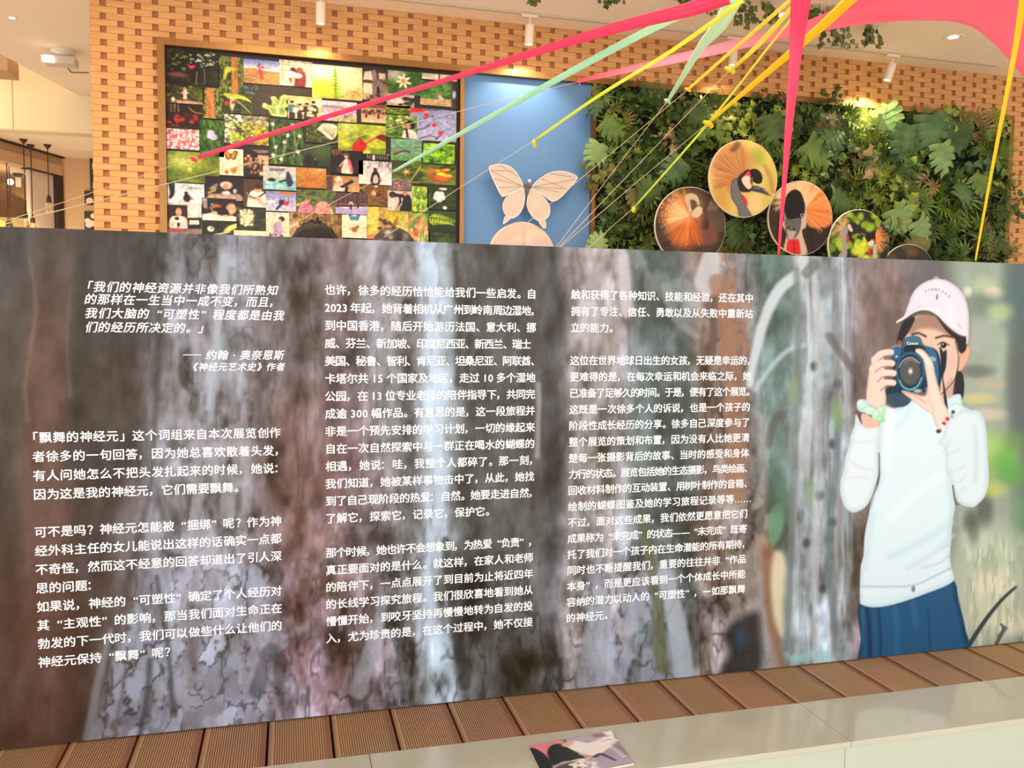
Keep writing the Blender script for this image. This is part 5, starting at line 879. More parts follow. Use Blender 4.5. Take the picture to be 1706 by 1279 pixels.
def d_three(p):
    p.grad((60, 40, 24), (40, 28, 18), 1280, 0, 1390, 0); p.noise((24, 16, 12), .2, .03, .45, .65, .7, 3, 135); p.poly([(1290,330),(1310,308),(1340,302),(1370,312),(1390,340),(1386,352),(1340,330),(1310,330)], (220, 186, 144), 1, 2)
    x, y = zr((30, 880))[0]; p.poly([(1340,310),(1372,318),(1388,345),(1386,372),(1360,380),(1342,368)], (232, 150, 88), .85, 3); fan(p, x, y, -55, 75, 20, 50, [(236, 150, 80), (226, 120, 50), (240, 176, 110), (200, 100, 40)], 160, 1.0, 6); fan(p, x, y, 50, 110, 25, 50, [(236, 206, 160), (226, 190, 140)], 70, 1.0, 7)
    x, y = zq((1400, 720))[0]; fan(p, x, y, 100, 235, 10, 24, [(240, 216, 180), (214, 176, 130)], 50, .8, 8)
    p.poly(zq((1360,940),(1380,880),(1400,700),(1580,700),(1602,800),(1600,960),(1560,1010),(1605,1250),(1380,1250),(1400,1040)), (196, 180, 160), 1, 1); p.poly(zq((1380,760),(1400,650),(1450,595),(1500,582),(1550,620),(1585,720),(1588,800),(1560,870),(1480,895),(1400,870)), (20, 14, 14), 1, 1)
    p.poly(zq((1385,880),(1440,885),(1540,870),(1550,940),(1520,1040),(1450,1100),(1410,1080),(1390,980)), (96, 94, 92), 1, 1); p.poly(zq((1410,960),(1430,1000),(1500,1010),(1450,1100),(1420,1080)), (190, 170, 150), .9, 1); p.ell(*zq((1420,970))[0], 1.8, 2.4, (30, 28, 28)); p.ell(*zq((1478,985))[0], 1.8, 2.4, (30, 28, 28)); p.ell(*zq((1385,840))[0], 2, 3, (120, 110, 100)); p.ell(*zq((1560,845))[0], 3, 3.5, (150, 140, 124)); p.ell(*zq((1562,845))[0], 1.3, 1.6, (30, 24, 24))
    p.poly(zq((1412,1110),(1470,1090),(1530,1100),(1535,1290),(1410,1290)), (214, 34, 30), 1, 1); p.line(zq((1480,1110),(1478,1280)), 1.2, (110, 20, 20), .8, 1)
def d_four(p):
    p.C[:] = (30, 38, 16); p.dots(46, 1395, 350, 1470, 430, 5, (150, 186, 40), 9, .85, 1, .5); p.dots(14, 1425, 395, 1445, 430, 6, (206, 216, 60), 10, .9, 1, .5); p.dots(16, 1380, 380, 1390, 430, 4, (110, 150, 40), 11, .7)
    x, y = zs_((225, 240))[0]; fan(p, x, y, 60, 260, 6, 24, [(206, 166, 120), (226, 190, 150), (176, 130, 90)], 90, .8, 12)
    p.poly(zs_((180,480),(215,420),(205,330),(210,260),(240,230),(260,270),(245,340),(250,480)), (160, 150, 146), 1, .8); p.ell(*zs_((275,225))[0], 5, 4, (30, 24, 24)); p.poly(zs_((255,225),(275,212),(300,255),(290,278),(268,260)), (236, 190, 190), 1, .6); p.poly(zs_((290,235),(320,245),(400,300),(390,312),(310,270)), (40, 38, 34), 1, .7); p.ell(*zs_((258,335))[0], 2.2, 6, (214, 36, 46))
    x, y = zs_((485, 345))[0]; fan(p, x, y, -85, 85, 8, 24, [(240, 176, 110), (226, 140, 76), (214, 120, 56)], 110, .8, 13); p.poly(zs_((400,310),(440,285),(485,310),(480,350),(440,370),(415,350)), (24, 20, 20), 1, .7); p.poly(zs_((425,365),(455,345),(475,355),(462,390),(432,385)), (240, 214, 200), 1, .6); p.line(zs_((450,340),(485,345)), 1.2, (206, 36, 40), 1, .6); p.ell(*zs_((438,440))[0], 2.6, 7, (216, 30, 50)); p.poly(zs_((465,400),(490,380),(495,480),(470,490)), (190, 180, 176), 1, .8); p.line(zs_((400,300),(370,288)), 1.2, (110, 110, 110), 1, .6)
def d_five(p): p.grad((60, 52, 34), (34, 28, 22), 0, 410, 0, 440); p.noise((84, 74, 50), .08, .1, .45, .65, .8, 3, 141); p.ell(1520, 420, 10, 6, (120, 80, 60), .6, .6)
M_RIM = mat('picture_rim', (232, 220, 204), 0.5)
for lab, cx, cy, xe, draw, base, n, m in [
    ('round picture of a spiky orange crest bent down on dark ground, lower left', 1149.8, 377, 1090, d_one, (50,38,30), 44, 150), ('topmost round picture, crowned crane facing right on golden ground', 1237.8, 298, 1294.2, d_two, (220,190,110), 44, 150),
    ('round picture of a crane seen head on with black crown and red throat', 1333, 363.5, 1278.7, d_three, (50,34,22), 44, 150), ('round picture of two cranes beak to beak on lime green dots', 1430, 408.5, 1378.7, d_four, (30,38,16), 44, 150), ('almost hidden dark round picture, rightmost behind the board top', 1512, 462, 1558, d_five, (50,42,30), 20, 64)]:
    yd = YD-(.03 if draw is d_two else 0.0)-(.012 if draw is d_four else 0)
    c = at(cx, cy, yd); r = abs(at(xe, cy, yd).x-c.x)
    t = thing('round_picture', lab, 'round picture', (c.x, yd, c.z), 'round crane pictures on the plant wall')
    mb = MB(); mb.lathe([(r-.004, -.009), (r, -.006), (r, .008), (r-.004, .012)], (c.x, yd, c.z), 'Y', 96); mb.build('backing', M_RIM, t)
    mb = MB(); mb.tube([(c.x, yd+.01, c.z+r*.4), (c.x, YW-.015, c.z+r*.4)], .006, 8); mb.tube([(c.x, yd+.01, c.z-r*.4), (c.x, YW-.015, c.z-r*.4)], .006, 8); mb.build('standoff_rods', M_LEGM, t)
    disc_face(c, r-.0035, yd-.0095, draw, base, t, n, m, True)
# ------------------------------------------------------------------ the plant wall
def leafmat(name, c, c2, rough=0.42, tr=0.18):
    return mat(name, c, rough, noise=(c2, 9, (1, 1, 1)), trans=tr)
LM = {'deep': leafmat('deep_green_leaf', (46, 72, 26), (72, 104, 36)), 'mid': leafmat('mid_green_leaf', (84, 116, 42), (116, 146, 60)), 'lime': leafmat('lime_green_leaf', (128, 150, 48), (164, 180, 74)),
      'sage': leafmat('sage_leaf', (112, 148, 88), (150, 180, 110)), 'olive': leafmat('olive_leaf', (98, 98, 42), (130, 124, 60)), 'blue': leafmat('bluish_leaf', (54, 90, 48), (88, 124, 70)), 'dry': leafmat('dry_leaf', (150, 124, 84), (186, 160, 112))}
M_STEM = mat('plant_stem', (92, 96, 48), 0.6)
M_MOSS = mat('moss_mat', (22, 28, 12), 0.95, noise=((12, 15, 7), 30, (1, 1, 1)), bump=0.6)  # moss colour darkened to stand for deep shade between the plants
PX0, PX1 = MX2[1]+.001, NX1-fw-.001
mb = MB(); mb.box((PX0, YB+.004, 0.243), (PX1, YW-.002, NZ1-fw-.001))
tag(mb.build('moss_mat', M_MOSS), 'dark mossy backing mat of the plant wall inside the bronze frame', 'plant wall backing')
def xf(mb, vs, fs, M, mi=0): mb.add([M @ Vector(v) for v in vs], fs, mi)
def monstera_geo(seed=0):
    """one split leaf, stalk at the origin, tip along +Y, length 1, face up +Z"""
    g = random.Random(seed); vs = []; fs = []
    N_ = 5
    for s in (-1, 1):
        for i in range(N_):
            t0, t1 = i/N_, (i+1)/N_
            m0, m1 = (0, -.02+.92*t0), (0, -.02+.92*t1)
            wid = .50*math.sin(math.pi*min(1, (t0+t1)/2*0.80+.22))**.7+.02
            fwd = .06+.20*(t0+t1)/2; drop = -.16*(1-t0)**2
            rows = []
            for j in range(5):
                u = j/4; gap = 0.0 if u < .55 else (.02+.10*g.random())*(u-.5)/.5
                a0, a1 = m0[1]-.012+(m1[1]-m0[1])*gap*.9, m1[1]+.012-(m1[1]-m0[1])*gap*.7
                tip = 1-.16*(u-.75)/.25 if u > .75 else 1
                mid = (a0+a1)/2; h = (a1-a0)/2*(1.1 if u < .55 else 1.12)*tip
                x = s*wid*u; y = mid+fwd*u*u+drop*u
                zc = -.10*u*u-.05*(y-.4)**2+.03*math.sin(3*u)
                rows.append([(x, y-h, zc-.02*(u > .4)), (x, y, zc+.012), (x, y+h, zc-.02*(u > .4))])
            b = len(vs)
            for r in rows: vs += r
            for j in range(4):
                for q in range(2): fs.append((b+j*3+q, b+(j+1)*3+q, b+(j+1)*3+q+1, b+j*3+q+1))
    vs += [(-.03, .86, -.01), (.03, .86, -.01), (0, 1.02, -.04)]; fs.append((len(vs)-3, len(vs)-2, len(vs)-1))
    return vs, fs
MON = [monstera_geo(i) for i in range(4)]
def frond(mb, base, az, el, L, n=13, w=.26, droop=.5, curl=0.0):
    """pinnate frond from base; az about -Y facing axis"""
    d0 = Vector((math.cos(az)*math.cos(el), -math.sin(el), math.sin(az)*math.cos(el)))
    side = Vector((-math.sin(az), 0, math.cos(az))); pos = Vector(base); d = d0.copy(); pts = [pos.copy()]
    for i in range(n): d = (d+Vector((0, .02, -droop/n))).normalized(); pos = pos+d*(L/n); pts.append(pos.copy())
    mb.tube(pts[::2]+[pts[-1]], .0022, 3, False)
    for i in range(1, n+1):
        t = i/n; l = L*w*math.sin(math.pi*(.12+.86*t))**.8+.006; d = (pts[i]-pts[i-1]).normalized(); s_ = (side-d*side.dot(d)).normalized(); nr = d.cross(s_)
        for sg in (-1, 1):
            p = pts[i]; e = (s_*sg*.86+d*.5).normalized(); a = p+e*l*.45+d*L/n*.42-nr*.1*l; b = p+e*l*.5-d*L/n*.30-nr*.1*l; c = p+e*l+Vector((0, 0, -.15*l))
            mb.add([p, b, c, a], [(0, 1, 2, 3)])
def m_fern(seed):
    g = random.Random(seed); mb = MB()
    for i in range(8): frond(mb, (0, 0, 0), 2*math.pi*(i+g.random()*.6)/8, g.uniform(.25, .9), g.uniform(.08, .15), 12, g.uniform(.2, .3), g.uniform(.3, .8))
    return mb.mesh('foliage')
def m_spiky(seed):
    g = random.Random(seed); mb = MB()
    for i in range(11):
        az = 2*math.pi*(i+g.random()*.7)/11; el = g.uniform(.3, 1.1); c = Vector((math.cos(az)*.05*g.random(), -.03*g.random(), math.sin(az)*.05*g.random()))
        hub = c+Vector((math.cos(az)*math.cos(el), -math.sin(el), math.sin(az)*math.cos(el)))*g.uniform(.04, .09)
        mb.tube([(0, 0, 0), hub], .002, 3, False); ax = (hub-c).normalized(); s1 = ax.orthogonal().normalized(); s2 = ax.cross(s1)
        for k in range(11):
            a = 2*math.pi*k/11+g.random()*.3; e = (s1*math.cos(a)+s2*math.sin(a)+ax*.55).normalized(); l = g.uniform(.035, .06); w = e.cross(ax).normalized()*.0038
            mb.add([hub, hub+e*l*.4+w, hub+e*l, hub+e*l*.4-w], [(0, 1, 2, 3)])
    return mb.mesh('foliage')
def m_palm(seed):
    g = random.Random(seed); mb = MB()
    for i in range(5):
        az = 2*math.pi*(i+g.random()*.6)/5; el = g.uniform(.4, 1.0); d = Vector((math.cos(az)*math.cos(el), -math.sin(el), math.sin(az)*math.cos(el))); hub = d*g.uniform(.06, .11)
        mb.tube([(0, 0, 0), hub], .0025, 3, False); up = Vector((0, -1, .3)); s1 = d.cross(up).normalized()
        for k in range(9):
            a = R(-115+230*k/8); e = (d*math.cos(a)+s1*math.sin(a)).normalized(); l = .10*(1-.25*abs(k-4)/4)*g.uniform(.9, 1.1); n_ = s1.cross(d).normalized(); w = e.cross(n_).normalized()*.009
            m_ = hub+e*l*.5-n_*-.006; tip = hub+e*l+Vector((0, .01, -.028))
            mb.add([hub, m_+w, tip, m_-w], [(0, 1, 2, 3)])
    return mb.mesh('foliage')
def m_ivy(seed):
    g = random.Random(seed); mb = MB()
    for i in range(16):
        p = Vector((g.uniform(-.09, .09), -g.uniform(.0, .10), g.uniform(-.09, .09))); mb.tube([(0, .02, 0), p], .0016, 3, False)
        M_ = Matrix.Translation(p) @ Matrix.Rotation(g.uniform(0, 6.28), 4, 'Y') @ Matrix.Rotation(g.uniform(-.7, .7), 4, 'X') @ Matrix.Scale(g.uniform(.03, .055), 4)
        xf(mb, [(0, 0, 0), (.5, -.05, .15), (.62, .08, .6), (.25, 0, .85), (0, .05, 1.35), (-.25, 0, .85), (-.62, .08, .6), (-.5, -.05, .15), (0, -.1, .55)], [(8, 0, 1, 2), (8, 2, 3, 4), (8, 4, 5, 6), (8, 6, 7, 0)], M_)
    return mb.mesh('foliage')
KINDS = {'fern': [m_fern(i) for i in range(4)], 'spiky': [m_spiky(10+i) for i in range(4)], 'palm': [m_palm(20+i) for i in range(4)], 'ivy': [m_ivy(30+i) for i in range(3)]}
NAMES = {'fern': ('fern_plant', 'fern plant', 'feathery fern'), 'spiky': ('spiky_plant', 'foliage plant', 'needled bushy plant'), 'palm': ('parlour_palm', 'palm plant', 'finger leaved palm'), 'ivy': ('ivy_plant', 'ivy plant', 'heart leaved ivy')}
HUE = {'deep': 'dark green', 'mid': 'mid green', 'lime': 'lime green', 'sage': 'pale sage', 'olive': 'olive', 'blue': 'bluish green', 'dry': 'dry tan'}
def zone(x, z):
    p, q = to_px(np.array([[x, YW-.15, z]])); p, q = float(p[0]), float(q[0])
    if p > 1640: return 'at the plant wall edge where bricks begin'
    if p < 1090: return 'beside the blue panel'+(', high up' if q < 260 else ', low down')
    if p < 1185: return 'above the bent orange crested crane picture' if q < 320 else 'around the bent orange crested crane picture'
    if p < 1290: return 'under the frame above the topmost crane picture' if q < 240 else 'below the topmost crane picture'
    if p < 1400: return 'behind the hot pink hanging strip' if q < 300 else 'around the head on crane picture'
    if p < 1540: return 'in the spotlit patch of the plant wall' if q < 290 else 'above the two crane picture' if q < 370 else 'beside the two crane picture'
    return 'high up near the yellow strip' if q < 290 else 'low down near the yellow strip'
_var = {}
def coloured(me, c):
    k = (me.name, c)
    if k not in _var:
        m2 = me.copy(); m2.materials.clear(); m2.materials.append(LM[c]); _var[k] = m2
    return _var[k]
rp = random.Random(11)
DISCS = [(at(cx, cy, YD), rr) for cx, cy, rr in ((1149.8, 377, .26), (1237.8, 298, .26), (1333, 363.5, .25), (1430, 408.5, .24), (1512, 462, .22))]
def plant(kind, x, z, s, c, y=None, roll=None):
    me = coloured(rp.choice(KINDS[kind]), c)
    n, cat, words_ = NAMES[kind]
    o = put(n, me, [], None)
    o.location = (x, y if y is not None else YW-rp.uniform(.05, .15), z); o.scale = (s, s, s); o.rotation_euler = (rp.uniform(-.25, .35), rp.uniform(0, 6.28) if roll is None else roll, rp.uniform(-.3, .3))
    zn = zone(x, z); lab = '%s %s %s' % (HUE[c], words_, zn)
    return tag(o, lab, cat, '%s %s plants %s' % (HUE[c], words_, zn))
cells = []
step = .152
zi = 1.50
row = 0
while zi < 2.66:
    xi = PX0+.06+(step/2 if row % 2 else 0)
    while xi < PX1-.02: cells.append((xi+rp.uniform(-.05, .05), zi+rp.uniform(-.05, .05))); xi += step
    zi += step*.92; row += 1
for x, z in cells:
    u = rp.random(); lit = math.exp(-((x-4.9)/.5)**2-((z-2.4)/.4)**2)
    kind = 'fern' if u < .30 else 'spiky' if u < .62 else 'palm' if u < .80 else 'ivy'
    c = rp.choices(['deep', 'mid', 'lime', 'blue', 'olive', 'dry'], [3.6, 3.2, 1.7, .6, 1.3, .35])[0]
    x = min(max(x, PX0+.05), PX1-.03); z = min(z, 2.63)
    near = any((x-q.x)**2+(z-q.z)**2 < (r_+.06)**2 for q, r_ in DISCS)
    plant(kind, x, z, rp.uniform(.6, .75) if near else rp.uniform(.8, 1.3) if x < PX1-.25 else rp.uniform(.65, .95), c, YW-.05 if near else None)
# plants that stand out at the margins
for px_, py_, k, c, s in [(1003, 290, 'ivy', 'olive', 1.1), (1385, 165, 'ivy', 'deep', .8), (1572, 195, 'ivy', 'deep', .7), (1688, 345, 'ivy', 'deep', .9), (1640, 240, 'palm', 'olive', 1.1), (1676, 300, 'fern', 'olive', .8), (1682, 420, 'fern', 'olive', .9), (1440, 215, 'spiky', 'lime', 1.2), (1420, 195, 'fern', 'lime', 1.2), (1445, 265, 'ivy', 'dry', 1.2)]:
    a = at(px_, py_, YW-.12); plant(k, min(a.x, PX1+.03), a.z, s, c, YW-.12)
# split-leaf plants: px, py, leaf length in px, tip direction in degrees (0 = right, 90 = up), colour
MONS = [(993, 176, 30, -80, 'blue', 'dark split leaf plant at the top corner beside blue panel'), (993, 256, 40, -110, 'sage', 'bright split leaf plant drooping over the bronze mullion beside blue panel'), (1289, 216, 46, -70, 'deep', 'dark split leaf plant between topmost crane picture and hot pink strip'),
 (997, 404, 36, 60, 'sage', 'pale split leaf plant at lowest visible corner beside blue panel'), (1022, 212, 42, -30, 'mid', 'split leaf plant just right of the blue panel, upper half'), (1362, 256, 52, -40, 'mid', 'large mid green split leaf plant above the head on crane picture'), (1509, 236, 50, -90, 'blue', 'large split leaf plant in the middle of the spotlit patch'),
 (1552, 222, 54, -80, 'blue', 'tall split leaf plant just beyond the spotlit patch'), (1574, 262, 44, -70, 'sage', 'split leaf plant hanging lowest of the three beyond the spotlit patch'), (1500, 366, 44, -50, 'sage', 'pale split leaf plant beside the two crane picture'), (1538, 384, 42, -50, 'sage', 'pale split leaf plant, lower of the two beside two crane picture'),
 (1608, 320, 34, 40, 'blue', 'dark split leaf plant left of the yellow strip, mid height'), (1636, 306, 36, -50, 'mid', 'split leaf plant behind the yellow strip, mid height'), (1484, 199, 44, -60, 'sage', 'brightly lit split leaf plant under the frame at the spotlight scallop'), (1390, 228, 38, 20, 'blue', 'bluish split leaf plant left of the spotlit patch'),
 (1405, 335, 46, -20, 'deep', 'dark split leaf plant above the two crane picture'), (1520, 346, 34, 100, 'mid', 'upright split leaf plant above the pale pair'), (1592, 232, 46, -100, 'deep', 'dark split leaf plant near the top, before the yellow strip'), (1124, 285, 46, -130, 'blue', 'dark split leaf plant left of the topmost crane picture'),
 (1084, 316, 54, 10, 'deep', 'dark split leaf plant above the bent orange crested crane picture'), (1228, 386, 50, -60, 'deep', 'dark split leaf plant filling the gap below topmost crane picture'), (1528, 410, 44, 160, 'olive', 'olive split leaf plant arching over the almost hidden round picture'), (1165, 190, 40, -30, 'deep', 'dark split leaf plant under the frame, near the mint strip tip'), (1060, 330, 34, -70, 'olive', 'olive split leaf plant between blue panel and orange crested crane picture')]
for i, (px_, py_, L, ang, c, lab) in enumerate(MONS):
    y0 = YW-.24; a = at(px_, py_, y0); ln = L*np.linalg.norm(np.array(a)-CAM)/FPX
    root = thing('monstera_plant', lab, 'monstera', (a.x, YW-.03, a.z), 'split leaf plants on the plant wall')
    for k in range(1 + (i % 3 == 0) + (i % 4 == 1)):
        g = random.Random(i*7+k); an = R(ang+(k*g.choice((-55, 60)))); sc = ln*(1 if k == 0 else .75)
        vs, fs = MON[(i+k) % 4]
        # leaf plane XY -> wall XZ facing -Y
        M_ = Matrix.Translation((a.x, y0+.02*k, a.z)) @ Matrix.Rotation(-(an-math.pi/2), 4, 'Y') @ Matrix.Rotation(R(90)+g.uniform(-.35, .1), 4, 'X') @ Matrix.Rotation(g.uniform(-.3, .3), 4, 'Y') @ Matrix.Scale(sc, 4) @ Matrix.Translation((0, -.42, 0))
        mb = MB(); xf(mb, vs, fs, M_); lf = mb.build('leaf', LM[c], root, True, fix=False)
        b0 = M_ @ Vector((0, .02, 0)); mb = MB(); mb.tube([(a.x+.01*k, YW-.03, a.z-.02), ((a.x+b0.x)/2, y0+.09, (a.z+b0.z)/2-.03), b0], .0035, 5); mb.build('leaf_stalk', M_STEM, root)
# filler of small leaves nobody could count
mb = MB(); g = random.Random(5)
for i in range(8200):
    x = g.uniform(PX0+.01, PX1-.01); z = g.uniform(1.42, 2.69) if i < 5200 else g.uniform(.3, 1.42); y = YW-.03-.10*g.random(); l = g.uniform(.018, .045)
    M_ = Matrix.Translation((x, y, z)) @ Matrix.Rotation(g.uniform(0, 6.28), 4, 'Y') @ Matrix.Rotation(g.uniform(-1, 1), 4, 'X') @ Matrix.Scale(l, 4)
    xf(mb, [(0, 0, 0), (.3, -.05, .5), (0, -.15, 1.1), (-.3, -.05, .5)], [(0, 1, 2, 3)], M_, g.choices((0, 1, 2, 3), (6, 3, 1.2, .5))[0])
tag(mb.build('small_foliage', [LM['deep'], LM['mid'], LM['olive'], LM['lime']], fix=False), 'dense small leaves filling the gaps of the plant wall', 'foliage', kind='stuff')
# ------------------------------------------------------------------ bench ledge with the leaflet
M_STONE = mat('glossy_ledge', (196, 192, 174), 0.12, spec=0.5, noise=((188, 184, 166), 1.5, (1, 3, 1)), coat=0.3)
M_FRONT = mat('ledge_front', (186, 192, 174), 0.2)
bench = thing('stone_bench', 'glossy pale ledge running along the front of the grooved deck', 'bench', (1.3, -.33, FL))
j1 = atz(1331, 1172, 0).x; j2 = atz(615, 1256, 0).x; cuts = [-1.0, 2*j2-j1, j2, j1, 2*j1-j2, 3.6]
for a, b in zip(cuts, cuts[1:]):
    if b <= a: continue
    mb = MB(); mb.box((a+.0006, -.4335, -.012), (b-.0006, -.2168, .0015)); o = mb.build('top_slab', M_STONE, bench)
    bv = o.modifiers.new('b', 'BEVEL'); bv.width = .0012; bv.segments = 2
f1 = at(1410, 1250, -.433).x
for a, b in ((-1.0, f1-.92), (f1-.92, f1), (f1, f1+.92), (f1+.92, 3.6)):
    if b > a: mb = MB(); mb.box((a+.0008, -.429, FL), (b-.0008, -.405, -.0125)); mb.build('front_panel', M_FRONT, bench)
mb = MB(); mb.box((-1.0, -.404, FL), (3.6, -.2168, -.0125)); mb.build('core', M_FRONT, bench)
# leaflet
q = [atz(x, y, .0025) for x, y in ((880, 1244), (1018, 1220), (1056, 1273))]; q.append(q[0]+q[2]-q[1])
O, U_, V_ = q[0], q[1]-q[0], q[3]-q[0]
n, m = 90, 64; vs = []; ST = []
for j in range(m):
    for i in range(n):
        s, t = i/(n-1), j/(m-1); p = O+U_*s+V_*t; vs.append((p.x, p.y, .0055+.0016*math.sin(s*3)*t+.002*s*s)); ST.append((s, t))
fs = [(j*n+i, (j+1)*n+i, (j+1)*n+i+1, j*n+i+1) for j in range(m-1) for i in range(n-1)]
me = bpy.data.meshes.new('cover_print'); me.from_pydata(vs, [], fs); me.update(); ST = np.array(ST)
p = Pic(ST[:, 0], ST[:, 1], (176, 160, 178)); p.soft = .015
p.grad((150, 140, 160), (190, 172, 196)); p.poly([(0,0),(.36,.0),(.44,.22),(.36,.42),(.14,.72),(0,.7)], (236, 140, 150), 1, .01, False)
p.poly([(-.02,.14),(.05,.10),(.13,.35),(.145,.72),(.02,.72),(-.02,.6)], (44,46,48)); p.poly([(.155,.66),(.16,.32),(.24,.12),(.36,.12),(.44,.34),(.52,.62),(.42,.66),(.28,.62)], (46,46,48))
p.line([(.14,.74),(.36,.66),(.46,.64)], .014, (240,230,220)); p.poly([(.36,.04),(.6,.0),(.95,-.02),(1,.1),(.8,.2),(.6,.16)], (196,186,206), .9); p.ell(.42,.04,.02,.03,(110,80,70))
p.poly([(.40,.2),(.52,.1),(.66,.22),(.84,.2),(.95,.38),(.84,.5),(.66,.62),(.52,.5)], (250,240,236)); p.poly([(.36,.14),(.5,.1),(.48,.2),(.4,.24)], (236,190,160)); p.line([(.5,.5),(.6,.62),(.66,.66)], .02, (236,180,160)); p.line([(.64,.66),(.72,.62),(.82,.86)], (.03,.012), (60,56,60))
p.poly([(.8,.0),(.98,-.02),(1.02,.1),(.95,.14)], (250,246,240)); p.dots(34,.78,.12,1,.36,.025,(250,240,240),3,.95); p.poly([(.76,.0),(.88,.0),(.9,.14),(.78,.12)], (150,104,124), .8, .03)
p.poly([(.1,.78),(.4,.68),(.44,1.02),(.1,1.02)], (80,70,68), .9); p.dots(70,.34,.66,.62,1,.022,(246,236,226),4,.95); p.line([(.13,.8),(.16,1)], .012, (230,190,200)); [p.line([(.86+.012*i,.44+.07*i),(.9+.012*i,.45+.07*i)], .012, (250,246,246)) for i in range(6)]; p.poly([(.9,.4),(1,.5),(1.02,.9),(.96,.7)], (160,120,140), .7, .03)
p.write(me, .95)
lf = thing('leaflet', 'open printed leaflet with pink and black cover lying on the ledge', 'leaflet', (O.x, O.y, .002))
put('cover_print', me, M_PRINT, lf)
mb = MB(); z0, z1 = .0016, .0050
vs = [(*(O+U_*s+V_*t).xy, z) for z in (z0, z1) for s, t in ((0,0),(1,0),(1,1),(0,1))]; mb.add(vs, [(0,3,2,1),(4,5,6,7),(0,1,5,4),(1,2,6,5),(2,3,7,6),(3,0,4,7)]); mb.build('inner_pages', M_PAPER, lf)

# ------------------------------------------------------------------ lamps on the ceiling
M_LAMP = mat('white_lamp', (240, 226, 206), 0.5); M_GLOW = mat('lamp_glow', (255, 232, 190), 0.4, emit=9.0); M_TRACK = mat('track_white', (206, 190, 170), 0.5)
mb = MB(); mb.box((0.2, 3.352, ZC-.016), (5.83, 3.374, ZC-.0005)); tag(mb.build('lighting_track', M_TRACK), 'slim grey lighting track along the ceiling before the brick wall', 'lighting track')
LBL = ['white spotlight above the photo collage', 'white spotlight above the blue butterfly panel', 'white spotlight half hidden behind the coral and yellow strips', 'white spotlight above the lit patch of plant wall']
for (x, nm), e, lab, tx in zip(SPOTS, SPOT_E, LBL, (0, 0, 0, -.06)):
    t = thing('track_spotlight', lab, 'spotlight', (x, 3.363, ZC), 'track spotlights')
    top = Vector((x+.0, 3.363, ZC-.075)); dr = Vector((tx, .05, -.3)).normalized(); tip = top+dr*.125
    mb = MB(); mb.box((x-.06, 3.345, ZC-.034), (x+.05, 3.381, ZC-.0165)); mb.build('adapter', M_LAMP, t)
    mb = MB(); mb.tube([(x, 3.363, ZC-.034), top+dr*.01], .007, 8); mb.build('stem', M_LAMP, t)
    mb = MB(); mb.tube([top, top+dr*.006, tip-dr*.004, tip], [.026, .030, .030, .028], 24); mb.build('housing', M_LAMP, t, True)
    mb = MB(); mb.tube([tip+dr*.0005, tip+dr*.003], .023, 20); mb.build('lens', M_GLOW, t)
    l = light('spot_beam', 'SPOT', tip+dr*.012, e, (1.0, .76, .46) if nm != 'second' else (1.0, .88, .74), .02, spot=118, blend=1.0 if nm == 'fourth' else .55, target=tip+dr*.012+Vector((tx, .075, -.3)))
for px_, py_, lab, warm in [(1305, 24, 'round downlight behind the yellow strips near the hanging vines', 1), (1588, 61, 'round downlight below the coral sail, beyond the brick spotlight', 1), (20, 29, 'small slit downlight on the bare ceiling left of the brick wall', 0)]:
    a = atz(px_, py_, ZC); r = .058 if warm else .03
    t = thing('downlight', lab, 'downlight', (a.x, a.y, ZC)); mb = MB(); mb.lathe([(r*.78, -.004), (r, -.006), (r*1.12, -.0005)], (a.x, a.y, ZC), 'Z', 32); mb.build('trim_ring', M_LAMP, t)
    mb = MB(); mb.lathe([(r*.76, -.0035), (r*.5, -.0045)], (a.x, a.y, ZC), 'Z', 32); mb.build('lens', M_GLOW, t)
    if warm: light('downlight_beam', 'SPOT', (a.x, a.y, ZC-.03), 20, (1, .74, .46), .05, spot=100, blend=.6, target=(a.x, a.y, 0))
# emergency lamp
a = atz(104, 84, ZC)
t = thing('emergency_light', 'white round ceiling lamp unit with one bright square head', 'ceiling lamp', (a.x, a.y, ZC))
mb = MB(); mb.lathe([(.085, -.001), (.085, -.03), (.06, -.05)], (a.x, a.y, ZC), 'Z', 28); mb.build('base', M_LAMP, t)
mb = MB(); mb.box((a.x-.12, a.y-.07, ZC-.115), (a.x+.10, a.y+.06, ZC-.055)); mb.tube([(a.x, a.y, ZC-.05), (a.x, a.y, ZC-.06)], .03, 12); o = mb.build('housing', mat('lamp_grey', (214, 202, 186), .4), t)
bv = o.modifiers.new('b', 'BEVEL'); bv.width = .02; bv.segments = 3
b = at(80, 85, a.y-.1); mb = MB(); mb.box((b.x-.045, a.y-.105, ZC-.115), (b.x+.035, a.y-.06, ZC-.075)); mb.build('lamp_head', mat('lamp_face', (255, 246, 226), .4, emit=2.2), t)
# hanging sign box far beyond
p0, p1 = at(-40, 100, 6.0), at(38, 140, 6.0)
mb = MB(); mb.box((p0.x, 5.6, p1.z), (p1.x, 5.9, p1.z+.13)); tag(mb.build('ceiling_box', mat('beam_brown', (196, 160, 124), .7)), 'plain brown box hanging in the raised ceiling recess beyond the hall', 'ceiling box')
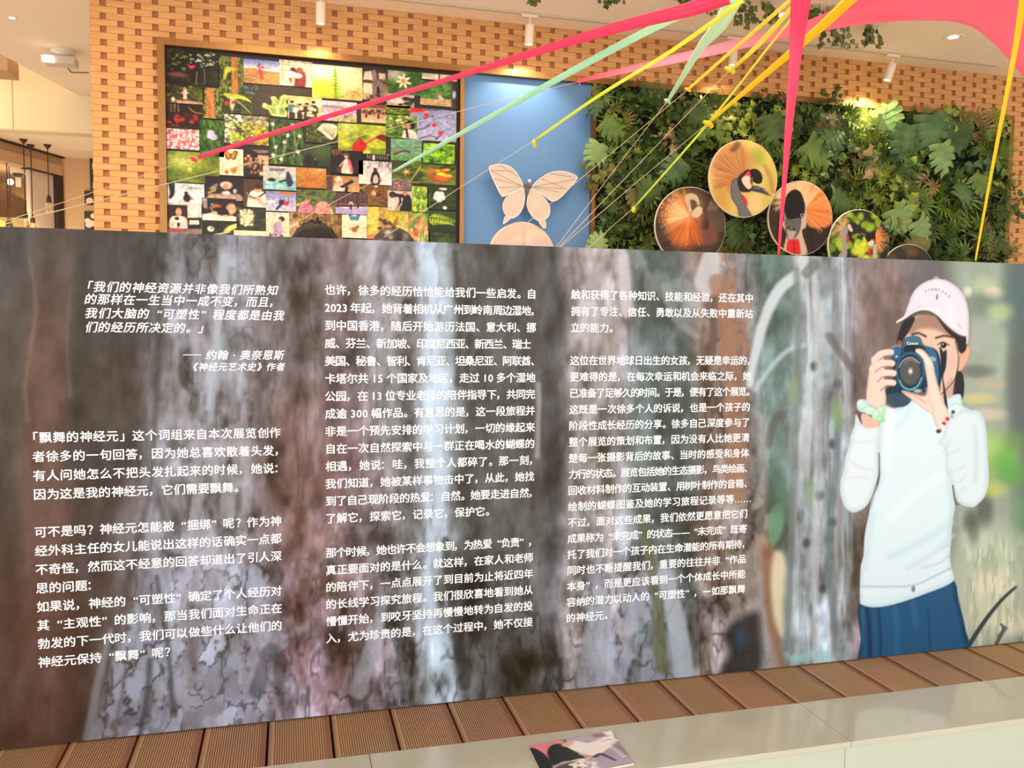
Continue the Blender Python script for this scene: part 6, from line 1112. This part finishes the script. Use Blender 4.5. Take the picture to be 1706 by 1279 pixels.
# pendants in the corridor
M_CORD = mat('pendant_cord', (70, 46, 32), .6); M_GLASS = mat('bulb_glass', (250, 226, 180), .1); M_GLASS.node_tree.nodes['Principled BSDF'].inputs['Transmission Weight'].default_value = .8
PEND = [(51, 241, 386, 'pendant lamp hanging just left of the shopfront door panel'), (79, 241, 352, 'pendant lamp with clear bulb before the shopfront door panel'), (39, 232, 379, 'pendant lamp cord nearest the dome camera, bulb at board edge'), (10, 236, 392, 'leftmost of the pendant lamp cords before the lit shop'), (14, 246, 396, 'second pendant lamp cord from the left before the lit shop')]
for px_, py_, pb, lab in PEND:
    a = atz(px_, py_, 2.717); zb_ = at(px_, pb, a.y).z; t = thing('pendant_lamp', lab, 'pendant lamp', (a.x, a.y, 2.717), 'corridor pendant lamps')
    mb = MB(); mb.lathe([(.036, -.0005), (.032, -.010), (.008, -.04)], (a.x, a.y, 2.717), 'Z', 20); mb.build('canopy', M_CORD, t)
    mb = MB(); mb.tube([(a.x, a.y, 2.70), (a.x, a.y, zb_+.14)], .005, 6); mb.build('cord', M_CORD, t)
    mb = MB(); mb.lathe([(.008, .16), (.02, .13), (.024, .09), (.02, .085)], (a.x, a.y, zb_), 'Z', 16); mb.build('socket', M_CORD, t)
    mb = MB(); mb.lathe([(.018, .085), (.032, .05), (.036, .02), (.028, -.015), (.006, -.032)], (a.x, a.y, zb_), 'Z', 20); mb.build('bulb', M_GLASS, t, True)
    if pb > 370: light('pendant_fill', 'POINT', (a.x, a.y, zb_-.06), 5, (1, .78, .48), .03)  # point fill added under the hidden bulbs to brighten the low ceiling
a = at(30, 284, 7.4); t = thing('dome_camera', 'white dome camera under the dark shop ceiling', 'security camera', (a.x, a.y, 2.36)); 
mb = MB(); mb.lathe([(.075, .04), (.08, .02), (.078, -.03)], tuple(a), 'Z', 24); mb.box((a.x-.02, a.y-.02, a.z+.03), (a.x+.02, a.y+.02, 2.36)); mb.build('body', M_LAMP, t)
mb = MB(); mb.ball((a.x, a.y, a.z-.03), (.05, .05, .045), 20, 10); mb.build('dome', mat('camera_dome', (70, 62, 56), .15), t, True)
a = at(17, 303, 8.6); t = thing('shop_lamp', 'small glowing bulb inside the shop below the dome camera', 'lamp', (a.x, a.y, 2.30))
mb = MB(); mb.ball(tuple(a), .035, 16, 10); mb.build('bulb', mat('bulb_glow', (255, 226, 160), .4, emit=8), t, True); mb = MB(); mb.tube([a+Vector((0,0,.03)), (a.x, a.y, 2.30)], .008, 8); mb.build('stem', M_CORD, t)
# pictures by the end of the brick wall
yp = 7.612
for (x0, y0, x1, y1), lab, dots_ in [((141, 318, 165, 342), 'dark framed picture beside the end of the brick wall', 0), ((141, 352, 165, 384), 'dark poster with pale spots, below the framed picture', 1), ((150, 264, 166, 317), 'tall dark speaker panel above the framed picture', 0)]:
    a, b = at(x0, y0, yp), at(x1, y1, yp); t = thing('wall_picture', lab, 'wall picture', (a.x, yp, b.z))
    mb = MB(); mb.box((a.x, yp-.02, b.z), (b.x, yp+.004, a.z)); mb.build('panel', mat('dark_panel', (62, 50, 44), .6), t)
    if not (lab[0] == 't'):
        mb = MB(); r2 = random.Random(4)
        for k in range(7 if dots_ else 2): cx_ = a.x+(b.x-a.x)*r2.uniform(.2, .7); cz_ = b.z+(a.z-b.z)*r2.uniform(.2, .9); mb.lathe([(.03, -.001), (.001, -.002)], (cx_, yp-.02, cz_), 'Y', 12)
        mb.build('printed_spots', M_LAMP, t)

# ------------------------------------------------------------------ stretched fabric strips and their cords
def cloth(name, c, tr=.42): return mat(name, c, .75, spec=.15, trans=tr)
M_HOT = cloth('hot_pink_fabric', (252, 88, 130)); M_CORAL = cloth('coral_fabric', (255, 122, 148), .35); M_MINT = cloth('mint_fabric', (192, 238, 216)); M_MINT2 = cloth('pale_mint_fabric', (200, 230, 208)); M_YEL = cloth('yellow_fabric', (242, 234, 104)); M_GOLD = cloth('golden_fabric', (252, 226, 62)); M_LIME = cloth('lime_fabric', (232, 240, 100))
M_STRING = mat('beige_cord', (206, 188, 158), .8)
def streamer(label, pts, m, knot=None, string=None, tail=None, pleats=3, srad=.0010):
    """pts: (px, py, depth, width px); tapered pleated strip"""
    P_ = [at(x, y, Y) for x, y, Y, w in pts]; Wd = [w*np.linalg.norm(np.array(p)-CAM)/FPX/2 for p, (x, y, Y, w) in zip(P_, pts)]
    t = thing('fabric_streamer', label, 'fabric streamer', P_[-1], 'stretched fabric streamers')
    # resample
    n = 26; S = np.linspace(0, len(P_)-1, n); pos = []; wid = []
    sp = spline([tuple(p) for p in P_], 8, False) if len(P_) > 2 else np.array([np.array(P_[0])*(1-i/8)+np.array(P_[1])*(i/8) for i in range(9)])
    wp = np.interp(np.linspace(0, 1, len(sp)), np.linspace(0, 1, len(Wd)), Wd)
    mb = MB(); K = 4*pleats+1; k2 = len(sp)
    for face in (0, 1):
        for i in range(k2):
            d = Vector(sp[min(i+1, k2-1)]-sp[max(i-1, 0)]).normalized(); p = Vector(sp[i]); view = (p-Vector(CAM)).normalized(); s_ = d.cross(Vector((0.05, 1, .05))).normalized(); nn = s_.cross(d).normalized()
            if nn.y > 0: nn = -nn
            for j in range(K):
                u = 2*j/(K-1)-1; bulge = wp[i]*(.42*(1-u*u)+.12*math.cos(pleats*math.pi*u+i*.15)); th = max(.0012, wp[i]*.10)
                mb.v.append(tuple(p+s_*u*wp[i]+nn*(bulge*.6+(th if face == 0 else -th))))
    o0 = k2*K
    for i in range(k2-1):
        for j in range(K-1):
            q = i*K+j; mb.f.append((q, q+1, q+K+1, q+K)); mb.f.append((o0+q, o0+q+K, o0+q+K+1, o0+q+1))
        for j in (0, K-1): q = i*K+j; mb.f.append((q, q+K, o0+q+K, o0+q))
    for i in (0, k2-1):
        for j in range(K-1): q = i*K+j; mb.f.append((q, o0+q, o0+q+1, q+1))
    mb.mi = [0]*len(mb.f); mb.build('strip', m, t, True)
    hk = P_[0]+Vector((.10, -.12, 0)); hk.z = ZC     # the cord that holds the upper end to the ceiling
    if P_[0].z > 1.8: hb = MB(); hb.tube([P_[0], P_[0]+(P_[0]-P_[1]).normalized()*.02+Vector((0, 0, .02)), hk], .002, 6); hb.lathe([(.012, -.012), (.018, -.0005)], tuple(hk), 'Z', 12); hb.build('hanging_cord', M_STRING, t)
    if knot:
        kb = MB(); kp = at(*knot[:2], knot[2]); r = knot[3]*np.linalg.norm(np.array(kp)-CAM)/FPX
        kb.ball(tuple(kp), (r, r*.8, r*.8), 12, 8); kb.ball((kp.x+r*.9, kp.y, kp.z-r*.5), (r*.6, r*.5, r*.7), 10, 6); kb.ball((kp.x-r*.8, kp.y+r*.3, kp.z+r*.4), (r*.6, r*.5, r*.5), 10, 6); kb.build('knot', m, t, True)
    if tail:
        tb = MB(); tb.tube([at(*q) for q in tail], [.007, .012, .008, .004][:len(tail)], 8, flat=.4); tb.build('tail', m, t, True)
    if string:
        sb = MB(); sb.tube([at(*q) for q in string], srad, 6); sb.build('cord', M_STRING, t)
    return t
streamer('long hot pink strip crossing the photo collage to a cord at far left', [(1215, -8, 1.5, 24), (1150, 15, 1.65, 21), (1000, 54, 1.9, 15), (760, 128, 2.2, 8), (500, 208, 2.4, 7), (330, 262, 2.5, 6)], M_HOT, (322, 265, 2.5, 4), [(320, 265, 2.5), (150, 322, 1.6), (-8, 374, .12)])
streamer('long mint strip crossing the blue panel down to the photo collage', [(1236, -9, 1.65, 13), (1200, 6, 1.7, 13), (1130, 27, 1.8, 12), (1000, 93, 2.0, 11), (820, 193, 2.3, 8), (655, 286, 2.5, 4)], M_MINT, None, [(656, 286, 2.5), (570, 329, 1.6), (470, 383, .1)])
streamer('wide pale mint strip narrowing to a knot above the plants', [(1226, -6, 1.9, 27), (1200, 40, 2.0, 22), (1168, 78, 2.1, 13), (1142, 120, 2.2, 9), (1114, 166, 2.3, 5)], M_MINT2, (1112, 168, 2.3, 4), [(1112, 168, 2.3), (1016, 293, 1.3), (925, 414, .1)])
streamer('lime strip ending in a small hanging tail before the blue panel', [(1238, 0, 1.6, 8), (1120, 84, 1.8, 6), (1000, 158, 2.0, 5), (892, 233, 2.2, 4)], M_LIME, None, [(891, 233, 2.2), (770, 310, 1.4), (640, 395, .1)], [(891, 232, 2.2), (889, 238, 2.2), (892, 246, 2.2)])
streamer('thin yellow strip whose knot hangs at the bronze frame', [(1322, -4, 1.6, 6), (1225, 80, 1.9, 5), (1146, 149, 2.1, 4)], M_YEL, (1146, 149, 2.1, 3.5), [(1144, 151, 2.1), (985, 283, 1.2), (828, 413, .1)])
streamer('yellow strip with a lumpy knot on the brick wall above the plants', [(1335, -4, 1.5, 7), (1275, 63, 1.7, 8), (1240, 97, 1.8, 6), (1218, 116, 1.9, 4)], M_YEL, (1216, 116, 1.9, 6), [(1215, 118, 1.9), (1075, 262, 1.0), (930, 413, .1)])
streamer('thinnest yellow strip running beside the golden one into the foliage', [(1350, -6, 1.65, 3), (1292, 64, 1.8, 3.4), (1180, 205, 2.0, 3.4), (1057, 345, 2.2, 2.4)], M_LIME, None, [(1057, 345, 2.2), (1020, 377, 1.2), (978, 415, .1)], [(1057, 344, 2.2), (1055, 350, 2.2), (1055, 354, 2.2)])
streamer('broad golden strip falling from above to a knot in the foliage', [(1422, -6, 1.2, 17), (1360, 52, 1.4, 13), (1270, 128, 1.7, 9), (1182, 203, 2.0, 4)], M_GOLD, (1180, 206, 2.0, 6), [(1178, 206, 2.0), (1060, 304, 1.1), (931, 414, .1)])
streamer('yellow strip dropping steeply to the board top near the child print', [(1706, -10, 1.0, 12), (1690, 90, .95, 9), (1655, 270, .6, 6), (1625, 434, .1, 3)], M_GOLD, None, None)
streamer('hot pink strip hanging nearly straight down before the crane pictures', [(1334, -6, 1.1, 32), (1325, 90, 1.1, 20), (1317, 180, .9, 16), (1307, 300, .5, 9), (1297, 425, .1, 4)], M_HOT, None, None, pleats=4)
# the coral sail
up_ = [(962,132),(1100,97),(1200,72),(1290,50),(1345,34),(1390,14),(1425,-8),(1500,-120),(1600,-200),(1790,-240)]; lo_ = [(964,138),(1100,111),(1200,90),(1290,69),(1345,57),(1430,42),(1530,34),(1606,40),(1655,72),(1716,140)]
dep = [3.0, 2.5, 2.2, 2.0, 1.9, 1.8, 1.7, 1.55, 1.4, 1.2]
A_ = spline(up_, 5, False); B_ = spline(lo_, 5, False); Dp = np.interp(np.linspace(0, 1, len(A_)), np.linspace(0, 1, len(dep)), dep)
sail = thing('fabric_sail', 'large coral pink stretched fabric sail hanging under the ceiling', 'fabric sail', at(1500, 20, 1.7))
mb = MB(); K = 12
for sgn in (0, 1):
    for i in range(len(A_)):
        for j in range(K):
            u = j/(K-1); x, y = A_[i]*(1-u)+B_[i]*u
            mb.v.append(tuple(at(x, y, Dp[i]-.25*u*min(1, i/20)+.06*math.sin(math.pi*u)*min(1, i/15)+.0025*sgn)))
o0 = len(A_)*K
for i in range(len(A_)-1):
    for j in range(K-1): q = i*K+j; mb.f.append((q, q+1, q+K+1, q+K)); mb.f.append((o0+q, o0+q+K, o0+q+K+1, o0+q+1))
    for j in (0, K-1): q = i*K+j; mb.f.append((q, q+K, o0+q+K, o0+q))
mb.mi = [0]*len(mb.f); mb.build('sheet', M_CORAL, sail, True)
hb = MB()
for i_ in (34, 44):
    c_ = Vector(mb.v[i_*K]); e_ = Vector((c_.x+.05, c_.y-.05, ZC)); hb.tube([c_, e_], .003, 6); hb.lathe([(.012, -.012), (.018, -.0005)], tuple(e_), 'Z', 12)
hb.build('hanging_cord', M_STRING, sail)
kp = at(965, 136, 3.0); mb = MB(); mb.ball(tuple(kp), (.012, .01, .012)); mb.tube([kp, kp+Vector((-.004, 0, .03))], [.006, .002], 6); mb.tube([kp, kp+Vector((.004, 0, -.03))], [.006, .002], 6); mb.build('knot', M_CORAL, sail, True)
mb = MB(); mb.tube([at(964, 136, 3.0), at(480, 256, 1.6), at(-8, 377, .12)], .0016, 6); mb.build('cord', M_STRING, sail)
a = at(321, 267, 2.5); b = at(316, 283, 2.5)
t = thing('hanging_bead', 'small yellow bead hanging on a thread under the hot pink strip tip', 'bead', b); mb = MB(); mb.ball(tuple(b), .0125, 16, 10); mb.build('bead', M_YEL, t, True); mb = MB(); mb.tube([a, b], .0015, 5); mb.build('thread', M_STRING, t)
a = at(2, 374, .14); t = thing('fairy_light', 'small glowing yellow light at the board top where two cords meet', 'fairy light', a)
mb = MB(); mb.ball(tuple(a), .009, 12, 8); mb.build('bulb', mat('fairy_glow', (255, 206, 40), .4, emit=5), t, True); mb = MB(); mb.tube([a+Vector((0,0,-.008)), (a.x, a.y, 1.1), (a.x, .036, 1.08)], .003, 6); mb.build('wire', M_CORD, t)

# ------------------------------------------------------------------ vines from the ceiling
M_VINE = leafmat('vine_leaf', (74, 88, 40), (110, 116, 58)); 
VN = [(1240, -14, 40, 5, 'ivy vine hanging between the pale mint strip and the downlight'), (1280, -16, 26, 4, 'ivy vine hanging beside the downlight, nearest the hot pink strip'), (1362, -10, 24, 4, 'ivy vine hanging just beyond the hot pink strip top'), (1395, -14, 18, 4, 'ivy vine bunched above the golden strip'), (1382, 46, 26, 3, 'ivy vine showing below the coral sail, left one of two'), (1402, 44, 26, 4, 'ivy vine with longest trail below the coral sail'), (1458, 36, 26, 5, 'ivy vine hanging apart below the middle of the coral sail'), (1196, -12, 22, 3, 'ivy vine hanging beyond the long pink strip top'), (1132, -12, 8, 3, 'tiny ivy vine tip at the ceiling above the long mint strip'), (1012, -10, 6, 2, 'tiny ivy vine tip near the ceiling above the blue panel'), (882, -6, 10, 2, 'short ivy sprig by the second spotlight')]
for i, (px_, py_, ln, st, lab) in enumerate(VN):
    g = random.Random(60+i); yv = 2.75 if i not in (6, 9, 10) else (2.9 if i == 6 else 3.0); a = at(px_, py_, yv); a.z = min(a.z, ZC)
    t = thing('hanging_vine', lab, 'hanging vine', (a.x, a.y, ZC), 'ivy vines under the ceiling'); sb = MB(); lb = MB(); dl = ln*np.linalg.norm(np.array(a)-CAM)/FPX
    for s in range(st):
        top = Vector((a.x+g.uniform(-.06, .06), a.y+g.uniform(-.05, .05), ZC)); zend = a.z-dl*g.uniform(.55, 1.1); drift = g.uniform(-.03, .09); pts = [top]; z = ZC; x, y = top.x, top.y
        k = max(4, int((ZC-zend)/.03)); 
        for j in range(1, k+1): tt = j/k; pts.append(Vector((top.x+drift*tt*tt+.008*math.sin(j*1.7+s), top.y+.008*math.cos(j*1.3), ZC+(zend-ZC)*tt)))
        sb.tube(pts, .0022, 5)
        for p_ in pts[1:]:
            for rep in range(2 if g.random() < .5 else 1):
                M_ = Matrix.Translation(p_+Vector((g.uniform(-.025, .025), g.uniform(-.02, .02), 0))) @ Matrix.Rotation(math.pi+g.uniform(-1.2, 1.2), 4, 'Y') @ Matrix.Rotation(g.uniform(-.6, .6), 4, 'X') @ Matrix.Scale(g.uniform(.024, .04), 4)
                xf(lb, [(0,0,0),(.5,-.05,.15),(.62,.08,.5),(.3,0,.8),(0,.05,1.3),(-.3,0,.8),(-.62,.08,.5),(-.5,-.05,.15),(0,-.1,.55)], [(8,0,1,2),(8,2,3,4),(8,4,5,6),(8,6,7,0)], M_)
    sb.build('stem', M_STEM, t); lb.build('leaves', M_VINE, t, fix=False)

# ------------------------------------------------------------------ two people standing behind the board
M_SKIN = mat('skin', (206, 156, 128), .55); M_HAIR = mat('dark_hair', (24, 18, 16), .85, noise=((32, 24, 21), 60, (1, 1, .2)), bump=.4); M_COAT = mat('dark_coat', (52, 50, 58), .8); M_TROU = mat('dark_trousers', (40, 42, 52), .8); M_CAP = mat('black_cap', (34, 31, 30), .35, noise=((52, 48, 46), 8, (1, 1, 1))); M_EYE = mat('eye_dark', (30, 22, 20), .2); M_SHOE = mat('dark_shoes', (36, 32, 30), .6)
def skin_body(name, joints, edges, m, parent, lv=2, root=0):
    me = bpy.data.meshes.new(name); me.from_pydata([j[:3] for j in joints], edges, []); o = put(name, me, m, parent)
    o.modifiers.new('skin', 'SKIN'); sv = me.skin_vertices[0].data
    for i, j in enumerate(joints): sv[i].radius = (j[3], j[4] if len(j) > 4 else j[3]); sv[i].use_root = (i == root)
    ss = o.modifiers.new('sub', 'SUBSURF'); ss.levels = ss.render_levels = lv; o.modifiers['skin'].use_smooth_shade = True
    return o
def person(lab, x, y, top, turn, cap):
    h = top-FL; f = FL; s = h/1.75
    t = thing('person', lab, 'person', (x, y, f))
    J = [(0,0,.95,.13,.10),(0,0,1.15,.135,.10),(0,0,1.34,.15,.095),(0,0,1.45,.07,.06),(0,-.01,1.52,.05,.052),(0,-.02,1.60,.070,.085),(0,-.015,1.69,.066,.08)]
    for sg in (-1, 1):
        J += [(sg*.09,0,.88,.085),(sg*.10,0,.48,.055),(sg*.10,.01,.09,.038),(sg*.11,-.12,.035,.035)]
    for sg in (-1, 1): J += [(sg*.17,0,1.42,.055),(sg*.21,-.01,1.13,.042),(sg*.19,-.14,.93,.033),(sg*.185,-.19,.87,.028)]
    E = [(0,1),(1,2),(2,3),(3,4),(4,5),(5,6),(0,7),(7,8),(8,9),(9,10),(0,11),(11,12),(12,13),(13,14),(2,15),(15,16),(16,17),(17,18),(2,19),(19,20),(20,21),(21,22)]
    ct, st = math.cos(turn), math.sin(turn)
    T = lambda p: (x+s*(p[0]*ct-p[1]*st), y+s*(p[0]*st+p[1]*ct), f+s*p[2])
    for sg, w in ((-1, 18), (1, 22)):   # five fingers on each hand
        b = len(J); base = J[w]
        for k, (dx, L) in enumerate(((-.024, .05), (-.008, .06), (.009, .058), (.024, .045))):
            J += [(base[0]+dx, base[1]-.03, base[2]-.025, .010), (base[0]+dx*1.15, base[1]-.035-L*.3, base[2]-.03-L, .008)]; E += [(w, b+2*k), (b+2*k, b+2*k+1)]
        b = len(J); J += [(base[0]-sg*.032, base[1]-.012, base[2]-.005, .010), (base[0]-sg*.04, base[1]-.04, base[2]-.045, .009)]; E += [(w, b), (b, b+1)]
    body = skin_body('body', [T(j)+tuple(r*s for r in j[3:]) for j in J], E, M_SKIN, t)
    hd = lambda p: Vector(T(p))
    mb = MB()
    for sg in (-1, 1): mb.ball(hd((sg*.03, -.098, 1.625)), (.011*s, .008*s, .008*s), 12, 8)
    mb.build('eyes', M_EYE, t, True)
    mb = MB(); mb.tube([hd((0, -.098, 1.625)), hd((0, -.118, 1.585)), hd((0, -.10, 1.575))], [.008*s, .014*s, .010*s], 8)
    for sg in (-1, 1): mb.ball(hd((sg*.073, -.0, 1.605)), (.012*s, .02*s, .03*s), 10, 8)
    mb.build('nose_and_ears', M_SKIN, t, True)
    mb = MB(); mb.ball(hd((0, -.095, 1.548)), (.026*s, .010*s, .007*s), 12, 6); mb.build('mouth', mat('lips', (176, 104, 94), .5), t, True)
    # coat and trousers
    mb = MB(); rings = [(.62,.20,.15),(.95,.185,.14),(1.15,.17,.13),(1.34,.185,.12),(1.43,.13,.09),(1.48,.075,.072)]
    vs = [T((a*math.cos(q), b*math.sin(q), z)) for z, a, b in rings for q in np.linspace(0, 2*math.pi, 24, endpoint=False)]
    mb.add(vs, [(i*24+j, i*24+(j+1) % 24, (i+1)*24+(j+1) % 24, (i+1)*24+j) for i in range(len(rings)-1) for j in range(24)])
    for sg in (-1, 1): mb.tube([hd((sg*.15,0,1.41)), hd((sg*.19,0,1.38)), hd((sg*.215,-.01,1.13)), hd((sg*.195,-.13,.945))], [.06*s, .068*s, .055*s, .045*s], 14)
    mb.build('coat', M_COAT, t, True)
    mb = MB()
    for sg in (-1, 1): mb.tube([hd((sg*.085,0,.95)), hd((sg*.10,0,.5)), hd((sg*.10,.01,.09))], [.105*s, .078*s, .062*s], 16)
    mb.build('trousers', M_TROU, t, True)
    for sg in (-1, 1): mb = MB(); mb.ball(hd((sg*.105, -.05, .045)), (.048*s, .13*s, .0449*s), 16, 10); mb.build('shoe', M_SHOE, t, True)
    # hair: a shell over the skull with tufts
    g = random.Random(int(x*100)); mb = MB(); c = hd((0, -.002, 1.655)); 
    n_, m_ = 28, 14; rx, ry, rz = .086*s, .106*s, .097*s; vs = []
    for i in range(m_+1):
        p_ = (math.pi*.62)*(i+.02)/m_
        for j in range(n_):
            q_ = 2*math.pi*j/n_; front = max(0, -math.sin(q_)); pp = p_*(1-.30*front); k = 1+g.uniform(-.02, .03)
            vs.append((c.x+rx*k*math.sin(pp)*math.cos(q_), c.y+ry*k*math.sin(pp)*math.sin(q_), c.z+rz*k*math.cos(pp)))
    mb.add(vs, [(i*n_+j, (i+1)*n_+j, (i+1)*n_+(j+1) % n_, i*n_+(j+1) % n_) for i in range(m_) for j in range(n_)]+[tuple(range(n_))])
    if not cap:
        for i in range(160):
            q_ = g.uniform(0, 6.28); p_ = g.uniform(0, 1.4); dv = Vector((rx*math.sin(p_)*math.cos(q_), ry*math.sin(p_)*math.sin(q_), rz*math.cos(p_))); b0 = c+dv*.98; w_ = dv.normalized()
            tg = Vector((-math.sin(q_), math.cos(q_), 0)); e_ = (w_*.12+tg*g.uniform(-.6, .6)+Vector((0, 0, -.3*math.sin(p_)))).normalized()
            mb.tube([b0, b0+e_*.012+w_*.001, b0+e_*.024-w_*.003], [.0025, .002, .0006], 4)
    mb.build('hair', M_HAIR, t, True)
    if cap:
        cp = MB(); n_, m_ = 36, 12; vs = []
        for i in range(m_+1):
            p_ = (math.pi*.5)*(i+.02)/m_
            for j in range(n_):
                q_ = 2*math.pi*j/n_; k = 1.10+.016*abs(math.cos(3*q_)); vs.append((c.x+rx*k*math.sin(p_)*math.cos(q_), c.y+ry*k*math.sin(p_)*math.sin(q_), c.z+.008+rz*1.06*math.cos(p_)))
        cp.add(vs, [(i*n_+j, (i+1)*n_+j, (i+1)*n_+(j+1) % n_, i*n_+(j+1) % n_) for i in range(m_) for j in range(n_)]+[tuple(range(n_))])
        cr = cp.build('cap', M_CAP, t, True)
        bb = MB(); br = []
        for i in range(13):
            a_ = R(-65+130*i/12)+turn-math.pi/2; r0_ = rx*1.08; L = .075*s*math.cos((i-6)/6*1.2)
            p0_ = Vector((c.x+rx*1.06*math.cos(a_), c.y+ry*1.06*math.sin(a_), c.z+.01)); p1_ = p0_+Vector((math.cos(turn-math.pi/2), math.sin(turn-math.pi/2), -.30))*L
            br += [p0_, p1_]
        vs = br+[q_+Vector((0, 0, -.004)) for q_ in br]; n2 = len(br)
        fs = [(2*i, 2*i+1, 2*i+3, 2*i+2) for i in range(12)]+[(n2+2*i, n2+2*i+2, n2+2*i+3, n2+2*i+1) for i in range(12)]+[(2*i+1, n2+2*i+1, n2+2*i+3, 2*i+3) for i in range(12)]+[(2*i, 2*i+2, n2+2*i+2, n2+2*i) for i in range(12)]
        bb.add(vs, fs); bb.build('cap_brim', M_CAP, cr, True); bt = MB(); bt.ball((c.x, c.y, c.z+.008+rz*1.07), (.008, .008, .005), 10, 6); bt.build('cap_button', M_CAP, cr)
    return t
YP = .85
a = at(525, 365, YP); person('person with dark tousled hair standing behind the board, only hair showing', at(525, 390, YP).x, YP, a.z-.012, .1, False)
YP2 = 1.4
a = at(655, 381, YP2); person('person in a black peaked cap standing behind the board', at(655, 392, YP2).x, YP2, a.z-.010, 1.0, True)
